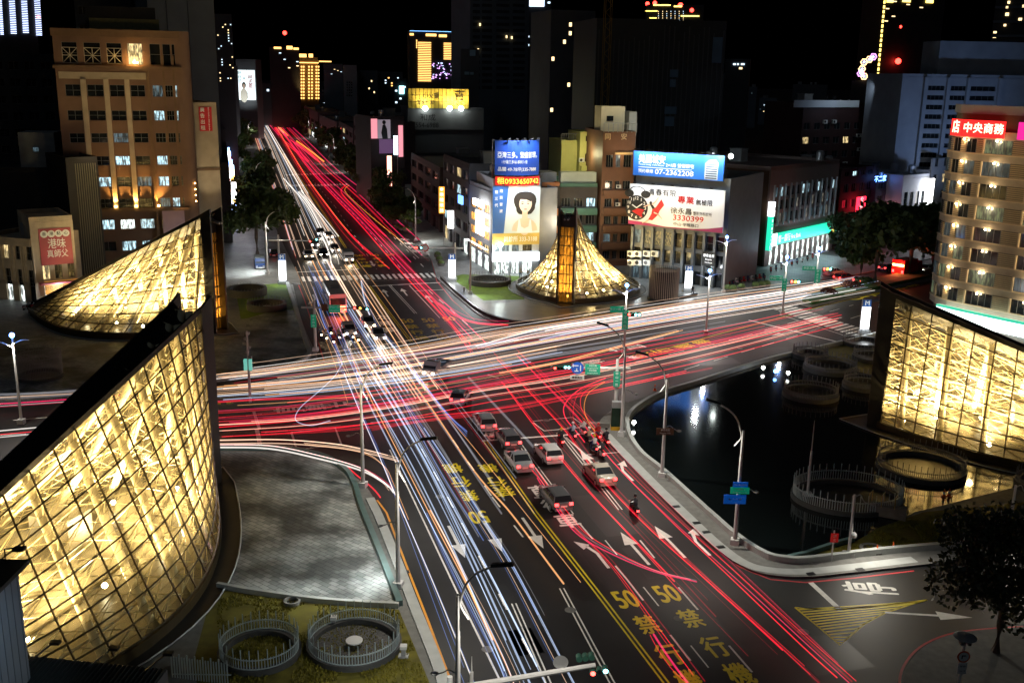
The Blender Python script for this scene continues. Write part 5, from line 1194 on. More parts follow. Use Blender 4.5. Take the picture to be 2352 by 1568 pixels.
# ================================================================= BANK AND SHOPS TO THE RIGHT
def bank():
    A = Vector((46.5, 187.5, 0)); B = Vector((65.5, 209, 0)); H = at(1757, 392, 188).z
    f = Facade('bank_building', 'four storey bank with a green illuminated fascia and a plain brown side wall', 'bank', A, B, H, 26, mat('mauve_brown_tile', (0.17, 0.12, 0.105), 0.6, 0, 0.2, 0.4), side=mat('brown_side_wall', (0.075, 0.038, 0.018), 0.8, 0, 0.3, 0.4))
    n = 12; w = (f.W-2.6)/n; cols = [(1.6+i*w+w*0.14, 1.6+(i+1)*w-w*0.14) for i in range(n)]; ztop = f.L(1760, 432)[1]; zbot = f.L(1760, 522)[1]; d = (ztop-zbot)/3
    rows = [(zbot+d*k+0.4, zbot+d*(k+1)-0.25) for k in range(3)]
    f.front(cols, rows+[(0.05, 3.6)])
    f.wins(cols, rows[2:], picker((2, LIT_DIM), (3, LIT_COOL), (2, M_GLASSD)), 0.2, 1); f.wins(cols, rows[:2], picker((4, M_GLASSD), (1, LIT_DIM), (1, lit_window('beige_blind', (0.5, 0.45, 0.35), 0.5))), 0.2, 1)
    win(f.t, 0.5, 0.05, f.W-1, 3.5, LIT_WHITE, 0.3, 10)
    for i in range(n+1):
        m_ = MB(); m_.box(1.6+i*w-0.1, -0.3, zbot, 1.6+i*w+0.1, 0, ztop+0.3); m_.build('mullion', mat('bright_mullion', (0.4, 0.4, 0.42), 0.4, 0.3, 0.1, 2), f.t)
    z0, z1 = 4.0, 6.0; GR = glow('bank_green', (0.02, 0.75, 0.45), 1.3, (0.02, 0.4, 0.25))
    m_ = MB(); m_.box(0.3, -0.7, z0, f.W, -0.02, z1); m_.build('fascia', GR, f.t)
    m_ = MB(); m_.box(0.2, -0.8, z0-0.1, 2.8, -0.71, z1+0.2); m_.build('logo_box', glow('logo_white', (1, 1, 1), 3, (0.8, 0.8, 0.8)), f.t)
    m_ = MB(); m_.box(f.W-2.5, -0.74, z0, f.W-1.2, -0.705, z1+0.2); m_.build('yellow_band', glow('bank_yellow', (1.0, 0.75, 0.05), 1.3), f.t)
    f.text('第一銀行', (3.4, z0+0.3, 8.2, z1-0.3), -0.75, WL, bold=0.02); f.text('First Bank', (8.6, z0+0.5, 12.5, z1-0.6), -0.75, WL, bold=0.02)
    # projecting green and white sign at the corner
    z2 = f.L(1757, 475)[1]; m_ = MB(); m_.box(-0.9, -1.3, 3.4, -0.1, -0.5, z2-1.8); m_.build('projecting_sign', GR, f.t)
    m_ = MB(); m_.box(-1.0, -1.4, z2-1.7, -0.05, -0.45, z2+0.9); m_.build('projecting_sign', glow('logo_white', (1, 1, 1), 3), f.t)
    m_ = MB(); m_.lathe([(0.28, 0), (0.36, 0), (0.36, 0.03), (0.28, 0.03), (0.28, 0)], 16, cap=False); o = m_.build('emblem', M_DARKM, f.t); o.location = (-0.5, -1.42, z2-0.3); o.rotation_euler = (R(90), 0, 0)
    f.text('第一銀行ATM', (-0.85, 4.2, -0.15, z2-2.2), -1.33, WL, True, 0.02)
    for x in (2, 8, 14, 20, 25): point_light('arcade_light', (x, -2.2, 3.4), 260, (0.65, 0.85, 1.0), 0.2, f.t)
    spot_light('facade_fill', (f.W*0.4, -12, 3), (f.W*0.5, 0, 11), 1800, (0.8, 0.75, 1.0), 90, 0.8, 0.3, f.t)  # unseen lamp washing the bank front, no fixture
    spot_light('side_wall_fill', (-9, 12, 8), (0, 14, 10), 700, (1.0, 0.75, 0.5), 120, 0.9, 0.4, f.t)  # unseen warm spot added to brighten the brown side wall
bank()
def right_shops():
    dk = mat('maroon_tile', (0.035, 0.012, 0.012), 0.7, 0, 0.3, 1)
    def fac(label, px0, Y0, px1, Y1, ptop, m, cat='building', depth=14, name='shop_building'):
        A = Vector((at(px0, 520, Y0).x, Y0, 0)); B = Vector((at(px1, 520, Y1).x, Y1, 0))
        return Facade(name, label, cat, A, B, at((px0+px1)/2, ptop, (Y0+Y1)/2).z, depth, m)
    f = fac('dark maroon apartment block behind the bank with a long pale roof banner', 1822, 252, 1978, 262, 243, dk, 'apartment building', name='apartment_building')
    n = 7; w = f.W/n; cols = [(i*w+w*0.2, i*w+w*0.8) for i in range(n)]; rows = [(f.H-4-3.4*k-1.6, f.H-4-3.4*k) for k in range(7)]
    f.front(cols, rows); f.wins(cols, rows, picker((16, M_GLASSD), (1, LIT_COOL), (1, LIT_WARM), (1, LIT_DIM)), 0.2)
    rc = f.panel('roof_banner', (1822, 230, 1970, 247), -0.3, mat('pale_banner', (0.55, 0.58, 0.6), 0.7, 0, 0.1, 0.3))
    spot_light('banner_light', (f.W*0.5, -10, f.H+6), (f.W*0.5, 0, f.H), 1500, (0.7, 0.85, 1.0), 110, 0.8, 0.3, f.t)
    for i in range(9): ac_unit(f.t, rnd.uniform(0, f.W-1.5), f.H-4.2-3.4*rnd.randint(0, 6), -0.5, 1.4)
    f = fac('dark maroon block with a tall red neon sign right of the bank', 1921, 214, 2000, 224, 392, dk)
    cols = [(f.W*(0.1+0.22*i), f.W*(0.1+0.22*i)+2.0) for i in range(4)]; rows = [(4.5+3.3*k, 6.2+3.3*k) for k in range(4)]
    f.front(cols, rows+[(0.05, 3.2)]); f.wins(cols, rows, picker((9, M_GLASSD), (1, LIT_COOL)), 0.2); f.wins(cols, [(0.05, 3.2)], picker((1, LIT_WHITE)), 0.2)
    rc = f.panel('neon_sign', (1955, 452, 1969, 502), -1.3, glow('red_neon_box', (1.0, 0.02, 0.05), 4.0, (0.5, 0, 0)), 0.25); f.text('公園飯店', rc, -1.6, WL, True, 0.03, fill=1.0)
    f = fac('shop block with glowing blue rooftop characters', 2003, 222, 2062, 230, 418, mat('navy_render', (0.04, 0.05, 0.09), 0.7, 0, 0.3, 0.5))
    cols = [(f.W*(0.08+0.30*i), f.W*(0.08+0.30*i)+2.4) for i in range(3)]; rows = [(4.5+3.3*k, 6.4+3.3*k) for k in range(3)]
    f.front(cols, rows+[(0.05, 3.2)]); f.wins(cols, rows, picker((4, M_GLASSD), (2, LIT_DIM), (1, LIT_COOL)), 0.2); f.wins(cols, [(0.05, 3.2)], picker((1, LIT_WHITE)), 0.2)
    NB = glow('blue_neon', (0.12, 0.3, 1.0), 9.0)
    a, b = f.L(2006, 419), f.L(2034, 402); f.text('不二家', (a[0], a[1], b[0], b[1]), -0.2, NB, bold=0.04, name='neon_lettering'); a, b = f.L(2038, 417), f.L(2056, 400); f.text('不二家', (a[0], a[1], b[0], b[1]), -0.2, NB, bold=0.04, name='neon_lettering')
    rc = f.panel('neon_sign', (2016, 468, 2028, 500), -1.0, glow('white_red_sign', (1.0, 0.35, 0.35), 3.0), 0.25)
    point_light('neon_glow', (f.W/2, -1.5, f.H+0.5), 250, (0.15, 0.3, 1.0), 0.4, f.t)
    f = fac('pale columned block lit bluish white right of the blue rooftop characters', 2063, 222, 2122, 228, 408, mat('pale_column_block', (0.36, 0.38, 0.42), 0.6, 0, 0.15, 0.6))
    cols = [(f.W*(0.1+0.22*i), f.W*(0.1+0.22*i)+1.3) for i in range(4)]; rows = [(5, f.H-3)]
    f.front(cols, rows+[(0.05, 3.2)]); f.wins(cols, rows, picker((1, M_GLASSD)), 0.2, 1, 4); f.wins(cols, [(0.05, 3.2)], picker((1, LIT_WHITE)), 0.2)
    rc = f.panel('lightbox', (2117, 410, 2126, 470), -1.2, glow('white_lightbox', (1.0, 0.98, 0.95), 7.0), 0.3)
    rc = f.panel('shop_board', (2060, 500, 2108, 514), -1.0, mat('dark_board', (0.02, 0.02, 0.025), 0.5, 0, 0), 0.2); f.text('第三信用合作社', rc, -1.23, WL)
    spot_light('facade_fill', (f.W*0.5, -9, 12), (f.W*0.5, 0, 9), 1500, (0.75, 0.8, 1.0), 100, 0.8, 0.3, f.t)  # unseen lamp giving the columns their bluish white wash
    f = fac('plain grey block with sash windows at the end of the right-hand street', 2124, 232, 2190, 240, 395, mat('grey_stone_block', (0.22, 0.22, 0.23), 0.8, 0, 0.2, 0.6))
    cols = [(f.W*(0.1+0.3*i), f.W*(0.1+0.3*i)+1.6) for i in range(3)]; rows = [(4.5+3.6*k, 6.4+3.6*k) for k in range(4)]
    f.front(cols, rows); f.wins(cols, rows, picker((6, M_GLASSD), (1, LIT_WARM)), 0.2)
    # small shops between clock building and bank
    f = fac('low shop with a rounded blue arch and clutter beside the clock advertisement building', 1664, 190, 1742, 205, 575, mat('bluish_render', (0.16, 0.2, 0.26), 0.6, 0, 0.3, 0.6), 'shop')
    f.front([(0.5, f.W*0.45), (f.W*0.52, f.W-0.5)], [(0.05, 2.8)]); win(f.t, 0.5, 0.05, f.W*0.45-0.5, 2.7, LIT_DIM, 0.2, 3); win(f.t, f.W*0.52, 0.05, f.W*0.48-0.5, 2.7, LIT_WHITE, 0.2, 3)
    m_ = MB(); m_.tube([(f.W*0.1+2.6+2.6*math.cos(a), -0.5, 3+3*math.sin(a)) for a in [k*math.pi/12 for k in range(13)]], 0.3, 6); m_.build('arch', mat('blue_arch', (0.05, 0.18, 0.4), 0.4, 0, 0.2, 1), f.t); point_light('shop_glow_fill', (3, -2, 3.5), 260, (0.5, 0.75, 1.0), 0.2, f.t)  # the point light is an unseen stand-in for shop glow
right_shops()

# ================================================================= HOTEL (right edge)
def hotel():
    plan = [Vector(p)+Vector((3.2, 0, 0)) for p in ((60.6, 153.5, 0), (60.2, 150.5, 0), (60.9, 148.0, 0), (62.4, 145.6, 0), (66.3, 139.9, 0), (70.2, 134.2, 0), (74.1, 128.5, 0), (78.0, 122.8, 0))]
    zr0 = at(2215, 690, 143).z; zr1 = at(2215, 339, 143).z; n = 8; h = (zr1-zr0)/7
    t = thing('hotel', 'curved beige hotel with bands of louvred windows, warm downlights and a red rooftop sign', 'hotel', plan[0], 0)
    loc = [p-plan[0] for p in plan]; cen = Vector((85, 152, 0))-plan[0]
    band = mat('beige_concrete_band', (0.34, 0.28, 0.21), 0.75, 0, 0.3, 0.7); lip = mat('pale_lip', (0.6, 0.47, 0.3), 0.6, 0, 0.1, 1); lv = mat('beige_louvre', (0.42, 0.33, 0.2), 0.5, 0, 0.15, 1)
    LB = glow('hotel_bulb', (1.0, 0.78, 0.45), 40)
    def inset(p, k): return p+(cen-p).normalized()*k
    top = zr1+2.0
    m_ = MB(); c_ = [inset(p, 0.7) for p in loc]+[loc[-1]+Vector((8, 14, 0)), loc[0]+Vector((10, 8, 0))]; m_.prism([(p.x, p.y) for p in c_], 0, top+3.2); m_.build('core_wall', mat('hotel_core', (0.10, 0.08, 0.05), 0.8, 0, 0.2, 1), t)
    bulb = MB(); bulb.ball((0, 0, 0), 0.14, 8, 5); bulb_m = bulb.mesh('downlight', LB, True)
    LITS = picker((8, M_GLASSD), (2, lit_window('lit_window_sage', (0.5, 0.62, 0.32), 0.3)), (4, lit_window('lit_window_slate', (0.3, 0.45, 0.5), 0.14)))
    for k in range(n+1):
        z = zr0-1.1+h*k; za, zb = z-(h-2.1)-0.0, z   # concrete band under window row k
        m_ = MB(); m_.grid([[(p.x, p.y, zb), (p.x, p.y, za), tuple(inset(p, 0.8)+Vector((0, 0, za))), tuple(inset(p, 0.8)+Vector((0, 0, zb)))] for p in loc], close=True); m_.build('concrete_band', band, t)
        m_ = MB(); m_.grid([[tuple(inset(p, -0.14)+Vector((0, 0, q))) for q in (zb, zb+0.13)]+[tuple(inset(p, 0.5)+Vector((0, 0, q))) for q in (zb+0.13, zb)] for p in loc], close=True); m_.build('sill_band', lip, t)
        if k == n: break
        for i in range(len(loc)-1):
            a, b = loc[i], loc[i+1]; d = (b-a); L_ = d.length; rz = math.atan2(d.y, d.x)
            if L_ > 4:
                e = inset(a, 0.05); w1 = 4.1
                o = win(t, 0, 0, w1, 2.0, LITS(), 0, 4, 1); o.location = (e.x, e.y, z+0.17); o.rotation_euler = (0, 0, rz)
                q = a+d.normalized()*4.25
                m_ = MB()
                for s_ in range(7): m_.box(0, -0.12, 0.2+s_*0.27, L_-4.5, 0.12, 0.36+s_*0.27)
                o = m_.build('louvre', lv, t); o.location = (q.x, q.y, z); o.rotation_euler = (0, 0, rz)
                m_ = MB(); m_.box(-0.16, -0.22, 0.16, 0.06, 0.2, 2.1); o = m_.build('pier', lip, t); o.location = tuple(a+Vector((0, 0, z))); o.rotation_euler = (0, 0, rz)
                lp = a+d.normalized()*2.1; lp = inset(lp, -0.45)
                inst('downlight', bulb_m, t, (lp.x, lp.y, z+2.0)); point_light('downlight', (lp.x, lp.y, z+1.8), 120, (1.0, 0.72, 0.40), 0.12, t)
            else:
                e = inset(a, 0.05); o = win(t, 0, 0, L_*0.55, 2.0, LITS(), 0, 2, 1); o.location = (e.x, e.y, z+0.17); o.rotation_euler = (0, 0, rz)
                m_ = MB()
                for s_ in range(7): m_.box(0, -0.12, 0.2+s_*0.27, L_*0.4, 0.12, 0.36+s_*0.27)
                q = a+d*0.6; o = m_.build('louvre', lv, t); o.location = (q.x, q.y, z); o.rotation_euler = (0, 0, rz)
                if i == 2:
                    lp = inset(a, -0.45); inst('downlight', bulb_m, t, (lp.x, lp.y, z+2.0)); point_light('downlight', (lp.x, lp.y, z+1.8), 120, (1.0, 0.70, 0.35), 0.12, t)
    # red sign around the top
    zs0, zs1 = zr1+1.3, zr1+3.6; RS = glow('red_hotel_sign', (1.0, 0.02, 0.02), 1.5, (0.5, 0.01, 0.01)); yl = glow('cream_sign_lettering', (1.0, 0.85, 0.55), 2.5)
    ext = [inset(p, -0.35) for p in loc]
    def board(a, b, m, words):
        d = b-a; m_ = MB(); m_.box(0, -0.15, zs0, d.length, 0.1, zs1); o = m_.build('sign_board', m, t); o.location = tuple(a); o.rotation_euler = (0, 0, math.atan2(d.y, d.x))
        nW = len(words); m2 = MB()
        for i, ch in enumerate(words): lettering(m2, ch, on_wall(d.length*(i+0.5)/nW, (zs0+zs1)/2, -0.2), min(1.9, d.length/nW*0.95), bold=0.02)
        m2.build('lettering', yl, o)
    o_ = Vector((-0.7, -0.45, 0)); e1 = ext[3].lerp(ext[4], 0.5)+o_; board(ext[1]+o_*0.5, ext[2]+o_, RS, '店'); board(ext[2]+o_+Vector((0.05, -0.15, 0)), e1, RS, '中央商務')
    board(ext[3].lerp(ext[4], 0.75)+o_*0.7, ext[7], glow('magenta_sign', (0.8, 0.02, 0.3), 1.2, (0.3, 0, 0.1)), '大飯店')
    m_ = MB(); m_.grid([[tuple(inset(p, 0.4)+Vector((0, 0, top+2.4))), tuple(inset(p, 0.4)+Vector((0, 0, top+3.6)))] for p in loc]); m_.build('parapet', mat('grey_render', (0.22, 0.23, 0.25)), t)
    # white glowing street level canopy
    za, zb = zr0-4.6, zr0-1.9
    m_ = MB(); q = [inset(p, -1.6) for p in loc[2:]]; m_.grid([[(p.x, p.y, za), (p.x, p.y, zb), tuple(inset(p, 1.5)+Vector((0, 0, zb))), tuple(inset(p, 1.5)+Vector((0, 0, za)))] for p in q], close=True)
    m_.build('lit_fascia', glow('white_fascia', (0.85, 1.0, 0.97), 3.5, (0.8, 0.8, 0.8)), t)
    m_ = MB(); m_.grid([[tuple(inset(p, -0.06)+Vector((0, 0, zb))), tuple(inset(p, -0.06)+Vector((0, 0, zb+0.35))), tuple(inset(p, 0.5)+Vector((0, 0, zb+0.35)))] for p in q]); m_.build('fascia_edge', glow('green_edge', (0.0, 0.55, 0.35), 1.2), t)
    for p in q[1::2]: point_light('canopy_light', (inset(p, -1.5).x, inset(p, -1.5).y, za-0.3), 200, (0.85, 1.0, 0.97), 0.3, t)
hotel()
# ================================================================= CITY BEHIND
def tower(label, px0, top, px1, Y, m, cols, rows, pick, name='tower_block', cat='tower', dY=0, depth=18, zlow=None, ww=0.55, wh=0.5, plain=False, group=None, maxwin=95):
    """a block seen across the roofs: its left and right edge and top as seen, standing at distance Y"""
    ph = ((px0+px1)/2-1176)/CAM_F; dY = dY or -ph*(at(px1, 200, Y).x-at(px0, 200, Y).x)   # turn the front towards the crossing
    A = Vector((at(px0, 200, Y).x, Y, 0)); B = Vector((at(px1, 200, Y+dY).x, Y+dY, 0)); H = at((px0+px1)/2, top, Y+dY/2).z
    f = Facade(name, label, cat, A, B, H, depth, m, group)
    m_ = MB(); m_.box(0, 0, 0, f.W, 0.34, H); m_.build('front_wall', m, f.t)
    if cols:
        z0 = zlow if zlow is not None else max(4, H*0.35); w = f.W/cols; h = (H-z0-2)/rows; cnt = 0
        order = [(i, j) for i in range(cols) for j in range(rows)]; rnd.shuffle(order)
        for i, j in order:
            wm = pick()
            if wm is None: continue
            if cnt >= maxwin: break
            cnt += 1
            o = win(f.t, w*(i+0.5-ww/2), z0+h*(j+0.5-wh/2), w*ww, h*wh, wm, -0.05, 1)
    return f
M_T1 = mat('night_blue_concrete', (0.12, 0.14, 0.165), 0.8, 0, 0.3, 0.15); M_T2 = mat('night_grey_concrete', (0.085, 0.088, 0.095), 0.8, 0, 0.3, 0.15); M_T3 = mat('black_tower_cladding', (0.03, 0.032, 0.036), 0.6, 0.1, 0.3, 0.2)
E_W = glow('far_window_warm', (1.0, 0.72, 0.35), 2.5); E_C = glow('far_window_cool', (0.65, 0.85, 1.0), 2.0); E_O = glow('far_window_orange', (1.0, 0.52, 0.14), 3.0); E_B = glow('far_strip_blue', (0.2, 0.5, 1.0), 4.0); E_P = glow('far_panel_pink', (0.75, 0.4, 1.0), 2.5); E_R = glow('red_beacon', (1.0, 0.03, 0.02), 12.0); E_Y = glow('far_strip_yellow', (1.0, 0.72, 0.15), 4.0); E_LB = glow('far_led_lilac', (0.55, 0.65, 1.0), 3.0)
few = lambda p, *ms: (lambda: (rnd.choice(ms) if rnd.random() < p else None))
def strip(f, px, m, y=-0.3, name='light_strip', th=0.2):
    return f.panel(name, px, y, m, th)
def beacon(f, px, py, r=0.9):
    x, z = f.L(px, py); m_ = MB(); m_.bar((x, 1, f.H), (x, 1, z), 0.15, 4); m_.build('mast', M_DARKM, f.t); m_ = MB(); m_.ball((x, 1, z), r, 8, 5); m_.build('beacon', E_R, f.t)
# led tower top left
f = tower('far tower at the top left with vertical columns of lilac LED bars', -20, -60, 98, 420, M_T3, 0, 0, None, dY=20)
for a, b, y1 in ((0, 7, 82), (24, 37, 80), (52, 65, 78), (82, 95, 84)):
    n = 26
    for i in range(n):
        y = -25+(y1+25)*i/n; strip(f, (a-(80-y)*0.06, y, b-(80-y)*0.06, y+2.2), E_LB)
beacon(f, 10, 28); beacon(f, 92, 40, 0.7)
f = tower('dark tower with scattered small warm and white windows right of the plain blue grey tower', 486, 38, 540, 330, M_T3, 9, 22, few(0.12, E_W, E_C), zlow=30)
f = tower('dark mid-rise behind the large lit election billboard', 512, 155, 548, 420, M_T2, 5, 8, few(0.15, E_C), zlow=20)
# lit election board at the end of the boulevard
Yb = 520; A = Vector((at(544, 200, Yb).x, Yb, 0)); B = Vector((at(589, 200, Yb).x, Yb, 0))
f = Facade('billboard_building', 'building at the far end of the boulevard wearing a bright white portrait board', 'building', A, B, at(566, 140, Yb).z, 12, M_T2)
m_ = MB(); m_.box(0, 0, 0, f.W, 0.34, f.H); m_.build('front_wall', M_T2, f.t)
rc = f.panel('portrait_board', (545, 161, 588, 230), -0.1, glow('lit_portrait_board', (0.85, 0.97, 1.0), 1.4, (0.7, 0.75, 0.75)), 0.3); x0, z0, x1, z1 = rc; w = x1-x0; h = z1-z0
tl = mat('teal_lettering', (0.0, 0.3, 0.35), 0.6, 0, 0); rl = mat('red_lettering', (0.5, 0.02, 0.04), 0.6, 0, 0)
f.text('好日子', (x0+w*0.04, z0+h*0.55, x0+w*0.22, z0+h*0.97), -0.45, tl, True, 0.02, fill=1.2); f.text('拼', (x0+w*0.28, z0+h*0.62, x0+w*0.48, z0+h*0.8), -0.45, tl, True, 0.02); f.text('柯志恩', (x0+w*0.62, z0+h*0.38, x0+w*0.86, z0+h*0.82), -0.45, rl, True, 0.02, fill=1.2)
blob(f, 'portrait_jacket', x0+w*0.33, z0+h*0.15, w*0.22, h*0.24, -0.43, mat('printed_cream_jacket', (0.8, 0.72, 0.6), 0.7, 0, 0.1, 1)); blob(f, 'portrait_hair', x0+w*0.35, z0+h*0.49, w*0.12, h*0.11, -0.44, HAIR); blob(f, 'portrait_face', x0+w*0.35, z0+h*0.46, w*0.08, h*0.08, -0.46, SKIN)
m_ = MB(); m_.box(x0+w*0.54, -0.42, z0, x0+w*0.56, -0.405, z1); m_.build('board_seam', M_DARKM, f.t)
spot_light('billboard_lamp', (f.W/2, -12, z0-3), (f.W/2, 0, z0+h*0.4), 6000, (0.9, 1, 1), 100, 0.9, 0.3, f.t)
# golden towers
f = tower('dark far tower with an amber lit crown left of the gold gridded tower', 622, 112, 690, 620, M_T3, 7, 12, few(0.05, E_C, E_W), zlow=30)
for p in ((629, 108, 646, 113), (658, 106, 672, 114), (674, 110, 686, 115)): strip(f, p, E_O)
beacon(f, 654, 76, 1.2)
f = tower('far gold lit tower with three columns of glowing window pairs', 684, 135, 732, 640, mat('gold_lit_stone', (0.30, 0.2, 0.08), 0.7, 0, 0.3, 0.2), 0, 0, None)
for c in (691, 696, 708, 715, 725, 730):
    for k in range(11): strip(f, (c, 152+k*7.2, c+3.2, 155.5+k*7.2), E_O, name='lit_window')
strip(f, (684, 143, 732, 146), E_O); strip(f, (684, 124, 704, 134), E_O, 0.5); strip(f, (709, 124, 719, 134), E_O, 0.5); strip(f, (733, 140, 762, 143), E_O, 8, 'side_roof_light')
spot_light('crown_light', (f.W/2, -25, f.H-20), (f.W/2, 0, f.H-4), 9000, (1, 0.6, 0.2), 90, 0.8, 0.3, f.t)
f = tower('small grey far block with a grid of dark dot windows', 789, 153, 820, 560, mat('far_grey_stone', (0.2, 0.2, 0.21), 0.8, 0, 0.2, 0.2), 0, 0, None)
for i in range(3):
    for j in range(6): strip(f, (796+i*5, 188+j*6, 799+i*5, 191+j*6), M_GLASSD, -0.02, 'window', 0.1)
f = tower('dim bluish far block between the gold tower and the grey dotted block', 744, 150, 788, 600, M_T1, 6, 8, few(0.06, E_C, E_W), zlow=30)
f = tower('low dark far block with faint vertical piers right of the grey dotted block', 822, 165, 868, 580, M_T2, 8, 6, few(0.06, E_W), zlow=20)
f = tower('dim far block with a few orange windows in front of the striped tower', 868, 168, 925, 600, M_T2, 8, 8, few(0.12, E_W, E_C, E_O), zlow=20)
f = tower('low dark far block behind the street trees at the end of the boulevard', 600, 195, 680, 640, M_T2, 8, 5, few(0.12, E_W, E_C), zlow=10)
# striped tower
f = tower('far tower striped with horizontal amber light bands under a blue roof line', 941, 75, 1046, 560, M_T3, 0, 0, None, dY=4)
strip(f, (941, 71, 1040, 74), E_B); 
for k in range(23): strip(f, (960, 97+k*4.0, 990, 99.2+k*4.0), E_O)
for k in range(10): strip(f, (1019, 99+k*4.0, 1046, 101.2+k*4.0), E_O)
for p in ((941, 77, 950, 82), (978, 78, 1002, 84), (1008, 80, 1026, 86)): strip(f, p, E_O)
for k in range(5): strip(f, (956, 92+k*4, 958, 95+k*4), E_O)
for i in range(48):
    x = rnd.uniform(990, 1044); y = rnd.uniform(144, 186); strip(f, (x, y, x+rnd.uniform(1.2, 4), y+rnd.uniform(1, 3)), rnd.choice((E_P, E_P, E_LB)), -0.4, 'led_panel')
f = tower('slim far block with a turquoise lit sign left of the yellow billboard', 905, 185, 934, 470, M_T3, 3, 5, few(0.2, E_C), zlow=20)
strip(f, (917, 198, 928, 216), glow('turquoise_sign', (0.4, 0.95, 1.0), 8.0))
# yellow rooftop billboard with three floodlights
Yb = 330; A = Vector((at(936, 240, Yb).x, Yb, 0)); B = Vector((at(1110, 240, Yb).x, Yb+6, 0))
f = Facade('billboard_building', 'dark block with a yellow rooftop billboard lit by three floodlights', 'building', A, B, at(1020, 252, Yb).z, 16, M_T2)
m_ = MB(); m_.box(0, 0, 0, f.W, 0.34, f.H); m_.build('front_wall', M_T2, f.t)
rc = f.panel('yellow_billboard', (937, 203, 1076, 250), -0.1, mat('billboard_yellow', (0.62, 0.42, 0.04), 0.7, 0, 0.25, 0.25), 0.2); x0, z0, x1, z1 = rc; w = x1-x0; h = z1-z0
m_ = MB()
for i in range(17): m_.box(x0+w*i/16-0.06, -0.36, z0, x0+w*i/16+0.06, -0.3, z1)
for j in range(4): m_.box(x0, -0.35, z0+h*j/3-0.05, x1, -0.31, z0+h*j/3+0.05)
m_.build('billboard_battens', M_BRONZE, f.t)
f.text('小火鍋', (x0+w*0.24, z0+h*0.45, x0+w*0.5, z0+h*0.85), -0.4, M_BRONZE, bold=0.02); f.text('236-1180', (x0+w*0.15, z0+h*0.2, x0+w*0.42, z0+h*0.4), -0.4, M_BRONZE, bold=0.02); f.text('吉', (x0+w*0.76, z0+h*0.4, x0+w*0.92, z0+h*0.95), -0.4, M_BRONZE, bold=0.02)
for px in (975, 1031, 1057):
    x, z = f.L(px, 249); b = MB(); b.ball((x, -1.6, z), 0.8, 10, 6); b.bar((x, -1.6, z), (x, 0, z-0.5), 0.1, 4); b.build('floodlight', glow('white_flood', (0.9, 1.0, 0.95), 25), f.t); spot_light('floodlight', (x, -2.6, z+0.2), (x, 0, z+5), 5000, (1.0, 0.9, 0.6), 130, 0.9, 0.3, f.t)
rc = f.panel('grey_banner', (936, 253, 1110, 298), -0.2, mat('dim_grey_banner', (0.12, 0.12, 0.12), 0.8, 0, 0.3, 0.3), 0.2); x0, z0, x1, z1 = rc; w = x1-x0; h = z1-z0
f.text('和成', (x0+w*0.16, z0+h*0.45, x0+w*0.36, z0+h*0.8), -0.42, BK, bold=0.02); f.text('554-6988', (x0+w*0.1, z0+h*0.1, x0+w*0.4, z0+h*0.35), -0.42, BK, bold=0.02)
# tall dark towers, centre
f = tower('tall dark tower with rows of balcony bands, behind the yellow billboard', 1079, -40, 1212, 380, M_T1, 0, 0, None, dY=10)
for k in range(16):
    for a, b in ((1086, 1102), (1107, 1130), (1140, 1170), (1178, 1205)): f.panel('balcony_shade_panel', (a, -20+k*14.5, b, -12+k*14.5), 0.0, M_T3, 0.03)  # flat dark panels paint in the shade of balcony recesses
for px, py in ((1100, 54), (1096, 112), (1161, 82), (1173, 84)): strip(f, (px, py, px+3, py+6), E_W, name='lit_window')
f = tower('dim bluish block with pale rooftop panels left of the tall balcony tower', 1058, 118, 1100, 345, M_T2, 3, 5, few(0.1, E_C), zlow=25)
for p in ((1079, 115, 1092, 129), (1067, 165, 1078, 172), (1080, 166, 1088, 172)): strip(f, p, mat('pale_blue_panel', (0.25, 0.4, 0.5), 0.7, 0, 0.2, 0.5))
f = tower('dark tower under an LED screen crown at the top edge of the photo', 1205, -30, 1262, 460, M_T3, 5, 16, few(0.08, E_C), zlow=40)
strip(f, (1207, -8, 1250, 16), glow('led_crown', (0.6, 0.75, 1.0), 3.0))
f = tower('dark block with a handful of numbered cool windows left of the scaffolded block', 1262, 30, 1362, 300, M_T2, 8, 14, few(0.05, LIT_DIM, E_C, E_W), dY=4, zlow=16)
f = tower('huge black scaffolded construction block with faint vertical boards behind the billboards', 1366, 52, 1660, 262, M_T3, 0, 0, None, dY=6, depth=24)
for i in range(26):
    x = f.W*(i+0.5)/26; m_ = MB(); m_.box(x-0.12, -0.14, 8, x+0.12, 0, f.H*rnd.uniform(0.9, 0.99)); m_.build('scaffold_board', M_T2, f.t)
for p in ((1538, 160, 1556, 178), (1538, 182, 1550, 200), (1526, 245, 1552, 262), (1526, 268, 1546, 290), (1637, 86, 1655, 145)): strip(f, p, mat('faint_blue_sheet', (0.10, 0.16, 0.24), 0.7, 0, 0.3, 0.4), name='sheet')
m_ = MB()
for dx in (0, 1.6):
    for dy in (-2.2, -0.6): m_.bar((1.5+dx, dy, 0), (1.5+dx, dy, f.H+14), 0.08, 4)
z = 4
while z < f.H+12: m_.bar((1.5, -2.2, z), (3.1, -2.2, z+1.6), 0.05, 4); m_.bar((3.1, -2.2, z+1.6), (1.5, -2.2, z+3.2), 0.05, 4); z += 3.2
m_.build('hoist_mast', mat('crane_ochre', (0.3, 0.19, 0.03), 0.5, 0.2, 0.2, 1), f.t)
f = tower('far tower crowned with stepped yellow light lines and red beacons', 1476, 14, 1606, 640, M_T3, 0, 0, None)
for p in ((1501, 11, 1540, 14), (1548, 14, 1566, 17), (1483, 25, 1510, 27), (1492, 41, 1508, 43), (1564, 36, 1606, 39)): strip(f, p, E_Y)
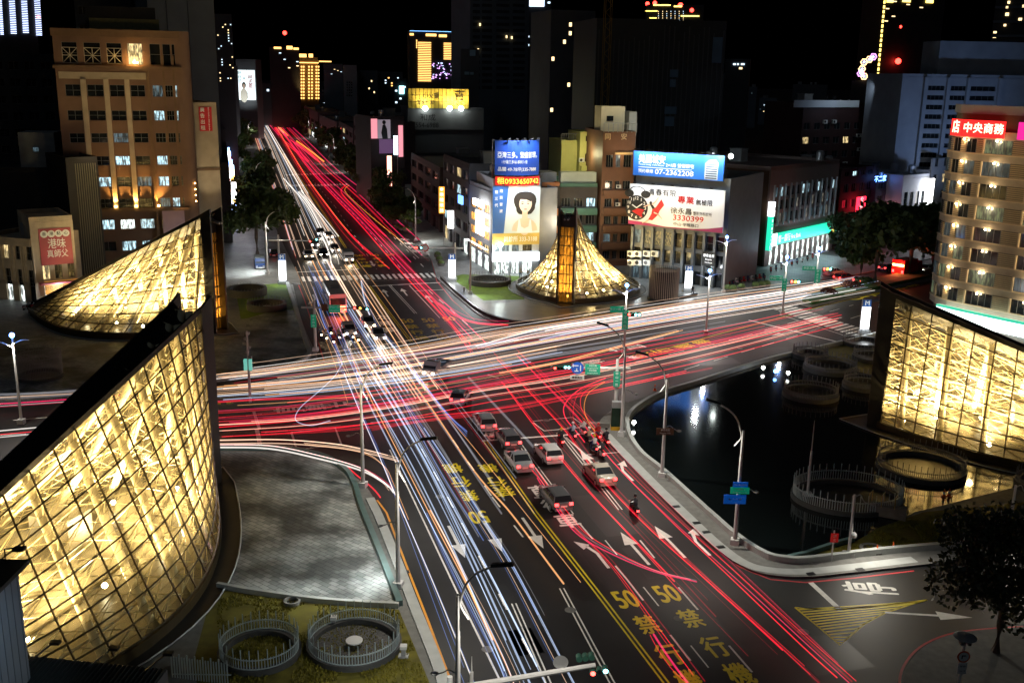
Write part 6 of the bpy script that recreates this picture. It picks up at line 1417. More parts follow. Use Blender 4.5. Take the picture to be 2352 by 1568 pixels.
for i in range(7):
    for j in range(5): strip(f, (1512+i*9.5, 26+j*5, 1513+i*9.5, 28+j*5), rnd.choice((E_C, E_W)), name='lit_window')
beacon(f, 1487, 9, 1.2); beacon(f, 1504, 7, 1.2); beacon(f, 1563, 13, 1.6); beacon(f, 1589, 24, 1.6)
f = tower('small block with white roof lamps right of the scaffolded block', 1662, 140, 1720, 420, M_T3, 4, 8, few(0.1, E_C, E_W, E_O), zlow=25)
for p in ((1684, 146, 1690, 150), (1693, 146, 1697, 150), (1702, 146, 1710, 150)): strip(f, p, E_C)
f = tower('dark tower with an amber dashed light line running down its left edge', 2012, -30, 2148, 520, M_T3, 9, 14, few(0.05, E_W), dY=10, zlow=60)
for k in range(16): strip(f, (2029-k*1.0, 2+k*11.0, 2032-k*1.0, 9+k*11.0), E_Y)
for p in ((2036, -2, 2050, 7), (2072, 0, 2090, 6), (2126, 0, 2142, 8)): strip(f, p, E_Y)
x, z = f.L(2057, 141); b = MB(); b.ball((x, -2, z), 1.4, 12, 8); b.build('beacon', E_R, f.t); beacon(f, 2069, 62, 1.3); beacon(f, 2134, 66, 0.9)
f = tower('dark banded tower with a column of warm lights at the top right corner', 2262, -30, 2380, 430, M_T3, 8, 16, few(0.08, E_W), dY=-10, zlow=40)
for k in range(8): m_ = MB(); m_.box(0, -0.5, f.H-8-k*5.5, f.W, 0, f.H-7-k*5.5); m_.build('balcony_band', M_T1, f.t)
for p in ((2315, 3, 2320, 9), (2311, 15, 2316, 20), (2310, 30, 2317, 37), (2306, 56, 2311, 61), (2340, 42, 2347, 48), (2349, 12, 2352, 18)): strip(f, p, E_W, name='lit_window')
# hexagon neon
f = tower('dark rooftop carrying a honeycomb of glowing neon hexagons', 1955, 190, 2012, 420, M_T3, 0, 0, None)
def hexa(px, py, r, m):
    x, z = f.L(px, py); b = MB(); b.tube([(x+r*math.cos(k*math.pi/3), -0.6, z+r*math.sin(k*math.pi/3)) for k in range(7)], 0.22, 5); b.build('neon_hexagon', m, f.t)
    b = MB()
    for k in range(3): a = k*math.pi/3+0.3; b.bar((x-r*0.5*math.cos(a), -0.6, z-r*0.5*math.sin(a)), (x+r*0.5*math.cos(a), -0.6, z+r*0.5*math.sin(a)), 0.12, 4)
    b.build('neon_star', E_LB, f.t)
E_N = glow('neon_amber', (1.0, 0.6, 0.25), 4.0); E_N2 = glow('neon_violet', (0.8, 0.3, 1.0), 3.0)
for px, py, m in ((1985, 143, E_N), (1997, 137, E_N), (1980, 159, E_N), (1977, 169, E_N2), (1985, 176, E_N), (2006, 131, E_N2)): hexa(px, py, 1.25, m)
# blue grey office block, right
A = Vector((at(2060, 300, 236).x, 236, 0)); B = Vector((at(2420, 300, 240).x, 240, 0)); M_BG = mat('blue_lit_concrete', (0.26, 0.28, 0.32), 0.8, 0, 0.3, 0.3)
f = Facade('office_building', 'large blue grey office block with vertical fins behind the hotel', 'office building', A, B, at(2150, 178, 238).z, 18, M_BG)
cols = [(f.L(a, 220)[0], f.L(b, 220)[0]) for a, b in ((2130, 2168), (2182, 2220), (2228, 2285))]; rows = [(f.L(2150, 208+k*22)[1], f.L(2150, 197+k*22)[1]) for k in range(9)]
f.front(cols, rows); f.wins(cols, rows, picker((30, M_GLASSD), (1, LIT_DIM)), 0.25, 4)
for c in cols+[(f.L(2300, 220)[0], 0)]: m_ = MB(); m_.box(c[0]-1.3, -0.8, 0, c[0]-0.5, 0, f.H); m_.build('fin', M_BG, f.t)
m_ = MB(); m_.box(10, 4, f.H, 32, 12, f.H+8); m_.build('plant_room', M_BG, f.t)
spot_light('city_glow_fill', (8, -30, 8), (10, 0, f.H*0.8), 14000, (0.35, 0.55, 1.0), 70, 0.9, 1.0, f.t)  # unseen blue spot stands in for city glow on this block
# ---- blocks along the right side of the far boulevard
def road_side(label, p0, p1, ptop, m, lit=0.08, name='shop_building', hcol=4):
    A = g(*p0); B = g(*p1); f = Facade(name, label, 'shop', (A.x, A.y), (B.x, B.y), at(p1[0], ptop, B.y).z, 14, m)
    k = max(2, int((f.H-3.6)/3.3)); rows = [(4.4+i*3.3, 6.2+i*3.3) for i in range(k)]; rows = [r for r in rows if r[1] < f.H-0.5]; w = f.W/hcol; cols = [(w*i+w*0.15, w*(i+1)-w*0.15) for i in range(hcol)]
    f.front(cols, rows+[(0.05, 3.0)]); f.wins(cols, rows, picker((1-lit, M_GLASSD), (lit, LIT_WARM), (lit*0.6, LIT_COOL)), 0.22, 3); f.wins(cols, [(0.05, 3.0)], picker((3, M_GLASSD), (2, LIT_WHITE), (1, LIT_WARM)), 0.25, 2)
    return f
M_S1 = mat('dark_street_render', (0.06, 0.06, 0.065), 0.8, 0, 0.3, 0.5); M_S2 = mat('dark_street_tile', (0.035, 0.03, 0.03), 0.7, 0, 0.3, 0.5)
f = road_side('dark shop block with an orange vertical sign left of the billboards', (1018, 545), (1076, 590), 385, M_S1)
def vsign(f, t, z0, z1, w, m, body=None, tm=None, y=-1.4, name='vertical_sign'):
    x = f.W*t; m_ = MB(); m_.box(x-0.15, y-w, z0, x+0.15, y, z1); o = m_.build(name, m, f.t)
    m_ = MB(); m_.box(x-0.08, y, z0+1, x+0.08, 0, z0+1.15); m_.build('sign_bracket', M_GREYM, f.t)
    if body:
        b = MB(); n = len(body); hh = (z1-z0)/n
        for i, ch in enumerate(body):
            lettering(b, ch, (lambda a_, c_, k, i=i: (x-0.17-k, y-w/2-a_, z1-hh*(i+0.5)+c_)), min(hh, w)*0.75, bold=0.02)
            lettering(b, ch, (lambda a_, c_, k, i=i: (x+0.17+k, y-w/2+a_, z1-hh*(i+0.5)+c_)), min(hh, w)*0.75, bold=0.02)
        b.build('lettering', tm or WL, o)
    return o
def fsign(f, px, m, body=None, tm=None, y=-0.9, vertical=True, name='lit_sign'):
    rc = f.panel(name, px, y, m, 0.3)
    if body: f.text(body, rc, y-0.33, tm or WL, vertical, 0.02, fill=1.0)
OR = glow('orange_sign', (1.0, 0.42, 0.04), 1.6, (0.6, 0.3, 0.03))
A_ = at(1014, 500, 205); 
def street_sign(label, px, Y, m, body=None, tm=None, pole=True, th=0.3, name='street_sign'):
    """a sign on its own post or bracket, turned to the crossing"""
    a = at(px[0], px[1], Y); b = at(px[2], px[3], Y); w = abs(b.x-a.x); z1, z0 = a.z, b.z
    t = thing(name, label, 'sign', ((a.x+b.x)/2, Y, 0), 0)
    m_ = MB(); m_.box(-w/2, -th/2, z0, w/2, th/2, z1); m_.build('panel', m, t)
    m_ = MB(); m_.bar((w/2-0.15, th, 0), (w/2-0.15, th, z1), 0.09, 6); m_.build('post', M_GREYM, t)
    if body:
        b_ = MB(); n = len(body); hh = (z1-z0)/n
        for i, ch in enumerate(body): lettering(b_, ch, on_wall(0, z1-hh*(i+0.5), -th/2-0.02), min(hh, w)*0.8, bold=0.02)
        b_.build('lettering', tm or WL, t)
    return t
street_sign('orange vertical shop sign with white characters and a dog emblem', (1008, 429, 1021, 490), 200, OR, '●樂穗樂器')
street_sign('tall blank white lightbox beside the shop arcade left of the billboards', (1029, 484, 1042, 524), 192, glow('white_lightbox', (1.0, 0.98, 0.95), 7.0))
street_sign('tall lit sign glowing red and white above the side street trees', (889, 358, 900, 427), 262, glow('red_white_sign', (1.0, 0.35, 0.25), 4.5), '大眾當舖')
street_sign('pale blue lightbox over the pink screen block', (904, 312, 914, 356), 272, glow('pale_blue_box', (0.6, 0.85, 1.0), 4.0))
f = road_side('dark unlit warehouse block with a low gable behind the street trees', (945, 480), (1010, 535), 392, M_S2)
f = road_side('dark narrow block with a portrait poster beside the pink screen block', (815, 395), (852, 425), 285, M_S2)
f.panel('poster', (826, 292, 848, 345), -0.2, mat('dim_poster', (0.16, 0.15, 0.15), 0.7, 0, 0.4, 0.3))
Yp = 275; A = Vector((at(851, 300, Yp).x, Yp, 0)); B = Vector((at(925, 300, Yp).x, Yp+4, 0))
f = Facade('billboard_building', 'block wearing a pink to grey fashion screen over the boulevard trees', 'building', A, B, at(890, 274, Yp).z, 14, M_S2)
m_ = MB(); m_.box(0, 0, 0, f.W, 0.34, f.H); m_.build('front_wall', M_S2, f.t)
f.panel('pink_screen', (851, 273, 866, 318), -0.3, glow('pink_screen', (1.0, 0.35, 0.42), 1.0, (0.4, 0.2, 0.2))); rc = f.panel('fashion_screen', (866, 275, 896, 318), -0.3, glow('grey_screen', (0.55, 0.45, 0.55), 0.35, (0.3, 0.3, 0.3)))
f.panel('pink_screen', (914, 288, 925, 360), -0.3, glow('pink_screen', (1.0, 0.35, 0.42), 1.0)); f.panel('violet_screen', (870, 320, 905, 352), -0.2, glow('violet_screen', (0.35, 0.15, 0.4), 0.25, (0.1, 0.05, 0.1)))
cx = (rc[0]+rc[2])/2; hh = rc[3]-rc[1]; flat(f, 'printed_coat', [(cx-0.5, rc[1]), (cx+1.0, rc[1]), (cx+0.8, rc[1]+hh*0.5), (cx+0.3, rc[1]+hh*0.75), (cx-0.4, rc[1]+hh*0.72), (cx-0.8, rc[1]+hh*0.3)], -0.45, BK); blob(f, 'printed_hair', cx, rc[1]+hh*0.86, 0.5, 0.55, -0.45, HAIR)
for i, (p0, p1, top) in enumerate((((780, 362), (812, 392), 300), ((735, 330), (775, 358), 285), ((700, 300), (732, 326), 262))):
    road_side(['dark street block behind the trees, nearest of the three before the pink screens', 'middle dark street block behind the boulevard trees', 'farthest dark street block behind the boulevard trees'][i], p0, p1, top, M_S1, 0.12)
# ---- lit signs along the left side of the far boulevard
f = None
cols_ = [(1.0, 0.95, 0.9), (0.25, 0.45, 1.0), (1.0, 0.55, 0.12), (0.55, 0.85, 1.0), (1.0, 0.15, 0.2), (1.0, 0.9, 0.5)]
lab = ['white', 'blue', 'orange', 'pale blue', 'red', 'cream']
def left_row():
    """the row of shop houses on the left pavement of the far boulevard"""
    for k in range(7):
        Yn = 205+k*40; px = 522-k*1.5; X = at(px, 300, Yn).x
        t = Facade('shop_building', ['nearest', 'second', 'third', 'fourth', 'fifth', 'sixth', 'farthest'][k]+' dark shophouse of the sign covered row on the left of the far boulevard', 'shop', (X-10.6, Yn-3.0), (X, Yn), 14+rnd.uniform(-3, 3), 36, M_S2)
        m_ = MB(); m_.box(0, 0, 0, t.W, 0.34, t.H); m_.build('front_wall', M_S2, t.t)
        for j in range(11):
            c = rnd.choice((0, 0, 0, 1, 1, 2, 3, 3, 4, 5)); y = 1+j*3.0; z0 = rnd.uniform(2.6, 9); z1 = z0+rnd.uniform(0.8, 3.6)
            m_ = MB(); m_.box(t.W+0.3, y, z0, t.W+rnd.uniform(0.8, 1.5), y+0.25, z1); m_.build('lit_sign', glow('street_sign_'+lab[c].replace(' ', '_'), cols_[c], 7.0), t.t)
            m_ = MB(); m_.box(t.W, y+0.1, z0+1, t.W+0.4, y+0.2, z0+1.2); m_.build('sign_bracket', M_GREYM, t.t)
        point_light('sign_glow_fill', (t.W+4, 8, 6), 400, (0.9, 0.9, 1.0), 0.5, t.t)  # unseen lamp standing in for the combined glow of the signs
left_row()

for i in range(22):
    px = 640+i*66+rnd.uniform(-25, 25); wpx = rnd.uniform(36, 80); top = rnd.uniform(168, 235)
    tower('dim unlit block lost in the distant skyline', px, top, px+wpx, rnd.uniform(660, 820), rnd.choice((M_T1, M_T2, M_T3)), int(wpx/7), 7, few(0.10, E_W, E_C, LIT_DIM), name='distant_block', cat='building', zlow=6, ww=0.32, wh=0.35, group='dim blocks of the distant skyline')
# ================================================================= TREES
M_LEAF = mat('dark_foliage', (0.05, 0.085, 0.022), 0.6, 0, 0.6, 0.9); M_LEAF2 = mat('green_foliage', (0.07, 0.12, 0.025), 0.6, 0, 0.6, 0.9); M_BARK = mat('grey_bark', (0.12, 0.10, 0.08), 0.9, 0, 0.3, 3, bump=0.3)
def crown_mesh(seed, r, hz, n, leaf, m, clumps=14):
    rn = random.Random(seed); b = MB(); cs = []
    for _ in range(clumps):
        a = rn.uniform(0, 2*math.pi); d = r*math.sqrt(rn.random())*0.78; cs.append((Vector((d*math.cos(a), d*math.sin(a), rn.uniform(-0.45, 0.55)*hz*(1-0.5*(d/r)**2))), rn.uniform(0.28, 0.5)*r))
    for i in range(n):
        c, cr = rn.choice(cs); v = Vector((rn.gauss(0, 1), rn.gauss(0, 1), rn.gauss(0, 0.8))); v = v.normalized()*cr*(0.45+0.6*rn.random()**0.6); v.z *= 0.7
        p = c+v; s = leaf*rn.uniform(0.6, 1.35); q = Vector((rn.gauss(0, 1), rn.gauss(0, 1), rn.gauss(0, 0.6)+0.5)).normalized(); u = q.cross(Vector((rn.gauss(0, 1), rn.gauss(0, 1), rn.gauss(0, 1)))).normalized(); w = q.cross(u)
        b.add([p-u*s, p+w*s*0.6, p+u*s, p-w*s*0.6], [(0, 1, 2, 3)])
    return b.mesh('crown', m), cs
def trunk_mesh(seed, h, cs, zc, r0=0.18):
    rn = random.Random(seed); b = MB(); f_ = Vector((0, 0, h*0.5)); b.tube([(0, 0, 0), (0.05, 0.04, h*0.25), tuple(f_)], [r0*1.3, r0, r0*0.85], 7)
    for c, cr in cs[:9]:
        e = c+Vector((0, 0, zc)); mid = f_.lerp(e, 0.5)+Vector((rn.uniform(-.3, .3), rn.uniform(-.3, .3), -0.2)); b.tube(smooth_path([f_, mid, e], 3), [r0*0.6, r0*0.5, r0*0.42, r0*0.34, r0*0.25, r0*0.18, r0*0.1][:len(smooth_path([f_, mid, e], 3))], 5)
    return b.mesh('trunk', M_BARK)
TREES = []
for k, (r, hz, n, leaf, m, h) in enumerate(((2.9, 3.6, 2200, 0.26, M_LEAF2, 6.2), (3.3, 3.8, 2600, 0.28, M_LEAF, 7.2), (2.5, 3.2, 1900, 0.24, M_LEAF2, 5.6))):
    cm, cs = crown_mesh(40+k, r, hz, n, leaf, m); zc = h-hz*0.45; TREES.append((cm, trunk_mesh(k, h, cs, zc), zc))
def tree(label, p, kind=0, scale=1.0, z=0.15, group='street trees along the boulevards'):
    t = thing('street_tree', label, 'tree', (p.x, p.y, z), rnd.uniform(0, 6.28), group); cm, tm, zc = TREES[kind]
    inst('trunk', tm, t); inst('crown', cm, t, (0, 0, zc*0.86)); t.scale = (scale,)*3; return t
for i, (px, py) in enumerate(((877, 501), (888, 514), (900, 527), (922, 514), (936, 521), (949, 536))):
    tree(['young street tree nearest the parked scooters on the right pavement', 'second young street tree from the parked scooters, kerb row', 'young kerbside tree beside the row of four round planters', 'young tree on the inner row of the right pavement', 'second young tree on the inner row of the right pavement', 'young tree closest to the round planters and the lamp'][i], g(px, py), i % 3, 1.0)
RT = 'leafy tree in the dense row on the right of the far boulevard'
for i in range(24):
    t_ = i/23; q0 = g(868, 482); q1 = g(640, 246); p = q0.lerp(q1, t_**1.3)+Vector((rnd.uniform(0.5, 6), rnd.uniform(-4, 4), 0)); tree(RT, p, i % 3, rnd.uniform(1.4, 2.0), group='dense tree row on the right of the far boulevard')
LT = 'leafy tree in the dense row on the left of the far boulevard'
tree('large broad tree on the left pavement in front of the parked blue truck', g(592, 590), 1, 1.9); tree('tall leafy tree lit green beside the lamp on the left pavement', g(640, 545), 0, 1.6); tree('dark tree on the left pavement behind the blue truck tree', g(575, 515), 1, 1.8)
for i in range(15):
    t_ = i/14; q0 = g(612, 480); q1 = g(548, 262); p = q0.lerp(q1, t_**1.3)+Vector((rnd.uniform(-6, 2), rnd.uniform(-5, 5), 0)); tree(LT, p, i % 3, rnd.uniform(1.3, 1.9), group='dense tree row on the left of the far boulevard')
for i in range(22):
    p = g(rnd.uniform(690, 830), rnd.uniform(262, 300)); p = p+Vector((18, 0, 0)); tree('dark round tree of the park behind the right side of the boulevard', p, 1, rnd.uniform(1.3, 1.8), group='park trees behind the right side of the boulevard')
tree('broad dark tree on the median, its trunk lit red by traffic', g(2009, 656), 1, 2.1, 0.2, 'median trees'); tree('smaller dark tree at the near end of the median', g(1976, 646), 0, 1.5, 0.2, 'median trees'); tree('far tree on the median beside the red emergency truck', g(2086, 638), 1, 2.0, 0.2, 'median trees'); tree('dark tree at the hotel end of the median', g(2140, 632), 0, 1.9, 0.2, 'median trees')
for i, (px, py) in enumerate(((1960, 612), (2060, 600), (2120, 592))): tree(['street tree on the far pavement right of the bank', 'street tree in front of the red neon shops', 'street tree in front of the pale columned block'][i], g(px, py), 1, 1.6)
# near tree, lower right
cm, cs = crown_mesh(91, 4.6, 5.6, 9000, 0.18, mat('near_foliage', (0.022, 0.034, 0.010), 0.6, 0, 0.6, 1.5), 24); p = g(2275, 1500)
t = thing('street_tree', 'large dark tree in the bottom right corner of the photo', 'tree', (p.x+0.3, p.y, 0.15)); inst('crown', cm, t, (0.4, -0.4, 5.6)); inst('trunk', trunk_mesh(5, 7.0, cs, 5.6, 0.22), t)
# hedge and shrubs on the median
m_ = MB(); m_.prism([(p.x, p.y) for p in gp([(1842, 696), (1864, 703), (1940, 685), (2060, 657), (2150, 637), (2160, 618), (2060, 636), (1960, 658), (1868, 682)])], 0.2, 0.75); o = m_.build('hedge', mat('hedge_leaves', (0.03, 0.09, 0.02), 0.9, 0, 0.8, 2.5, bump=0.8)); tag(o, 'long clipped green hedge along the median of the right-hand boulevard', 'hedge')
def shrub(label, p, r, m, z=0.7):
    rn = random.Random(int(p.x*10)); b = MB()
    for i in range(420):
        v = Vector((rn.gauss(0, 1), rn.gauss(0, 1), abs(rn.gauss(0, 1)))).normalized()*r*rn.uniform(0.75, 1.05); s = 0.16; u = Vector((rn.gauss(0, 1), rn.gauss(0, 1), rn.gauss(0, 1))).normalized(); w = v.normalized().cross(u)
        if w.length < 0.1: continue
        q = p+Vector((v.x*1.4, v.y*1.4, z+v.z*0.8)); b.add([q-u*s, q+w*s, q+u*s, q-w*s], [(0, 1, 2, 3)])
    tag(b.build('shrub', m), label, 'shrub')
M_RS = mat('dark_red_foliage', (0.10, 0.025, 0.02), 0.8, 0, 0.5, 2)
shrub('round red leaved shrub at the near end of the median hedge', g(1902, 682), 1.0, M_RS); shrub('larger red leaved shrub behind it on the median hedge', g(1955, 668), 1.3, M_RS); shrub('dark shrub under the trees on the median hedge', g(1985, 658), 1.2, M_LEAF)
def planter(label, p, r=0.55, z=0.15):
    t = thing('round_planter', label, 'planter', (p.x, p.y, z), 0, 'round planters on the pavements'); b = MB(); b.lathe([(r*0.7, 0), (r, 0.5), (r*0.9, 0.5), (r*0.85, 0.42), (0.01, 0.42)], 14, cap=False); b.build('bowl', M_CONC, t); b = MB(); b.ball((0, 0, 0.6), r*0.85, 10, 6, sz=0.8); b.build('shrub', M_LEAF2, t)
for px, py in ((912, 527), (922, 530), (932, 533), (942, 536)): planter('one of the four round planters beside the young trees', g(px, py), 0.75)
for px, py in ((1005, 592), (1009, 602), (1013, 612)): planter('one of the three round planters at the corner by the crosswalk', g(px, py), 0.75)
for px, py in ((1671, 671), (1683, 672), (1702, 668), (1735, 664), (1748, 662), (1760, 660)): planter('round planter on the pavement in front of the clock advertisement building', g(px, py), 0.8)

# ================================================================= SIGNALS, SIGNS, POLES
SIG_R = glow('signal_red', (1.0, 0.04, 0.03), 14); SIG_G = glow('signal_cyan', (0.25, 0.9, 0.95), 8); SIG_A = glow('signal_amber', (1.0, 0.5, 0.05), 8); M_SGN = mat('sign_green', (0.01, 0.22, 0.13), 0.5, 0, 0.05, 1, emit=(0.0, 0.35, 0.2), estr=0.35); M_SBL = mat('sign_blue', (0.01, 0.06, 0.35), 0.5, 0, 0.05, 1, emit=(0.0, 0.1, 0.5), estr=0.35); M_SBR = mat('sign_brown', (0.13, 0.05, 0.02), 0.5, 0, 0.05, 1); M_HSG = mat('signal_housing', (0.03, 0.10, 0.075), 0.5, 0, 0.1, 1)
def signal_head(parent, x, z, lamps, y=-0.2, s=0.34):
    """horizontal three light head facing local -y"""
    n = len(lamps); m_ = MB(); m_.box(x-n*s/2-0.05, y-0.12, z-s*0.6, x+n*s/2+0.05, y+0.12, z+s*0.6); o = m_.build('signal_head', M_HSG, parent)
    for i, m in enumerate(lamps):
        cx = x+(i-(n-1)/2)*s; b = MB(); b.add([(cx+s*0.42*math.cos(k*math.pi/6), y-0.14, z+s*0.42*math.sin(k*math.pi/6)) for k in range(12)], [list(range(12))]); b.build('signal_lens', m, o)
        b = MB(); b.grid([[(cx+s*0.46*math.cos(a), y-0.12, z+s*0.46*math.sin(a)), (cx+s*0.46*math.cos(a), y-0.36, z+s*0.46*math.sin(a))] for a in [k*math.pi/8-0.3 for k in range(12)]]); b.build('visor', M_HSG, o)
    return o
def board_on(parent, x0, x1, z0, z1, m, words=(), y=-0.25, tm=None, vertical=False, name='sign_panel'):
    b = MB(); b.box(x0, y-0.03, z0, x1, y+0.03, z1); b.box(x0-0.04, y-0.02, z0-0.04, x1+0.04, y+0.02, z1+0.04); o = b.build(name, m, parent)
    if words:
        b = MB(); n = len(words)
        for i, w in enumerate(words):
            if vertical: lettering(b, w, on_wall((x0+x1)/2, z1-(z1-z0)*(i+0.5)/n, y-0.04), min((z1-z0)/n, x1-x0)*0.8, bold=0.02)
            else: lettering(b, w, on_wall((x0+x1)/2, z1-(z1-z0)*(i+0.5)/n, y-0.04), min((z1-z0)/n*0.75, (x1-x0)/max(1, len(w)*0.95 if ord(w[0]) > 999 else len(w)*0.6)), bold=0.015)
        b.build('lettering', tm or WP, o)
    return o
def gantry(label, base, arm_px, extras, top=None, rz=0.0, r=0.14):
    """signal mast with a horizontal arm between two seen points"""
    p = g(*base); t = thing('signal_mast', label, 'traffic light', (p.x, p.y, 0.1), rz, 'signal masts of the crossing')
    a = at(arm_px[0], arm_px[1], p.y); b = at(arm_px[2], arm_px[3], p.y); z = (a.z+b.z)/2-0.1; H = (top if top else z+0.9)
    m_ = MB(); m_.cbox((0, 0, 0.25), 0.7, 0.7, 0.5); m_.lathe([(0.2, 0.5), (0.14, H)], 10); m_.build('pole', M_POLE, t)
    m_ = MB(); m_.tube([(a.x-p.x, 0, z), (b.x-p.x, 0, z)], [r*0.7, r*0.9] if abs(a.x-p.x) > abs(b.x-p.x) else [r*0.9, r*0.7], 8); m_.build('arm', M_POLE, t)
    def lx(px, py): v = at(px, py, p.y); return v.x-p.x, v.z-0.1
    extras(t, lx, z); return t
def ex5(t, lx, z):
    signal_head(t, lx(1282, 850)[0], z, (SIG_R, M_DARKM, M_DARKM)); signal_head(t, lx(1302, 848)[0], z+0.1, (SIG_G, SIG_G)); x = lx(1326, 845)[0]
    b = MB(); b.add([(x+0.62*math.cos(k*math.pi/10), -0.24, z+0.62*math.sin(k*math.pi/10)) for k in range(20)], [list(range(20))]); o = b.build('round_sign', M_SBL, t)
    b = MB(); b.box(x-0.38, -0.28, z+0.2, x+0.1, -0.26, z+0.3); b.box(x+0.25, -0.28, z-0.3, x+0.35, -0.26, z+0.3); b.add([(x-0.38, -0.27, z+0.45), (x-0.38, -0.27, z+0.05), (x-0.55, -0.27, z+0.25)], [(0, 1, 2)]); b.box(x-0.3, -0.28, z-0.35, x+0.1, -0.26, z-0.25); b.box(x-0.12, -0.28, z-0.25, x-0.02, -0.26, z-0.02); b.build('symbol', WP, o)
    board_on(t, x-0.65, x+0.65, z-1.15, z-0.8, WP, ('機車兩段',), tm=BK); x0, z1 = lx(1345, 835); x1, z0 = lx(1377, 858); board_on(t, x0, x1, z0, z1, M_SGN, ('中正三路', 'Jhongjheng 3rd Rd', '中正四路', 'Jhongjheng 4th Rd')); x0, z1 = lx(1410, 852); x1, z0 = lx(1422, 886); board_on(t, x0, x1, z0, z1, M_SGN, '中山一路', vertical=True)
gantry('white signal mast with a blue round sign and green street names, right of the crossing', (1412, 978), (1265, 850, 1448, 838), ex5)
def ex2(t, lx, z):
    signal_head(t, lx(822, 704)[0], z+0.1, (SIG_R, M_DARKM, SIG_A)); signal_head(t, lx(841, 704)[0], z, (M_DARKM, SIG_G)); x0, z1 = lx(757, 700); x1, z0 = lx(782, 716); board_on(t, x0, x1, z0, z1, M_SGN, ('中山一路', 'Jhongshan')); x0, z1 = lx(715, 722); x1, z0 = lx(727, 750); board_on(t, x0, x1, z0, z1, M_SGN, '中正四路', vertical=True); board_on(t, lx(740, 709)[0], lx(752, 709)[0], z-0.3, z+0.5, M_SBR)
gantry('white signal mast over the queue of scooters, left of the crossing', (725, 808), (692, 709, 850, 705), ex2)
def ex3(t, lx, z): signal_head(t, lx(718, 552)[0], z, (SIG_R, M_DARKM, M_DARKM)); signal_head(t, lx(728, 550)[0], z+0.3, (SIG_G,))
gantry('white signal mast beyond the far crosswalk on the left', (643, 645), (617, 553, 715, 552), ex3)
def ex4(t, lx, z):
    signal_head(t, lx(958, 571)[0], z, (SIG_R, SIG_R, M_DARKM)); signal_head(t, lx(968, 571)[0], z, (SIG_G,)); x = lx(976, 571)[0]
    b = MB(); b.add([(x+0.65*math.cos(k*math.pi/10), -0.24, z+0.65*math.sin(k*math.pi/10)) for k in range(20)], [list(range(20))]); o = b.build('round_sign', mat('sign_red', (0.6, 0.02, 0.02), 0.5, 0, 0), t); b = MB(); b.add([(x+0.5*math.cos(k*math.pi/10), -0.25, z+0.5*math.sin(k*math.pi/10)) for k in range(20)], [list(range(20))]); b.build('sign_face', WP, o); board_on(t, x-0.6, x+0.6, z-1.1, z-0.8, WP, ('06-22',), tm=BK)
gantry('white signal mast beyond the far crosswalk on the right, red light', (1045, 645), (955, 571, 1064, 567), ex4)
def near_gantry():
    Y = 49.5; a = at(1100, 1576, Y); b = at(1368, 1526, Y); t = thing('signal_mast', 'white signal arm crossing the bottom edge of the photo, seen from behind', 'traffic light', (a.x-1.6, Y, 0.1), 0, 'signal masts of the crossing'); z = b.z-0.1; L_ = b.x-a.x+1.6; za = a.z-0.1
    m_ = MB(); m_.lathe([(0.2, 0), (0.15, za+0.6)], 10); m_.build('pole', M_POLE, t); m_ = MB(); m_.tube([(0, 0, za-0.2), (L_, 0, z)], [0.19, 0.13], 8); m_.build('arm', M_POLE, t)
    for k, m in enumerate((SIG_R, M_DARKM, SIG_G)):
        x = L_-0.15+k*0.34; b_ = MB(); b_.tube([(x, -0.3, z-0.35+0.08*k), (x, 0.1, z-0.35+0.08*k)], 0.17, 12); o = b_.build('signal_lamp', M_HSG, t); b_ = MB(); b_.add([(x+0.14*math.cos(q*math.pi/6), -0.305, z-0.35+0.08*k+0.14*math.sin(q*math.pi/6)) for q in range(12)], [list(range(12))]); b_.build('signal_lens', m, o)
    for k in range(3):
        x = L_-0.9+k*0.34; b_ = MB(); b_.tube([(x, 0.0, z+0.3+0.06*k), (x, 0.42, z+0.28+0.06*k)], 0.17, 12); b_.build('signal_lamp', M_HSG, t)
    b_ = MB(); x = L_-1.9; b_.add([(x+0.42*math.cos(q*math.pi/10), 0.12, z+0.05+0.42*math.sin(q*math.pi/10)) for q in range(20)], [list(range(20))]); b_.build('round_sign', M_GREYM, t)
near_gantry()
BLUE_B = glow('blue_beacon', (0.1, 0.3, 1.0), 30)
def beacon_pole(label, base, top, signs=None, arm=1.6):
    p = g(*base); H = at(top[0], top[1], p.y).z; t = thing('beacon_pole', label, 'pole', (p.x, p.y, 0.1), 0, 'tall white poles with blue lamps'); m_ = MB(); m_.cbox((0, 0, 0.25), 0.6, 0.6, 0.5); m_.lathe([(0.15, 0.5), (0.09, H-0.3)], 8); m_.build('pole', M_POLE, t)
    m_ = MB(); m_.tube(smooth_path([(0, 0, H-0.9), (arm*0.5, 0, H-0.5), (arm, 0, H-0.45)], 4), 0.05, 5); m_.tube(smooth_path([(0, 0, H-1.2), (-arm*0.6, 0, H-0.8), (-arm*1.1, 0, H-0.6)], 4), 0.05, 5); m_.build('arm', M_POLE, t); m_ = MB(); m_.ball((0, 0, H), 0.24, 10, 6); m_.build('blue_lamp', BLUE_B, t); point_light('blue_lamp', (0, -0.5, H+0.2), 60, (0.1, 0.3, 1.0), 0.2, t); spot_light('lamp_light', (0, -0.3, H-0.7), (0, -2, 0), 2200, LAMP_COL, 150, 0.7, 0.15, t)
    def lx(px, py): v = at(px, py, p.y); return v.x-p.x, v.z-0.1
    if signs: signs(t, lx)
    return t
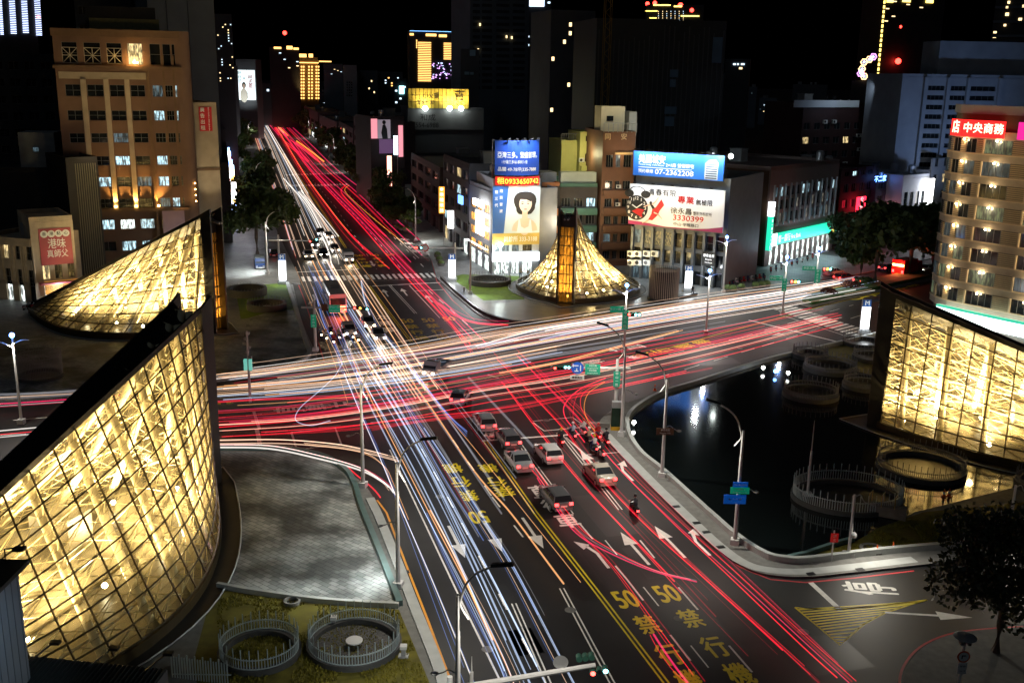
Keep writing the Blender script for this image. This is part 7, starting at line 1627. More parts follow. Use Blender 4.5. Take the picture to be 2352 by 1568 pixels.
def sg6(t, lx):
    x0, z1 = lx(1402, 703); x1, z0 = lx(1431, 716); board_on(t, x0, x1, z0, z1, M_SGN, ('中正一路→',)); x0, z1 = lx(1430, 712); x1, z0 = lx(1441, 754); board_on(t, x0, x1, z0, z1, M_SGN, '中正三路', vertical=True); signal_head(t, lx(1456, 721)[0], lx(1456, 721)[1], (SIG_R, M_DARKM, SIG_G, SIG_G), s=0.42)
beacon_pole('white pole with blue lamp, green signs and signals in the middle of the cross street', (1433, 812), (1441, 657), sg6)
beacon_pole('white pole with a blue lamp on the pavement edge right of the louvred drum', (1621, 768), (1629, 623)); beacon_pole('white pole with a blue lamp in front of the clock advertisement building', (1661, 674), (1669, 546))
def sg7(t, lx):
    x0, z1 = lx(1768, 633); x1, z0 = lx(1796, 643); board_on(t, x0, x1, z0, z1, M_SGN, ('中山一路',)); x0, z1 = lx(1797, 640); x1, z0 = lx(1804, 668); board_on(t, x0, x1, z0, z1, M_SGN, '中山一路', vertical=True); signal_head(t, lx(1825, 645)[0], lx(1825, 646)[1], (SIG_R, SIG_A, SIG_G), s=0.5)
beacon_pole('white pole with a blue lamp and green signs at the end of the median', (1797, 722), (1808, 592), sg7)
def sg8(t, lx):
    x0, z1 = lx(1843, 611); x1, z0 = lx(1872, 620); board_on(t, x0, x1, z0, z1, M_SGN, ('中正三路',)); x0, z1 = lx(1872, 619); x1, z0 = lx(1881, 648); board_on(t, x0, x1, z0, z1, M_SGN, '中正三路', vertical=True); signal_head(t, lx(1899, 617)[0], lx(1899, 617)[1], (SIG_R, SIG_A, SIG_G), s=0.5)
beacon_pole('white pole with a blue lamp and green signs in front of the bank', (1873, 660), (1884, 572), sg8); beacon_pole('white pole with a bright blue lamp at the left edge of the photo', (50, 975), (24, 772))
# left cluster pole with cameras and signs at the bend of the upper left island
def cluster_pole():
    p = g(575, 925); H = at(566, 762, p.y).z; t = thing('camera_pole', 'pole crowded with cameras and turquoise signals beside the upper left island', 'pole', (p.x, p.y, 0.1)); m_ = MB(); m_.lathe([(0.16, 0), (0.10, H)], 8); m_.build('pole', M_POLE, t)
    for k in range(6): m_ = MB(); m_.cbox((rnd.uniform(-0.3, 0.3), rnd.uniform(-0.2, 0.2), H-0.3-k*0.5), 0.35, 0.4, 0.28); m_.build('camera', M_GREYM, t)
    for x in (-0.3, 0.25): m_ = MB(); m_.cbox((x, -0.1, H-3.6), 0.28, 0.3, 1.2); m_.build('side_signal', glow('turquoise_signal', (0.2, 0.8, 0.65), 0.6), t)
cluster_pole()
def totem(label, px, py, top):
    p = g(px, py); H = at(px, top, p.y).z; t = thing('light_totem', label, 'light totem', (p.x, p.y, 0.15), 0, 'white station totems'); m_ = MB(); m_.box(-0.75, -0.35, 0, 0.75, 0.35, 0.5); m_.box(-0.62, 0.06, 0.5, 0.62, 0.25, H); m_.build('frame', M_GREYM, t); m_ = MB(); m_.box(-0.55, -0.15, 0.7, 0.55, 0.05, H*0.78); m_.build('light_panel', glow('totem_white', (0.95, 0.98, 1.0), 5.0), t); m_ = MB(); m_.box(-0.55, -0.15, H*0.79, 0.55, 0.05, H); o = m_.build('header', mat('totem_blue', (0.02, 0.09, 0.3), 0.4, 0, 0), t); b = MB(); lettering(b, 'M', on_wall(0, H*0.9, -0.17), 0.9, bold=0.03); b.build('lettering', WP, o); point_light('totem_light', (0, -1.2, H*0.5), 300, (0.9, 0.97, 1.0), 0.4, t)
totem('white glowing totem at the corner of the far crosswalk on the left', 650, 655, 585); totem('white glowing totem at the corner of the far crosswalk on the right', 1038, 648, 585); totem('white glowing totem on the pavement right of the louvred drum', 1580, 672, 612); totem('white glowing totem at the tip of the pool beside the zebra crossing', 1984, 768, 690)
def post_sign(label, base, top, boards, name='sign_post'):
    p = g(*base); H = at(top[0], top[1], p.y).z; t = thing(name, label, 'sign', (p.x, p.y, 0.15)); m_ = MB(); m_.lathe([(0.06, 0), (0.05, H)], 7); m_.build('post', M_POLE, t)
    def lx(px, py): v = at(px, py, p.y); return v.x-p.x, v.z-0.15
    for (l, tp, r, b, m, words, tm, ver) in boards: x0, z1 = lx(l, tp); x1, z0 = lx(r, b); board_on(t, x0, x1, z0, z1, m, words, tm=tm, vertical=ver)
    return t
M_SRD = mat('sign_red_board', (0.5, 0.02, 0.02), 0.5, 0, 0, emit=(0.6, 0.0, 0.0), estr=0.2)
pc = g(1687, 1253)
for lab, bx in (('small blue street name board, topmost of three on the pool lamp', (1685, 1107, 1716, 1117, M_SBL, ('中山一路 高雄車站',), 0)), ('green street name board between two blue ones on the pool lamp', (1679, 1119, 1719, 1132, M_SGN, ('中山橫路→', 'Jhongshanheng Rd'), 0)), ('blue lane arrow board, lowest of three on the pool lamp', (1664, 1136, 1711, 1155, M_SBL, ('↰ ↑ ↑ ↱',), 0))):
    x0, z1 = at(bx[0], bx[1], pc.y-0.25).x, at(bx[0], bx[1], pc.y-0.25).z; v = at(bx[2], bx[3], pc.y-0.25); t = thing('street_sign', lab, 'sign', (pc.x, pc.y-0.02, v.z)); board_on(t, x0-pc.x, v.x-pc.x, 0, z1-v.z, bx[4], bx[5], y=-0.28); b = MB(); b.box(-0.15, -0.28, 0.1, 0.15, 0, 0.2); b.build('bracket', M_GREYM, t)
pc = g(1520, 1098); v0 = at(1509, 983, pc.y-0.25); v1 = at(1546, 997, pc.y-0.25); t = thing('street_sign', 'brown tourist sign with a white arrow on the lamp by the pool', 'sign', (pc.x, pc.y-0.02, v1.z)); board_on(t, v0.x-pc.x, v1.x-pc.x, 0, v0.z-v1.z, M_SBR, ('◆逍遙園', 'Xiaoyao Villa'), y=-0.28); b = MB(); b.box(-0.15, -0.28, 0.1, 0.15, 0, 0.2); b.build('bracket', M_GREYM, t)
post_sign('small red notice on a thin green post at the corner of the pool', (1909, 1292), (1918, 1222), [(1908, 1222, 1921, 1240, M_SRD, ('禁', '止'), WP, False)])
p_ = g(2192, 1640); t = thing('sign_post', 'white post with a grey disc on top and a no turning sign, bottom right', 'sign', (p_.x, p_.y, 0.15)); H = at(2215, 1464, p_.y).z
m_ = MB(); m_.lathe([(0.09, 0), (0.08, H-0.2)], 8); m_.build('post', M_POLE, t); m_ = MB(); m_.lathe([(0.02, H+0.1), (0.45, H), (0.62, H-0.1), (0.5, H-0.12), (0.02, H-0.1)], 20, cap=False); m_.build('disc_head', M_GREYM, t)
zc = at(2197, 1510, p_.y).z
for r, m, y in ((0.36, mat('sign_orange', (0.75, 0.12, 0.03), 0.5, 0, 0), -0.12), (0.27, WP, -0.13)): b = MB(); b.add([(r*math.cos(q*math.pi/12), y, zc+r*math.sin(q*math.pi/12)) for q in range(24)], [list(range(24))]); b.build('round_sign', m, t)
b = MB(); b.box(-0.12, -0.145, zc-0.12, -0.06, -0.138, zc+0.1); b.box(-0.06, -0.145, zc+0.04, 0.12, -0.138, zc+0.1); b.build('symbol', BK, t); board_on(t, -0.2, 0.2, zc-1.0, zc-0.42, WP, ('07-09', '16-19'), y=-0.12, tm=BK)
for x in (-0.2, 0.22): m_ = MB(); m_.cbox((x, -0.05, H-0.45), 0.16, 0.3, 0.16); m_.build('camera', M_GREYM, t)
def signal_box():
    p = g(1413, 985); t = thing('signal_cabinet', 'dark green signal cabinet with a yellow foot at the base of the signal mast', 'cabinet', (p.x, p.y-0.5, 0.15)); b = MB(); b.box(-0.5, -0.35, 0.4, 0.5, 0.35, 2.3); b.build('cabinet', mat('cabinet_green', (0.005, 0.03, 0.015), 0.5, 0, 0.1, 1), t); b = MB(); b.box(-0.45, -0.3, 2.3, 0.45, 0.3, 2.9); b.build('meter_box', M_GREYM, t); b = MB(); b.box(-0.52, -0.37, 0, 0.52, 0.37, 0.4); b.build('foot', mat('cabinet_yellow', (0.7, 0.4, 0.02), 0.5, 0, 0.1, 1), t); b = MB(); b.box(-2.6, 0.3, 0, -0.6, 0.9, 0.45); b.build('plinth', M_CONC, t)
signal_box()
def simple_post(label, base, top, name='post', lamp=False, spike=False):
    p = g(*base); H = at(top[0], top[1], p.y).z; t = thing(name, label, 'pole', (p.x, p.y, 0.15)); m_ = MB(); m_.cbox((0, 0, 0.15), 0.7, 0.7, 0.3); m_.lathe([(0.12, 0.3), (0.10, H*(0.6 if spike else 1))], 8); m_.build('pole', M_POLE, t)
    if spike: m_ = MB(); m_.lathe([(0.05, H*0.6), (0.01, H)], 6); m_.build('spike', M_POLE, t)
    if lamp: m_ = MB(); m_.tube(smooth_path([(0, 0, H-0.2), (0.4, 0, H), (0.7, 0, H-0.5), (1.2, 0, H-0.7)], 4), 0.04, 5); m_.ball((1.4, 0, H-0.75), 0.22, 8, 5, sz=0.35); m_.build('lamp_arm', M_GREYM, t); m_ = MB(); m_.ball((0.2, -0.05, H*0.35), 0.25, 8, 5); m_.build('loudspeaker', M_GREYM, t); spot_light('lamp_light', (1.4, -0.2, H-0.9), (2.5, -4, 0), 1600, LAMP_COL, 150, 0.8, 0.15, t)
simple_post('slim white spire standing inside the largest railing by the pool', (1854, 1142), (1870, 969), spike=True); simple_post('short white lamp post on the strip of lawn right of the pool', (1948, 1281), (1964, 1140), 'lamp_post', True); simple_post('short white lamp post at the right edge of the photo', (2316, 1230), (2330, 1118), 'lamp_post', True); simple_post('white spire at the bottom edge of the photo beside the lowest lamp', (1083, 1600), (1087, 1512), spike=True)
def cone(label, p, z=0.18):
    t = thing('traffic_cone', label, 'traffic cone', (p.x, p.y, z), 0, 'orange traffic cones'); b = MB(); b.box(-0.19, -0.19, 0, 0.19, 0.19, 0.04); b.lathe([(0.15, 0.04), (0.03, 0.72)], 10); b.build('cone', mat('cone_orange', (0.8, 0.13, 0.02), 0.6, 0, 0.1, 2), t); b = MB(); b.lathe([(0.108, 0.3), (0.076, 0.48)], 10); b.build('stripe', WP, t)
for lab, px, py in (('orange cone left of the round cover on the lawn strip', 2013, 1276), ('orange cone right of the round cover on the lawn strip', 2050, 1270), ('red cone, left of two under the right-hand canopy', 2167, 1146), ('red cone, right of two under the right-hand canopy', 2179, 1144), ('orange cone on the road edge beside the pool bend', 1504, 900)): cone(lab, g(px, py))
def ring_cover(label, p, r, h=0.25):
    t = thing('ring_cover', label, 'cover', (p.x, p.y, 0.16)); b = MB(); b.lathe([(r, 0), (r, h), (r*0.72, h), (r*0.72, 0.05)], 20, cap=False); b.build('rim', M_CONC, t); b = MB(); b.lathe([(r*0.72, 0.06), (0.01, 0.06)], 20, cap=False); b.build('lid', M_DARKM, t)
ring_cover('concrete ring on the lawn under the tiled basin', g(671, 1390), 0.55); ring_cover('concrete ring between the two orange cones', g(2003, 1266), 0.95, 0.12); ring_cover('round concrete planter ring at the right end of the lawn strip', g(2237, 1246), 0.85, 0.6)
def box_lamp(label, p):
    t = thing('bollard_light', label, 'bollard', (p.x, p.y, 0.16)); b = MB(); b.box(-0.3, -0.25, 0, 0.3, 0.25, 0.08); b.box(-0.12, -0.12, 0.08, 0.12, 0.12, 0.55); b.build('stem', M_GREYM, t); b = MB(); b.box(-0.2, -0.2, 0.55, 0.2, 0.2, 0.75); b.build('cap', M_POLE, t)
box_lamp('white capped bollard right of the railing with the white disc', g(927, 1512)); box_lamp('white capped bollard on the rim of the railing with the white disc', g(767, 1444)); box_lamp('grey bollard on the lawn left of the middle canopy', g(1066, 672))
# road gullies along the kerbs
for pts in ([(868, 1185), (893, 1247), (905, 1265), (930, 1318), (960, 1415), (993, 1505)], [(1553, 1167), (1600, 1205), (1622, 1226), (1655, 1260), (1862, 1322), (1975, 1312)]):
    for px, py in pts:
        p = g(px, py); b = MB(); b.box(-0.3, -0.2, 0, 0.3, 0.2, 0.02); o = b.build('drain_grate', M_DARKM); o.location = (p.x, p.y, 0.17); o.rotation_euler = (0, 0, R(16)); tag(o, 'small dark iron drain grate in the kerb stones', 'drain', 'kerb drain grates')
# pool lights
PW = glow('white_star_lamp', (0.95, 1.0, 0.9), 30)
for lab, px, py, m in (('white star lamp on the pool rim below the railings', 1810, 858, PW), ('white lamp on the far pool rim, left of the star lamp', 1753, 846, PW), ('small blue lamp on the far pool rim', 1781, 854, BLUE_B), ('white lamp on the pool rim beside the signal mast', 1456, 972, PW)):
    p = g(px, py, 0.6); t = thing('rim_lamp', lab, 'lamp', (p.x, p.y, 0.3)); b = MB(); b.lathe([(0.08, 0), (0.08, 0.25)], 8); b.build('stem', M_GREYM, t); b = MB(); b.ball((0, 0, 0.4), 0.2, 10, 6); b.build('lamp_globe', m, t)
# ---- foreground roofs, bottom left
def foreground():
    rm = mat('dark_corrugated_roof', (0.035, 0.042, 0.04), 0.6, 0.2, 0.2, 1); Y = 47.0; a = at(70, 1506, Y); b = at(384, 1536, Y); d = Vector((b.x-a.x, 0.0, b.z-a.z)); dl = Vector((-1.5, -9, -1.0)); t = thing('corrugated_roof', 'dark corrugated shed roof with small floodlights in the bottom left corner', 'roof', (a.x, Y, 0)); o = Vector((a.x, Y, 0)); bm_ = MB(); rows = []; n = 60
    for i in range(n+1):
        q = a+d*(i/n)-o; k = 0.05 if i % 2 else -0.05; rows.append([tuple(q+Vector((0, 0, k))), tuple(q+dl+Vector((0, 0, k)))])
    bm_.grid(rows); bm_.build('roof_sheet', rm, t); q0 = a-o; q1 = b-o; bm_ = MB(); bm_.add([tuple(q0), tuple(q1), (q1.x, q1.y, 0), (q0.x, q0.y, 0)], [(0, 1, 2, 3)]); bm_.add([tuple(q1), tuple(q1+dl), (q1.x+dl.x, q1.y+dl.y, 0), (q1.x, q1.y, 0)], [(0, 1, 2, 3)]); bm_.build('wall', M_S1, t)
    for s_ in (0.12, 0.55, 0.95):
        q = a+d*s_-o; bm_ = MB(); bm_.bar(tuple(q+Vector((-0.9, -0.5, -0.1))), tuple(q+Vector((0.2, 0.3, 0.65))), 0.05, 5); bm_.cbox(tuple(q+Vector((0.35, 0.35, 0.68))), 0.5, 0.35, 0.14); bm_.build('floodlight', M_DARKM, t)
    A = at(-60, 1300, 45.5); B = at(40, 1296, 45.5); t = thing('roof_house', 'blue grey corrugated wall with a dark roof edge at the left edge of the photo', 'building', (A.x, 45.5, 0)); W_b = B.x-A.x; bm_ = MB(); bm_.box(0, 0.0, 0, W_b, -8, A.z); bm_.build('wall', mat('blue_grey_sheet', (0.22, 0.26, 0.3), 0.6, 0.1, 0.15, 0.8), t); bm_ = MB(); bm_.box(-0.3, 0.4, A.z, W_b+0.4, -8, A.z+0.22); bm_.build('roof', rm, t); bm_ = MB()
    for i in range(12): bm_.box(W_b, -0.2-i*0.6, 0, W_b+0.03, -0.25-i*0.6, A.z-0.02)
    bm_.build('sheet_ribs', mat('blue_grey_rib', (0.16, 0.19, 0.22), 0.6, 0.1, 0.1, 1), t)
    bm_ = MB(); bm_.tube([(W_b-0.6, 0.1, A.z+0.2), (W_b-0.6, 0.1, A.z+0.9), (W_b-0.1, 0.3, A.z+0.9)], 0.05, 5); bm_.cbox((W_b, 0.35, A.z+0.8), 0.55, 0.4, 0.14); bm_.build('floodlight', M_DARKM, t); spot_light('floodlight', (W_b+3.5, -5, A.z-0.5), (W_b, -3, A.z-3), 260, (0.6, 0.8, 1.0), 100, 0.8, 0.2, t)  # bluish spot added away from the fixture to light this wall
    t = thing('picket_fence', 'short blue picket fence beside the shed roof', 'fence', tuple(g(395, 1560))); bm_ = MB()
    for i in range(22): bm_.box(i*0.16, -i*0.03, 0, i*0.16+0.07, -i*0.03+0.05, 1.5+(0.2 if i % 3 == 0 else 0))
    bm_.box(0, 0.05, 0.3, 3.4, 0.1, 0.36); bm_.build('pickets', M_PICK, t)
foreground()
# ================================================================= VEHICLES AND RIDERS
HEAD = glow('headlight', (1.0, 0.93, 0.8), 25); HEADO = glow('headlight_warm', (1.0, 0.72, 0.4), 25); TAIL = glow('taillight', (1.0, 0.03, 0.03), 9); TAILOFF = mat('taillight_red', (0.4, 0.01, 0.01), 0.3, 0, 0)
M_TYRE = mat('tyre_rubber', (0.015, 0.015, 0.015), 0.8, 0, 0); M_RIM = mat('alloy_rim', (0.45, 0.45, 0.46), 0.3, 0.7, 0); M_CGL = mat('car_glass', (0.03, 0.035, 0.042), 0.05, 0, 0); M_PLATE = mat('number_plate', (0.7, 0.7, 0.65), 0.5, 0, 0)
def paint(name, c): return mat(name, c, 0.25, 0.1, 0.03, 1, spec=0.6)
def loft(sections, mi=0):
    b = MB(); n = len(sections[0]); b.grid(sections, mi, close=True); k = len(b.v); b.f.append(list(range(n))[::-1]); b.m.append(mi); b.f.append(list(range(k-n, k))); b.m.append(mi); return b
def car(label, cat, px, py, ang, pm, kind='sedan', lights='tail', name='car', group='cars on the crossing', L=4.5, W=1.76, H=1.47):
    p = g(px, py); t = thing(name, label, cat, (p.x, p.y, 0.01), -R(ang), group); h = W/2
    van = kind in ('van',); hatch = kind in ('hatch', 'suv'); hood = 0.98 if kind == 'suv' else 0.86
    st = [(-L/2, 0.84, 0.55, 0.86), (-L/2+0.12, 0.95, 0.32, 0.95), (-L/2+0.7, 1.0, 0.22, 0.98), (0, 1.0, 0.20, 0.96), (L/2-1.3, 1.0, 0.22, hood+0.06), (L/2-0.35, 0.95, 0.25, hood-0.1), (L/2, 0.8, 0.4, 0.62)]
    secs = []
    for (y, wf, zb, zt) in st:
        w = h*wf; secs.append([(-w*0.9, y, zb), (w*0.9, y, zb), (w, y, zb+0.14), (w, y, (zb+zt)/2+0.1), (w*0.93, y, zt), (w*0.5, y, zt+0.03), (-w*0.5, y, zt+0.03), (-w*0.93, y, zt), (-w, y, (zb+zt)/2+0.1), (-w, y, zb+0.14)])
    loft(secs).build('body', pm, t, True)
    yb = -L/2+(0.12 if hatch or van else 0.75); yf = L/2-(0.95 if van else 1.25); rb = yb+(0.35 if hatch or van else 0.75); rf = yf-(0.4 if van else 0.85); zb = 0.93
    gl = MB(); w0, w1 = h*0.92, h*0.74; V_ = [(-w0, yb, zb), (w0, yb, zb), (w0, yf, zb), (-w0, yf, zb), (-w1, rb, H-0.05), (w1, rb, H-0.05), (w1, rf, H-0.05), (-w1, rf, H-0.05)]; gl.add(V_, [(0, 1, 5, 4), (1, 2, 6, 5), (2, 3, 7, 6), (3, 0, 4, 7)]); gl.build('windows', M_CGL, t)
    rf_ = MB(); rf_.add([(-w1-0.03, rb-0.08, H-0.06), (w1+0.03, rb-0.08, H-0.06), (w1+0.03, rf+0.06, H-0.06), (-w1-0.03, rf+0.06, H-0.06), (-w1*0.85, rb+0.1, H), (w1*0.85, rb+0.1, H), (w1*0.85, rf-0.1, H), (-w1*0.85, rf-0.1, H)], [(0, 3, 2, 1), (4, 5, 6, 7), (0, 1, 5, 4), (1, 2, 6, 5), (2, 3, 7, 6), (3, 0, 4, 7)])
    for sx in (-1, 1):
        for (ya, za, yb_, zb_) in ((yb, zb, rb, H-0.05), (yf, zb, rf, H-0.05), ((yb+yf)/2, zb, (rb+rf)/2, H-0.05)): rf_.bar((sx*w0, ya, za), (sx*w1, yb_, zb_), 0.045, 4)
    rf_.build('roof', pm, t)
    for sx in (-1, 1):
        for y in (-L/2+0.85, L/2-0.85):
            b = MB(); b.tube([(sx*(h-0.2), y, 0.31), (sx*(h+0.02), y, 0.31)], 0.31, 14); o = b.build('wheel', M_TYRE, t); b = MB(); b.tube([(sx*(h-0.05), y, 0.31), (sx*(h+0.035), y, 0.31)], 0.2, 10); b.build('rim', M_RIM, o)
        b = MB(); b.box(sx*h*0.52, -L/2-0.03, 0.72, sx*h*0.86, -L/2+0.1, 0.93); b.build('taillight', TAIL if lights == 'tail' else TAILOFF, t)
        b = MB(); b.box(sx*h*0.48, L/2-0.16, 0.56, sx*h*0.82, L/2+0.0, 0.74); b.build('headlight', {'head': HEAD, 'warm': HEADO}.get(lights, M_RIM), t)
        b = MB(); b.box(sx*(h+0.02), yf-0.3, 0.98, sx*(h+0.2), yf-0.15, 1.12); b.build('mirror', pm, t)
    b = MB(); b.box(-0.26, -L/2-0.04, 0.6, 0.26, -L/2, 0.75); b.build('number_plate', M_PLATE, t)
    b = MB(); b.box(-h*0.85, -L/2-0.05, 0.3, h*0.85, -L/2+0.12, 0.5); b.build('bumper', pm, t)
    if lights in ('head', 'warm'): spot_light('headlight_beam', (0, L/2+0.1, 0.66), (0, L/2+9, -0.2), 260, (1.0, 0.9, 0.75), 65, 0.8, 0.2, t)
    else: point_light('brake_glow', (0, -L/2-0.5, 0.7), 5, (1.0, 0.05, 0.05), 0.1, t)
    return t
P_WHT = paint('white_car_paint', (0.72, 0.72, 0.72)); P_SIL = paint('silver_car_paint', (0.42, 0.44, 0.47)); P_CHM = paint('champagne_car_paint', (0.52, 0.47, 0.40)); P_GRY = paint('grey_car_paint', (0.18, 0.18, 0.19)); P_DRK = paint('black_car_paint', (0.02, 0.02, 0.022)); P_BLU = paint('pale_blue_car_paint', (0.35, 0.45, 0.6)); P_RED = paint('red_truck_paint', (0.45, 0.015, 0.015)); P_NAVY = paint('navy_truck_paint', (0.02, 0.04, 0.12))
N_ = -16
car('white hatchback waiting behind the stop line, lane beside the scooters', 'car', 1258, 1052, N_, P_WHT, 'hatch', L=4.3)
car('silver sedan waiting second in the lane next to the yellow line', 'car', 1190, 1070, N_, P_SIL); car('dark roofed car first in the lane next to the yellow line', 'car', 1165, 1018, N_, P_GRY, 'suv')
car('champagne sedan behind the scooters, brake lights on', 'car', 1376, 1100, N_, P_CHM); car('silver crossover already past the stop line', 'car', 1112, 980, N_+2, P_SIL, 'suv', L=4.4); car('pale blue car in the middle of the crossing', 'car', 1058, 922, N_+25, P_BLU, 'hatch', L=4.0)
car('grey estate car rolling over the white lane lettering', 'car', 1275, 1155, N_, P_GRY, 'hatch')
car('white car facing us, first beyond the bus in the far queue', 'car', 802, 768, 164, P_WHT, 'hatch', 'head'); car('pale car facing us near the yellow line left of the far lettering', 'car', 845, 750, 164, P_SIL, 'sedan', 'warm'); car('silver car facing us beside the scooter queue', 'car', 868, 778, 164, P_SIL, 'sedan', 'head')
for i, (px, py, m) in enumerate(((708, 592, P_WHT), (742, 588, P_DRK), (768, 578, P_GRY), (722, 566, P_SIL), (755, 548, P_WHT), (736, 540, P_GRY))):
    car(['white car facing us at the far stop line, left lane', 'black car facing us at the far stop line, middle lane', 'grey car facing us at the far stop line beside the small truck', 'silver car second in the left lane of the far queue', 'white car second in the right lane of the far queue', 'grey car third in the far queue'][i], 'car', px, py, 164, m, 'sedan', 'head' if i % 2 else 'warm', group='cars queuing beyond the far crosswalk')
car('white car passing in front of the bank', 'car', 1914, 632, 52, P_WHT, 'sedan', 'none'); car('dark blue car beside the red emergency truck', 'car', 2040, 622, 50, P_NAVY, 'hatch'); car('white car with bright lights coming down the right-hand boulevard', 'car', 2126, 625, 228, P_WHT, 'sedan', 'head'); car('silver car queuing on the right-hand boulevard, nearest the median', 'car', 1985, 652, 55, P_SIL, 'hatch'); car('red car queuing on the right-hand boulevard behind the silver car', 'car', 1940, 645, 55, paint('red_car_paint', (0.5, 0.02, 0.02)), 'hatch')
car('black car parked under the trees on the left pavement', 'car', 628, 590, N_, P_DRK, 'suv', 'none'); car('dark car parked in the side street left of the billboards', 'car', 1098, 470, 60, P_DRK, 'sedan', 'head')
def truck(label, px, py, ang, cab, bed, lights='warm', covered=True, name='small_truck', cat='truck', L=5.0):
    p = g(px, py); t = thing(name, label, cat, (p.x, p.y, 0.01), -R(ang)); h = 0.85
    b = loft([[(-h, y, 0.45), (h, y, 0.45), (h, y, z), (h*0.85, y, z+0.06), (-h*0.85, y, z+0.06), (-h, y, z)] for y, z in ((0.9, 1.85), (1.7, 1.88), (2.2, 1.1), (2.45, 0.95))]); b.build('cab', cab, t)
    b = MB(); b.add([(-h*0.85, 1.80, 1.78), (h*0.85, 1.80, 1.78), (h*0.9, 2.19, 1.18), (-h*0.9, 2.19, 1.18)], [(0, 1, 2, 3)]); b.add([(h+0.01, 1.0, 1.15), (h+0.01, 1.95, 1.15), (h+0.01, 1.65, 1.72), (h+0.01, 1.0, 1.72)], [(0, 1, 2, 3)]); b.build('windows', M_CGL, t)
    b = MB(); b.box(-h-0.05, -2.4, 0.6, h+0.05, 0.8, 0.72); b.box(-h-0.05, -2.4, 0.72, -h, 0.8, 1.15); b.box(h, -2.4, 0.72, h+0.05, 0.8, 1.15); b.box(-h, -2.4, 0.72, h, -2.34, 1.15); b.build('cargo_bed', bed, t)
    if covered: b = MB(); b.box(-h, -2.35, 1.2, h, 0.75, 2.05); b.build('canvas_cover', mat('grey_canvas', (0.12, 0.13, 0.13), 0.9, 0, 0.3, 1), t)
    for sx in (-1, 1):
        for y in (-1.5, 1.5): b = MB(); b.tube([(sx*(h-0.2), y, 0.32), (sx*h, y, 0.32)], 0.32, 12); b.build('wheel', M_TYRE, t)
        b = MB(); b.box(sx*h*0.5, 2.4, 0.6, sx*h*0.85, 2.5, 0.8); b.build('headlight', HEADO if lights == 'warm' else M_RIM, t); b = MB(); b.box(sx*h*0.6, -2.46, 0.6, sx*h*0.9, -2.4, 0.75); b.build('taillight', TAILOFF, t)
    b = MB(); b.box(-h*0.9, 2.4, 0.38, h*0.9, 2.52, 0.55); b.build('bumper', M_GREYM, t); b = MB(); b.box(-0.25, 2.52, 0.42, 0.25, 2.54, 0.54); b.build('number_plate', M_PLATE, t)
    if lights == 'warm': spot_light('headlight_beam', (0, 2.6, 0.7), (0, 12, -0.2), 420, (1.0, 0.7, 0.4), 65, 0.8, 0.2, t)
    return t
truck('white covered pickup with amber lights facing us at the far stop line', 799, 600, 164, P_WHT, P_GRY); truck('small grey truck turning in the middle of the crossing, lights on', 1004, 858, 200, P_SIL, P_SIL, covered=False); truck('navy blue truck parked on the left pavement under the broad tree', 597, 615, 164, P_NAVY, P_NAVY, 'none')
def bus(label, px, py, ang, L=10.5):
    p = g(px, py); t = thing('bus', label, 'bus', (p.x, p.y, 0.01), -R(ang)); h = 1.22; H = 3.1; b = loft([[(-h, y, 0.35), (h, y, 0.35), (h, y, H-0.25), (h*0.88, y, H), (-h*0.88, y, H), (-h, y, H-0.25)] for y in (-L/2, -L/2+0.2, L/2-0.25, L/2)]); b.build('body', P_WHT, t)
    for sx in (-1, 1):
        b = MB(); b.box(sx*(h+0.01), -L/2+0.5, 1.3, sx*(h+0.025), L/2-0.4, 2.4); b.build('side_windows', M_CGL, t)
        for y in (-L/2+2.3, L/2-2.3): b = MB(); b.tube([(sx*(h-0.25), y, 0.48), (sx*(h+0.02), y, 0.48)], 0.48, 14); b.build('wheel', M_TYRE, t)
        b = MB(); b.box(sx*h*0.7, -L/2-0.04, 0.7, sx*h*0.95, -L/2, 1.2); b.build('taillight', glow('bus_taillight', (1.0, 0.04, 0.02), 25), t)
    b = MB(); b.box(-h*0.85, -L/2-0.03, 1.5, h*0.85, -L/2-0.005, 2.5); b.build('rear_window', M_CGL, t); b = MB(); b.box(-h*0.8, -L/2-0.05, 0.95, h*0.8, -L/2-0.03, 1.25); b.build('brake_strip', glow('bus_brake_strip', (1.0, 0.3, 0.08), 18), t); b = MB(); b.box(-0.6, -1.2, H, 0.6, 1.0, H+0.2); b.build('roof_unit', M_GREYM, t); point_light('brake_glow', (0, -L/2-1.2, 0.9), 300, (1.0, 0.05, 0.03), 0.2, t)
bus('white bus seen from behind, brake lights glowing, under the far signal mast', 768, 706, N_)
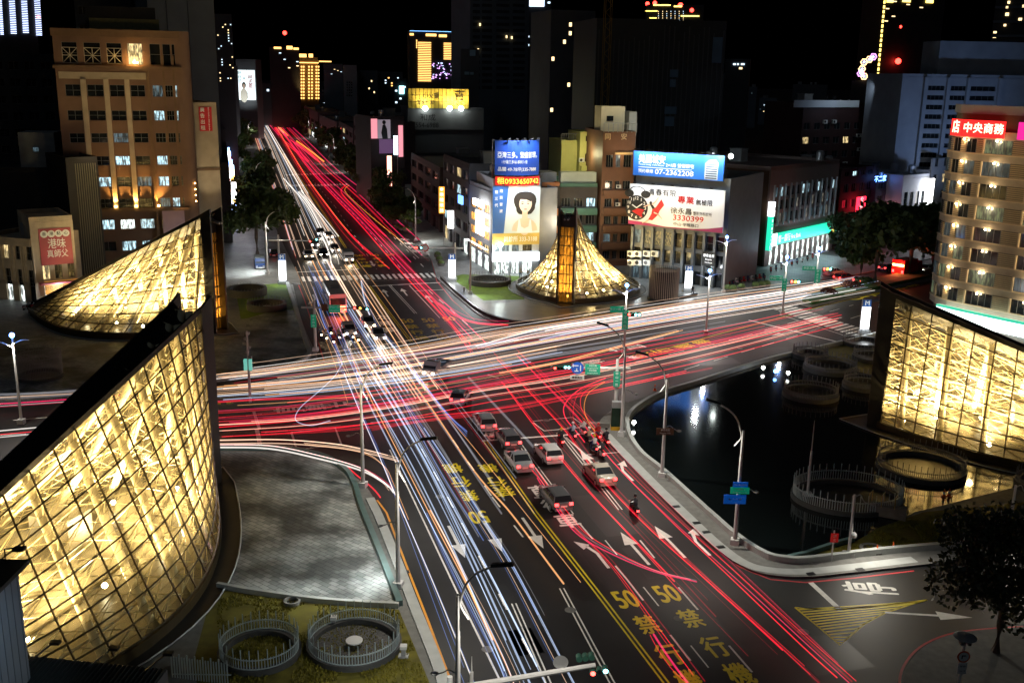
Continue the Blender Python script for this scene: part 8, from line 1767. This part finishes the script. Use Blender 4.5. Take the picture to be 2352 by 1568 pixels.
def emergency_truck():
    p = g(2082, 632); t = thing('emergency_truck', 'red emergency truck with orange light bars on the right-hand boulevard', 'truck', (p.x, p.y, 0.01), R(-50)); h = 1.2; b = MB(); b.box(-h, -3.2, 0.5, h, 1.3, 3.1); b.build('box_body', P_RED, t); b = loft([[(-h, y, 0.45), (h, y, 0.45), (h, y, z), (-h, y, z)] for y, z in ((1.35, 2.6), (2.6, 2.6), (3.1, 1.5))]); b.build('cab', P_RED, t)
    b = MB(); b.box(-h*0.9, -3.26, 2.0, h*0.9, -3.2, 2.35); b.build('light_bar', glow('amber_light_bar', (1.0, 0.45, 0.1), 20), t); b = MB(); b.box(-h*0.7, 1.5, 2.62, h*0.7, 1.9, 2.85); b.build('light_bar', glow('red_light_bar', (1.0, 0.05, 0.05), 25), t)
    for sx in (-1, 1):
        b = MB(); b.box(sx*h*0.6, -3.26, 0.8, sx*h*0.9, -3.2, 1.3); b.build('taillight', TAIL, t)
        for y in (-2.0, 2.0): b = MB(); b.tube([(sx*(h-0.25), y, 0.45), (sx*(h+0.02), y, 0.45)], 0.45, 12); b.build('wheel', M_TYRE, t)
    point_light('light_bar', (0, -4.2, 2.0), 900, (1.0, 0.12, 0.06), 0.3, t)
emergency_truck()

# ---- scooters, each with its rider a thing of its own
def scooter_parts():
    P = {}; b = loft([[(-w, y, z0), (w, y, z0), (w, y, z1), (-w, y, z1)] for y, w, z0, z1 in ((-0.85, 0.10, 0.45, 0.72), (-0.6, 0.16, 0.35, 0.74), (-0.15, 0.17, 0.30, 0.70), (-0.05, 0.17, 0.24, 0.36), (0.3, 0.17, 0.24, 0.34), (0.38, 0.19, 0.26, 0.85), (0.5, 0.14, 0.4, 0.98), (0.56, 0.06, 0.6, 0.95))]); P['body'] = b
    b = MB(); b.box(-0.14, -0.75, 0.72, 0.14, -0.05, 0.82); P['seat'] = b
    b = MB(); b.tube([(-0.34, 0.42, 1.04), (-0.1, 0.48, 1.0), (0.1, 0.48, 1.0), (0.34, 0.42, 1.04)], 0.025, 5); b.bar((0, 0.48, 0.9), (0, 0.48, 1.0), 0.04, 5); P['handlebar'] = b
    b = MB(); b.box(-0.1, -0.9, 0.55, 0.1, -0.84, 0.68); P['taillight'] = b
    b = MB(); b.box(-0.1, 0.54, 0.72, 0.1, 0.6, 0.86); P['headlight'] = b
    return P
SP = scooter_parts(); SCM = {}
def scooter(label, p, ang, pm, lights='tail', group='scooters waiting at the lights', z=0.01):
    t = thing('scooter', label, 'scooter', (p.x, p.y, z), -R(ang), group); key = (pm.name, lights)
    if key not in SCM:
        SCM[key] = {k: SP[k].mesh(k, {'body': pm, 'seat': M_TYRE, 'handlebar': M_DARKM, 'taillight': TAIL if lights == 'tail' else TAILOFF, 'headlight': HEADO if lights == 'head' else M_RIM}[k]) for k in SP}
        b = MB(); b.tube([(-0.05, 0, 0.23), (0.05, 0, 0.23)], 0.23, 12); SCM[key]['wheel'] = b.mesh('wheel', M_TYRE)
    for k in SP: inst(k, SCM[key][k], t)
    inst('wheel', SCM[key]['wheel'], t, (0, -0.62, 0)); inst('wheel', SCM[key]['wheel'], t, (0, 0.62, 0)); return t
def rider_mesh(seed, shirt, trousers):
    """one continuous seated figure grown from a jointed skeleton"""
    pts = [(0, -0.35, 0.92), (0, -0.33, 1.12), (0, -0.27, 1.36), (0, -0.24, 1.47), (0, -0.22, 1.56), (0, -0.20, 1.68)]; rad = [0.15, 0.15, 0.16, 0.07, 0.075, 0.095]; ed = [(0, 1), (1, 2), (2, 3), (3, 4), (4, 5)]
    for s in (-1, 1):
        k = len(pts); pts += [(s*0.19, -0.27, 1.38), (s*0.29, -0.08, 1.17), (s*0.31, 0.26, 1.08), (s*0.32, 0.38, 1.06)]; rad += [0.065, 0.052, 0.042, 0.035]; ed += [(2, k), (k, k+1), (k+1, k+2), (k+2, k+3)]
        k = len(pts); pts += [(s*0.10, -0.30, 0.90), (s*0.20, 0.12, 0.80), (s*0.17, 0.10, 0.42), (s*0.17, 0.10, 0.32), (s*0.17, 0.28, 0.29)]; rad += [0.10, 0.08, 0.055, 0.045, 0.045]; ed += [(0, k), (k, k+1), (k+1, k+2), (k+2, k+3), (k+3, k+4)]
    return grow(pts, rad, ed, (shirt, trousers, SKIN), lambda c: 2 if c.z > 1.5 or (c.y > 0.0 and c.z > 1.0) else (0 if c.z > 0.97 and c.y < 0.1 else 1))
def grow(pts, rad, ed, mats, pick):
    me = bpy.data.meshes.new('person'); me.from_pydata(pts, ed, []); ob = bpy.data.objects.new('person', me); col.objects.link(ob); sk = ob.modifiers.new('skin', 'SKIN'); su = ob.modifiers.new('sub', 'SUBSURF'); su.levels = 1; su.render_levels = 1
    for i, r in enumerate(rad): me.skin_vertices[0].data[i].radius = (r, r)
    me.skin_vertices[0].data[0].use_root = True
    dg = bpy.context.evaluated_depsgraph_get(); dg.update(); out = bpy.data.meshes.new_from_object(ob.evaluated_get(dg)); bpy.data.objects.remove(ob); bpy.data.meshes.remove(me); out.name = 'person'; out.materials.clear()
    for m in mats: out.materials.append(m)
    for p in out.polygons: p.material_index = pick(p.center); p.use_smooth = True
    return out
SHIRTS = [mat('pale_blue_shirt', (0.4, 0.5, 0.65), 0.8, 0, 0.1, 3), mat('white_shirt', (0.65, 0.65, 0.65), 0.8, 0, 0.1, 3), mat('dark_shirt', (0.03, 0.03, 0.04), 0.8, 0, 0.1, 3), mat('red_shirt', (0.4, 0.03, 0.03), 0.8, 0, 0.1, 3), mat('tan_shirt', (0.4, 0.3, 0.2), 0.8, 0, 0.1, 3)]; TROUS = [mat('dark_trousers', (0.03, 0.035, 0.05), 0.8, 0, 0.1, 3), mat('blue_jeans', (0.08, 0.13, 0.25), 0.8, 0, 0.1, 3)]
HELM = [mat('helmet_white', (0.7, 0.7, 0.7), 0.3, 0, 0), mat('helmet_yellow', (0.8, 0.45, 0.02), 0.3, 0, 0), mat('helmet_red', (0.5, 0.03, 0.03), 0.3, 0, 0), mat('helmet_black', (0.02, 0.02, 0.02), 0.3, 0, 0)]
RM = {}; hb = MB(); hb.lathe([(0.145, -0.02), (0.15, 0.04), (0.135, 0.11), (0.09, 0.165), (0.01, 0.185)], 12); HMESH = [hb.mesh('helmet', m, True) for m in HELM]
CN = ['pale blue shirt', 'white shirt', 'dark shirt', 'red shirt', 'tan shirt']; HN = ['white helmet', 'yellow helmet', 'red helmet', 'black helmet']; SPN = [('white', P_WHT), ('black', P_DRK), ('red', P_RED), ('blue', P_NAVY)]
def ride(px, py, ang, si, hi, ki, where, lights='tail', group='scooters waiting at the lights'):
    p = g(px, py); scooter(SPN[ki][0]+' scooter ridden in '+CN[si]+' and '+HN[hi]+' '+where, p, ang, SPN[ki][1], lights, group); key = (si, si % 2)
    if key not in RM: RM[key] = rider_mesh(si, SHIRTS[si], TROUS[si % 2])
    t = bpy.data.objects.new('person', RM[key]); col.objects.link(t); t.location = (p.x, p.y, 0.01); t.rotation_euler = (0, 0, -R(ang)); tag(t, 'person in '+CN[si]+', '+HN[hi]+', on '+SPN[ki][0]+' scooter '+where, 'person', 'scooter riders'); inst('helmet', HMESH[hi], t, (0, -0.2, 1.66))
wr = 'by the pool'
for a in ((1287, 1022, 2, 1, 2), (1313, 1008, 0, 0, 3), (1338, 1000, 1, 2, 0), (1350, 1020, 4, 0, 1), (1372, 1010, 3, 2, 2), (1390, 1022, 2, 3, 1), (1362, 1038, 1, 1, 3), (1380, 1050, 2, 2, 0)): ride(a[0], a[1], N_+rnd.uniform(-6, 6), a[2], a[3], a[4], wr)
ride(1455, 1180, N_, 2, 3, 1, 'alone in right lane')
for i, a in enumerate(((738, 780, 0, 0, 3), (750, 788, 1, 1, 0), (760, 776, 2, 3, 1), (766, 796, 3, 0, 2), (779, 786, 4, 1, 1), (790, 780, 2, 2, 0), (810, 785, 1, 3, 3), (822, 792, 0, 2, 1))): ride(a[0], a[1], 164, a[2], a[3], a[4], 'in far queue', 'head', 'scooters facing us at the far lights')
PS = 'parked scooter in the row on the right pavement of the far boulevard'
for i in range(16):
    q0 = g(868, 478); q1 = g(815, 425); p = q0.lerp(q1, i/15)+Vector((1.5, 0, 0)); scooter(PS, p, 60, SPN[i % 4][1], 'none', 'parked scooters on the far right pavement', 0.15)
for i in range(10): p = g(1138+i*2.2, 612+i*1.6); scooter('parked scooter in the cluster outside the shops under the portrait billboard', p, 20, SPN[(i+1) % 4][1], 'none', 'parked scooters outside the billboard shops', 0.15)
for i in range(12): p = g(1655+i*9, 660-i*1.5); scooter('parked scooter in the row outside the clock advertisement building', p, 0, SPN[i % 4][1], 'none', 'parked scooters outside the clock building', 0.15)
for i in range(9): p = g(1770+i*12, 628-i*4); scooter('parked scooter in the row in front of the bank', p, 10, SPN[(i+2) % 4][1], 'none', 'parked scooters in front of the bank', 0.15)
for i in range(7): p = g(62+i*9, 712-i*1.5); scooter('parked scooter in the row in front of the left shophouses', p, 10, SPN[i % 4][1], 'none', 'parked scooters outside the left shophouses', 0.02)
def stand(label, px, py, ang, si):
    pts = [(0, 0, 0.95), (0, 0, 1.2), (0, 0, 1.42), (0, 0, 1.52), (0, 0.01, 1.6), (0, 0.02, 1.7)]; rad = [0.14, 0.13, 0.15, 0.06, 0.075, 0.09]; ed = [(0, 1), (1, 2), (2, 3), (3, 4), (4, 5)]
    for s in (-1, 1):
        k = len(pts); pts += [(s*0.19, 0, 1.42), (s*0.24, -0.02, 1.15), (s*0.25, 0.06, 0.88)]; rad += [0.06, 0.048, 0.035]; ed += [(2, k), (k, k+1), (k+1, k+2)]
        k = len(pts); pts += [(s*0.10, 0, 0.9), (s*0.12, s*0.08+0.03, 0.5), (s*0.12, s*0.14, 0.08), (s*0.12, s*0.14+0.14, 0.04)]; rad += [0.09, 0.065, 0.045, 0.04]; ed += [(0, k), (k, k+1), (k+1, k+2), (k+2, k+3)]
    me = grow(pts, rad, ed, (SHIRTS[si], TROUS[si % 2], SKIN, HAIR), lambda c: (3 if c.z > 1.7 or (c.z > 1.6 and c.y < 0) else 2) if c.z > 1.5 or (abs(c.x) > 0.2 and c.z < 1.15) else (0 if c.z > 0.95 else 1)); p = g(px, py); o = bpy.data.objects.new('person', me); col.objects.link(o); o.location = (p.x, p.y, 0.15); o.rotation_euler = (0, 0, -R(ang)); tag(o, label, 'person', 'people on the pavements')
stand('person in dark clothes on the pavement edge beside the totem by the louvred drum', 1590, 681, 40, 2); stand('person in a white shirt outside the lit shop under the portrait billboard', 1195, 640, 200, 1); stand('person in a tan shirt outside the lit shop under the portrait billboard', 1212, 641, 120, 4); stand('person in a red shirt in front of the left shophouses', 120, 706, 160, 3)
# ================================================================= LIGHT LINES OVER THE LANES
# The streams of head- and tail-lamp light that run along every lane, as thin glowing lines at lamp height.
LIGHT_LINES = True
def LM(name, c, s):
    """light laid over whatever lies behind it"""
    m = bpy.data.materials.new(name); m.use_nodes = True; t = m.node_tree; t.nodes.clear(); out = t.nodes.new('ShaderNodeOutputMaterial'); a = t.nodes.new('ShaderNodeAddShader'); tr = t.nodes.new('ShaderNodeBsdfTransparent'); e = t.nodes.new('ShaderNodeEmission')
    e.inputs[0].default_value = (*c, 1); e.inputs[1].default_value = s*0.5; t.links.new(tr.outputs[0], a.inputs[0]); t.links.new(e.outputs[0], a.inputs[1]); t.links.new(a.outputs[0], out.inputs[0]); return m
L_WH = LM('light_white', (1.0, 0.93, 0.86), 0.95); L_CO = LM('light_cool', (0.58, 0.72, 1.0), 0.7); L_OR = LM('light_orange', (1.0, 0.47, 0.18), 0.9); L_PK = LM('light_peach', (1.0, 0.66, 0.45), 0.85); L_BL = LM('light_blue', (0.16, 0.28, 0.75), 0.6); L_RD = LM('light_red', (1.0, 0.012, 0.035), 1.0); L_DR = LM('light_dark_red', (0.55, 0.01, 0.03), 0.4); L_CR = LM('light_crimson', (0.9, 0.02, 0.12), 0.9); L_AM = LM('light_amber', (1.0, 0.38, 0.05), 1.2); L_GY = LM('light_grey', (0.5, 0.5, 0.55), 0.3)
STREAM = random.Random(11)
def stream(label, specs):
    """specs: (points, count, sideways spread in m, materials, thickness, lamp height, trim)"""
    by = {}
    for (pts, n, spread, mats, th, z, trim) in specs:
        path = smooth_path([g(x, y, z) for x, y in pts], 7); rails = []
        for k in range(n):
            off = STREAM.gauss(0, spread) if n > 1 else 0; m = mats[k % len(mats)] if n <= len(mats) else STREAM.choice(mats); a = 0; b = len(path)
            if trim: a = int(STREAM.random()**2*trim*len(path)); b = len(path)-int(STREAM.random()**2*trim*len(path))
            if b-a < 4: continue
            q = []; zz = STREAM.uniform(-0.15, 0.25); wob = STREAM.uniform(-0.25, 0.25)
            for i in range(a, b):
                d = path[min(i+1, len(path)-1)]-path[max(i-1, 0)]; d.z = 0; d.normalize(); nn = Vector((d.y, -d.x, 0)); u = i/len(path); q.append(path[i]+nn*(off+wob*math.sin(u*5+off))+Vector((0, 0, zz)))
            mb_ = by.setdefault(m.name, (MB(), m))[0]; k_ = STREAM.random(); r = th*(0.4+1.5*k_*k_)
            mb_.tube(q, [r*(0.62+0.0026*p.y) for p in q], 5)
    root = thing('light_streaks', label, 'light streaks', (0, 0, 0)); root['kind'] = 'stuff'
    for nm, (mb_, m) in by.items():
        o = mb_.build('streak', m, root); o['kind'] = 'stuff'
if LIGHT_LINES:
    F1 = [(578, 250), (612, 310), (640, 372), (668, 440), (706, 530), (738, 600)]
    stream('white and peach headlight streaks coming down the left lanes of the far boulevard', [
        (F1, 7, 1.6, [L_WH, L_PK, L_WH, L_CO], 0.07, 0.75, 0.25), ([(596, 262), (640, 340), (690, 430), (748, 530), (790, 600)], 6, 0.9, [L_WH, L_CO, L_PK], 0.06, 0.75, 0.5),
        ([(570, 262), (600, 340), (630, 420), (662, 510), (690, 590)], 8, 0.7, [L_OR, L_PK, L_DR], 0.06, 0.75, 0.3), ([(650, 410), (700, 470), (745, 560), (762, 615)], 4, 0.6, [L_WH, L_CO], 0.09, 0.8, 0.3), ([(690, 440), (740, 500), (776, 545)], 2, 0.4, [L_WH, L_WH], 0.07, 0.75, 0.0)])
    stream('orange and white headlight streaks between the far crosswalk and the middle of the crossing', [
        ([(700, 610), (735, 690), (780, 800), (830, 920)], 6, 0.7, [L_OR, L_PK, L_BL], 0.05, 0.7, 0.3), ([(738, 600), (790, 700), (852, 800), (930, 920)], 12, 1.7, [L_OR, L_PK, L_CO, L_BL], 0.05, 0.7, 0.2), ([(775, 600), (830, 690), (890, 790), (960, 900)], 10, 1.6, [L_PK, L_OR, L_WH], 0.05, 0.7, 0.2),
        ([(828, 645), (838, 690), (862, 750), (905, 800), (960, 880)], 2, 0.5, [L_BL, L_CO], 0.06, 0.7, 0.0), ([(720, 660), (740, 735), (770, 800), (783, 845)], 3, 0.4, [L_BL, L_CO], 0.05, 0.7, 0.2)])
    stream('faint wide bands of grey and pink light smeared across the whole crossing', [([(560, 900), (900, 850), (1300, 790), (1700, 725)], 16, 5.0, [L_GY, L_DR, L_GY], 0.09, 0.5, 0.5), ([(860, 720), (960, 850), (1080, 1010), (1200, 1180)], 14, 4.0, [L_GY, L_DR, L_GY], 0.08, 0.5, 0.5)])
    S1 = [(800, 800), (850, 905), (905, 1010), (990, 1176), (1065, 1325), (1150, 1500), (1190, 1600)]
    stream('blue, lilac and orange headlight streaks running down the near left lanes to the bottom of the photo', [
        (S1, 5, 0.28, [L_PK, L_OR, L_CO], 0.038, 0.7, 0.25), ([(815, 808), (890, 922), (963, 1046), (1030, 1176), (1110, 1340), (1220, 1580)], 8, 0.42, [L_CO, L_BL, L_CO, L_GY, L_CO], 0.05, 0.7, 0.15), ([(925, 909), (1013, 1046), (1100, 1176), (1190, 1310), (1345, 1600)], 6, 0.35, [L_CO, L_GY, L_PK, L_BL], 0.038, 0.7, 0.2),
        ([(783, 844), (830, 954), (868, 1040), (923, 1176), (990, 1340), (1082, 1575)], 4, 0.13, [L_CO, L_WH, L_BL], 0.035, 0.7, 0.1), ([(898, 814), (978, 924), (1088, 1084), (1176, 1181), (1298, 1341)], 1, 0, [L_OR], 0.055, 0.75, 0), ([(915, 809), (1013, 934), (1100, 1040), (1203, 1176), (1330, 1338)], 1, 0, [L_OR], 0.055, 0.75, 0),
        ([(950, 850), (1030, 950), (1073, 998)], 3, 0.3, [L_BL, L_CO], 0.045, 0.7, 0.1), ([(860, 830), (930, 960), (1010, 1110), (1080, 1240)], 4, 0.5, [L_BL, L_GY], 0.035, 0.6, 0.3), ([(988, 1176), (1060, 1325), (1138, 1472)], 1, 0, [L_OR], 0.05, 0.7, 0), ([(975, 1176), (1040, 1320), (1160, 1570)], 3, 0.15, [L_BL, L_BL], 0.03, 0.6, 0.1)])
    FR = [(612, 252), (660, 310), (712, 378), (770, 440), (840, 510), (900, 575), (960, 640), (1030, 710), (1110, 790)]
    stream('red tail-light streaks climbing the right lanes of the far boulevard', [
        (FR, 8, 1.1, [L_RD, L_CR, L_RD, L_DR], 0.06, 0.8, 0.2), ([(625, 256), (690, 320), (752, 385), (822, 445), (900, 520), (985, 600)], 7, 1.2, [L_RD, L_CR, L_DR], 0.06, 0.8, 0.25), ([(604, 254), (640, 310), (690, 395), (745, 475), (800, 545), (880, 620)], 5, 0.8, [L_RD, L_AM, L_DR], 0.055, 0.8, 0.3),
        ([(600, 250), (620, 278), (650, 312)], 8, 1.8, [L_RD, L_CR, L_AM], 0.12, 0.9, 0.2), ([(660, 322), (690, 345), (722, 372)], 8, 1.8, [L_RD, L_CR, L_AM], 0.1, 0.9, 0.2), ([(800, 425), (790, 436), (800, 452), (850, 500), (920, 560)], 3, 0.5, [L_RD, L_AM], 0.06, 0.8, 0.1), ([(948, 640), (1010, 720), (1080, 810)], 5, 0.5, [L_RD, L_DR, L_CR], 0.045, 0.7, 0.2), ([(1005, 690), (1050, 720), (1100, 738), (1180, 742)], 4, 0.35, [L_CR, L_RD], 0.06, 0.7, 0.2)])
    stream('red tail-light streaks rising from the bottom right lanes into the crossing', [
        ([(1110, 790), (1200, 880), (1300, 985), (1370, 1080), (1480, 1200), (1620, 1330), (1760, 1460), (1900, 1590)], 6, 0.4, [L_RD, L_DR, L_CR], 0.035, 0.7, 0.15), ([(1060, 770), (1150, 880), (1225, 980), (1330, 1110), (1430, 1220), (1560, 1360), (1700, 1510)], 5, 0.5, [L_DR, L_RD, L_DR], 0.035, 0.7, 0.2), ([(1180, 800), (1260, 880), (1340, 960), (1420, 1060), (1550, 1190), (1700, 1330), (1860, 1480), (1960, 1570)], 6, 0.4, [L_DR, L_RD, L_DR, L_CR], 0.035, 0.7, 0.2),
        ([(1225, 1075), (1275, 1150), (1330, 1220), (1400, 1265), (1500, 1310), (1600, 1335)], 3, 0.18, [L_CR, L_RD, L_GY], 0.05, 0.6, 0.1), ([(1176, 1030), (1240, 1100), (1300, 1190), (1400, 1290), (1500, 1420), (1610, 1568)], 3, 0.2, [L_DR, L_RD], 0.035, 0.6, 0.3), ([(1500, 1460), (1560, 1545), (1580, 1580)], 2, 0.2, [L_RD, L_CR], 0.05, 0.6, 0)])
    C1 = [(-60, 905), (250, 893), (480, 868), (640, 848), (790, 826), (963, 799), (1130, 768), (1300, 742), (1500, 710), (1700, 680), (1960, 645)]
    stream('white and orange headlight streaks sweeping along the far side of the cross street', [
        (C1[2:], 13, 1.9, [L_OR, L_PK, L_WH, L_OR], 0.036, 0.75, 0.15), ([(480, 880), (700, 862), (900, 835), (1100, 800), (1300, 765), (1520, 728), (1760, 690), (1960, 655)], 18, 2.6, [L_PK, L_PK, L_OR, L_CO, L_GY, L_WH], 0.034, 0.75, 0.2), ([(1100, 800), (1250, 762), (1420, 735), (1600, 706), (1800, 676), (1985, 640)], 18, 2.3, [L_WH, L_CO, L_PK, L_OR, L_GY], 0.036, 0.75, 0.25), ([(480, 905), (700, 890), (900, 868), (1100, 838), (1300, 800)], 14, 2.0, [L_PK, L_OR, L_GY, L_CO, L_GY], 0.03, 0.7, 0.25), ([(1150, 858), (1300, 830), (1450, 790), (1560, 760)], 3, 0.4, [L_OR, L_AM], 0.045, 0.7, 0.1), ([(-60, 914), (120, 906), (300, 893)], 4, 0.5, [L_PK, L_GY, L_WH], 0.05, 0.7, 0.1)])
    stream('red tail-light streaks along the near side of the cross street', [
        ([(475, 958), (650, 945), (800, 925), (960, 900), (1130, 868), (1300, 838), (1500, 800), (1700, 760), (1900, 715)], 12, 1.8, [L_RD, L_CR, L_DR, L_DR], 0.045, 0.75, 0.15), ([(480, 982), (700, 968), (900, 942), (1100, 905), (1280, 878), (1450, 845), (1650, 800), (1900, 735)], 12, 1.6, [L_RD, L_DR, L_PK, L_CR, L_DR], 0.042, 0.75, 0.15), ([(600, 998), (800, 985), (1000, 962), (1180, 940), (1400, 895), (1580, 855)], 4, 0.35, [L_RD, L_DR], 0.04, 0.7, 0.15), ([(480, 926), (620, 918), (840, 912)], 2, 0.25, [L_CR, L_RD], 0.075, 0.75, 0), ([(-60, 935), (100, 924), (300, 910)], 4, 0.5, [L_RD, L_CR, L_WH], 0.05, 0.75, 0.05), ([(-60, 1000), (60, 990), (260, 970)], 4, 0.7, [L_RD, L_WH, L_GY], 0.05, 0.75, 0.05), ([(-60, 1042), (80, 1030)], 3, 0.4, [L_RD, L_WH], 0.045, 0.7, 0.0)])
    stream('white and orange streaks curving round the lower left corner', [
        ([(475, 1015), (640, 1013), (760, 1022), (830, 1035), (914, 1057)], 4, 0.14, [L_WH, L_PK, L_CO], 0.055, 0.7, 0.1), ([(475, 1022), (620, 1024), (740, 1048), (830, 1075), (880, 1105), (900, 1127)], 4, 0.16, [L_PK, L_CR, L_WH], 0.05, 0.7, 0.1), ([(700, 1018), (820, 1035), (880, 1068), (905, 1110), (940, 1190)], 2, 0.12, [L_OR, L_PK], 0.045, 0.7, 0), ([(800, 1070), (845, 1105), (868, 1140)], 1, 0, [L_RD], 0.04, 0.3, 0)])
    stream('thin pale blue streak looping back in the middle of the crossing', [([(787, 838), (770, 870), (735, 905), (695, 940), (680, 965), (690, 978), (720, 983), (762, 972)], 1, 0, [L_CO], 0.055, 0.7, 0)])
    stream('red and amber streaks bending right round the pool corner', [([(1400, 868), (1345, 892), (1310, 925), (1308, 955), (1330, 985), (1352, 1012)], 3, 0.25, [L_RD, L_CR, L_DR], 0.055, 0.7, 0.05), ([(1390, 880), (1350, 905), (1340, 935), (1350, 965), (1372, 995)], 2, 0.2, [L_AM, L_RD], 0.04, 0.7, 0.05), ([(1420, 870), (1330, 900), (1314, 960), (1345, 1000)], 2, 0.15, [L_DR, L_RD], 0.04, 0.7, 0)])
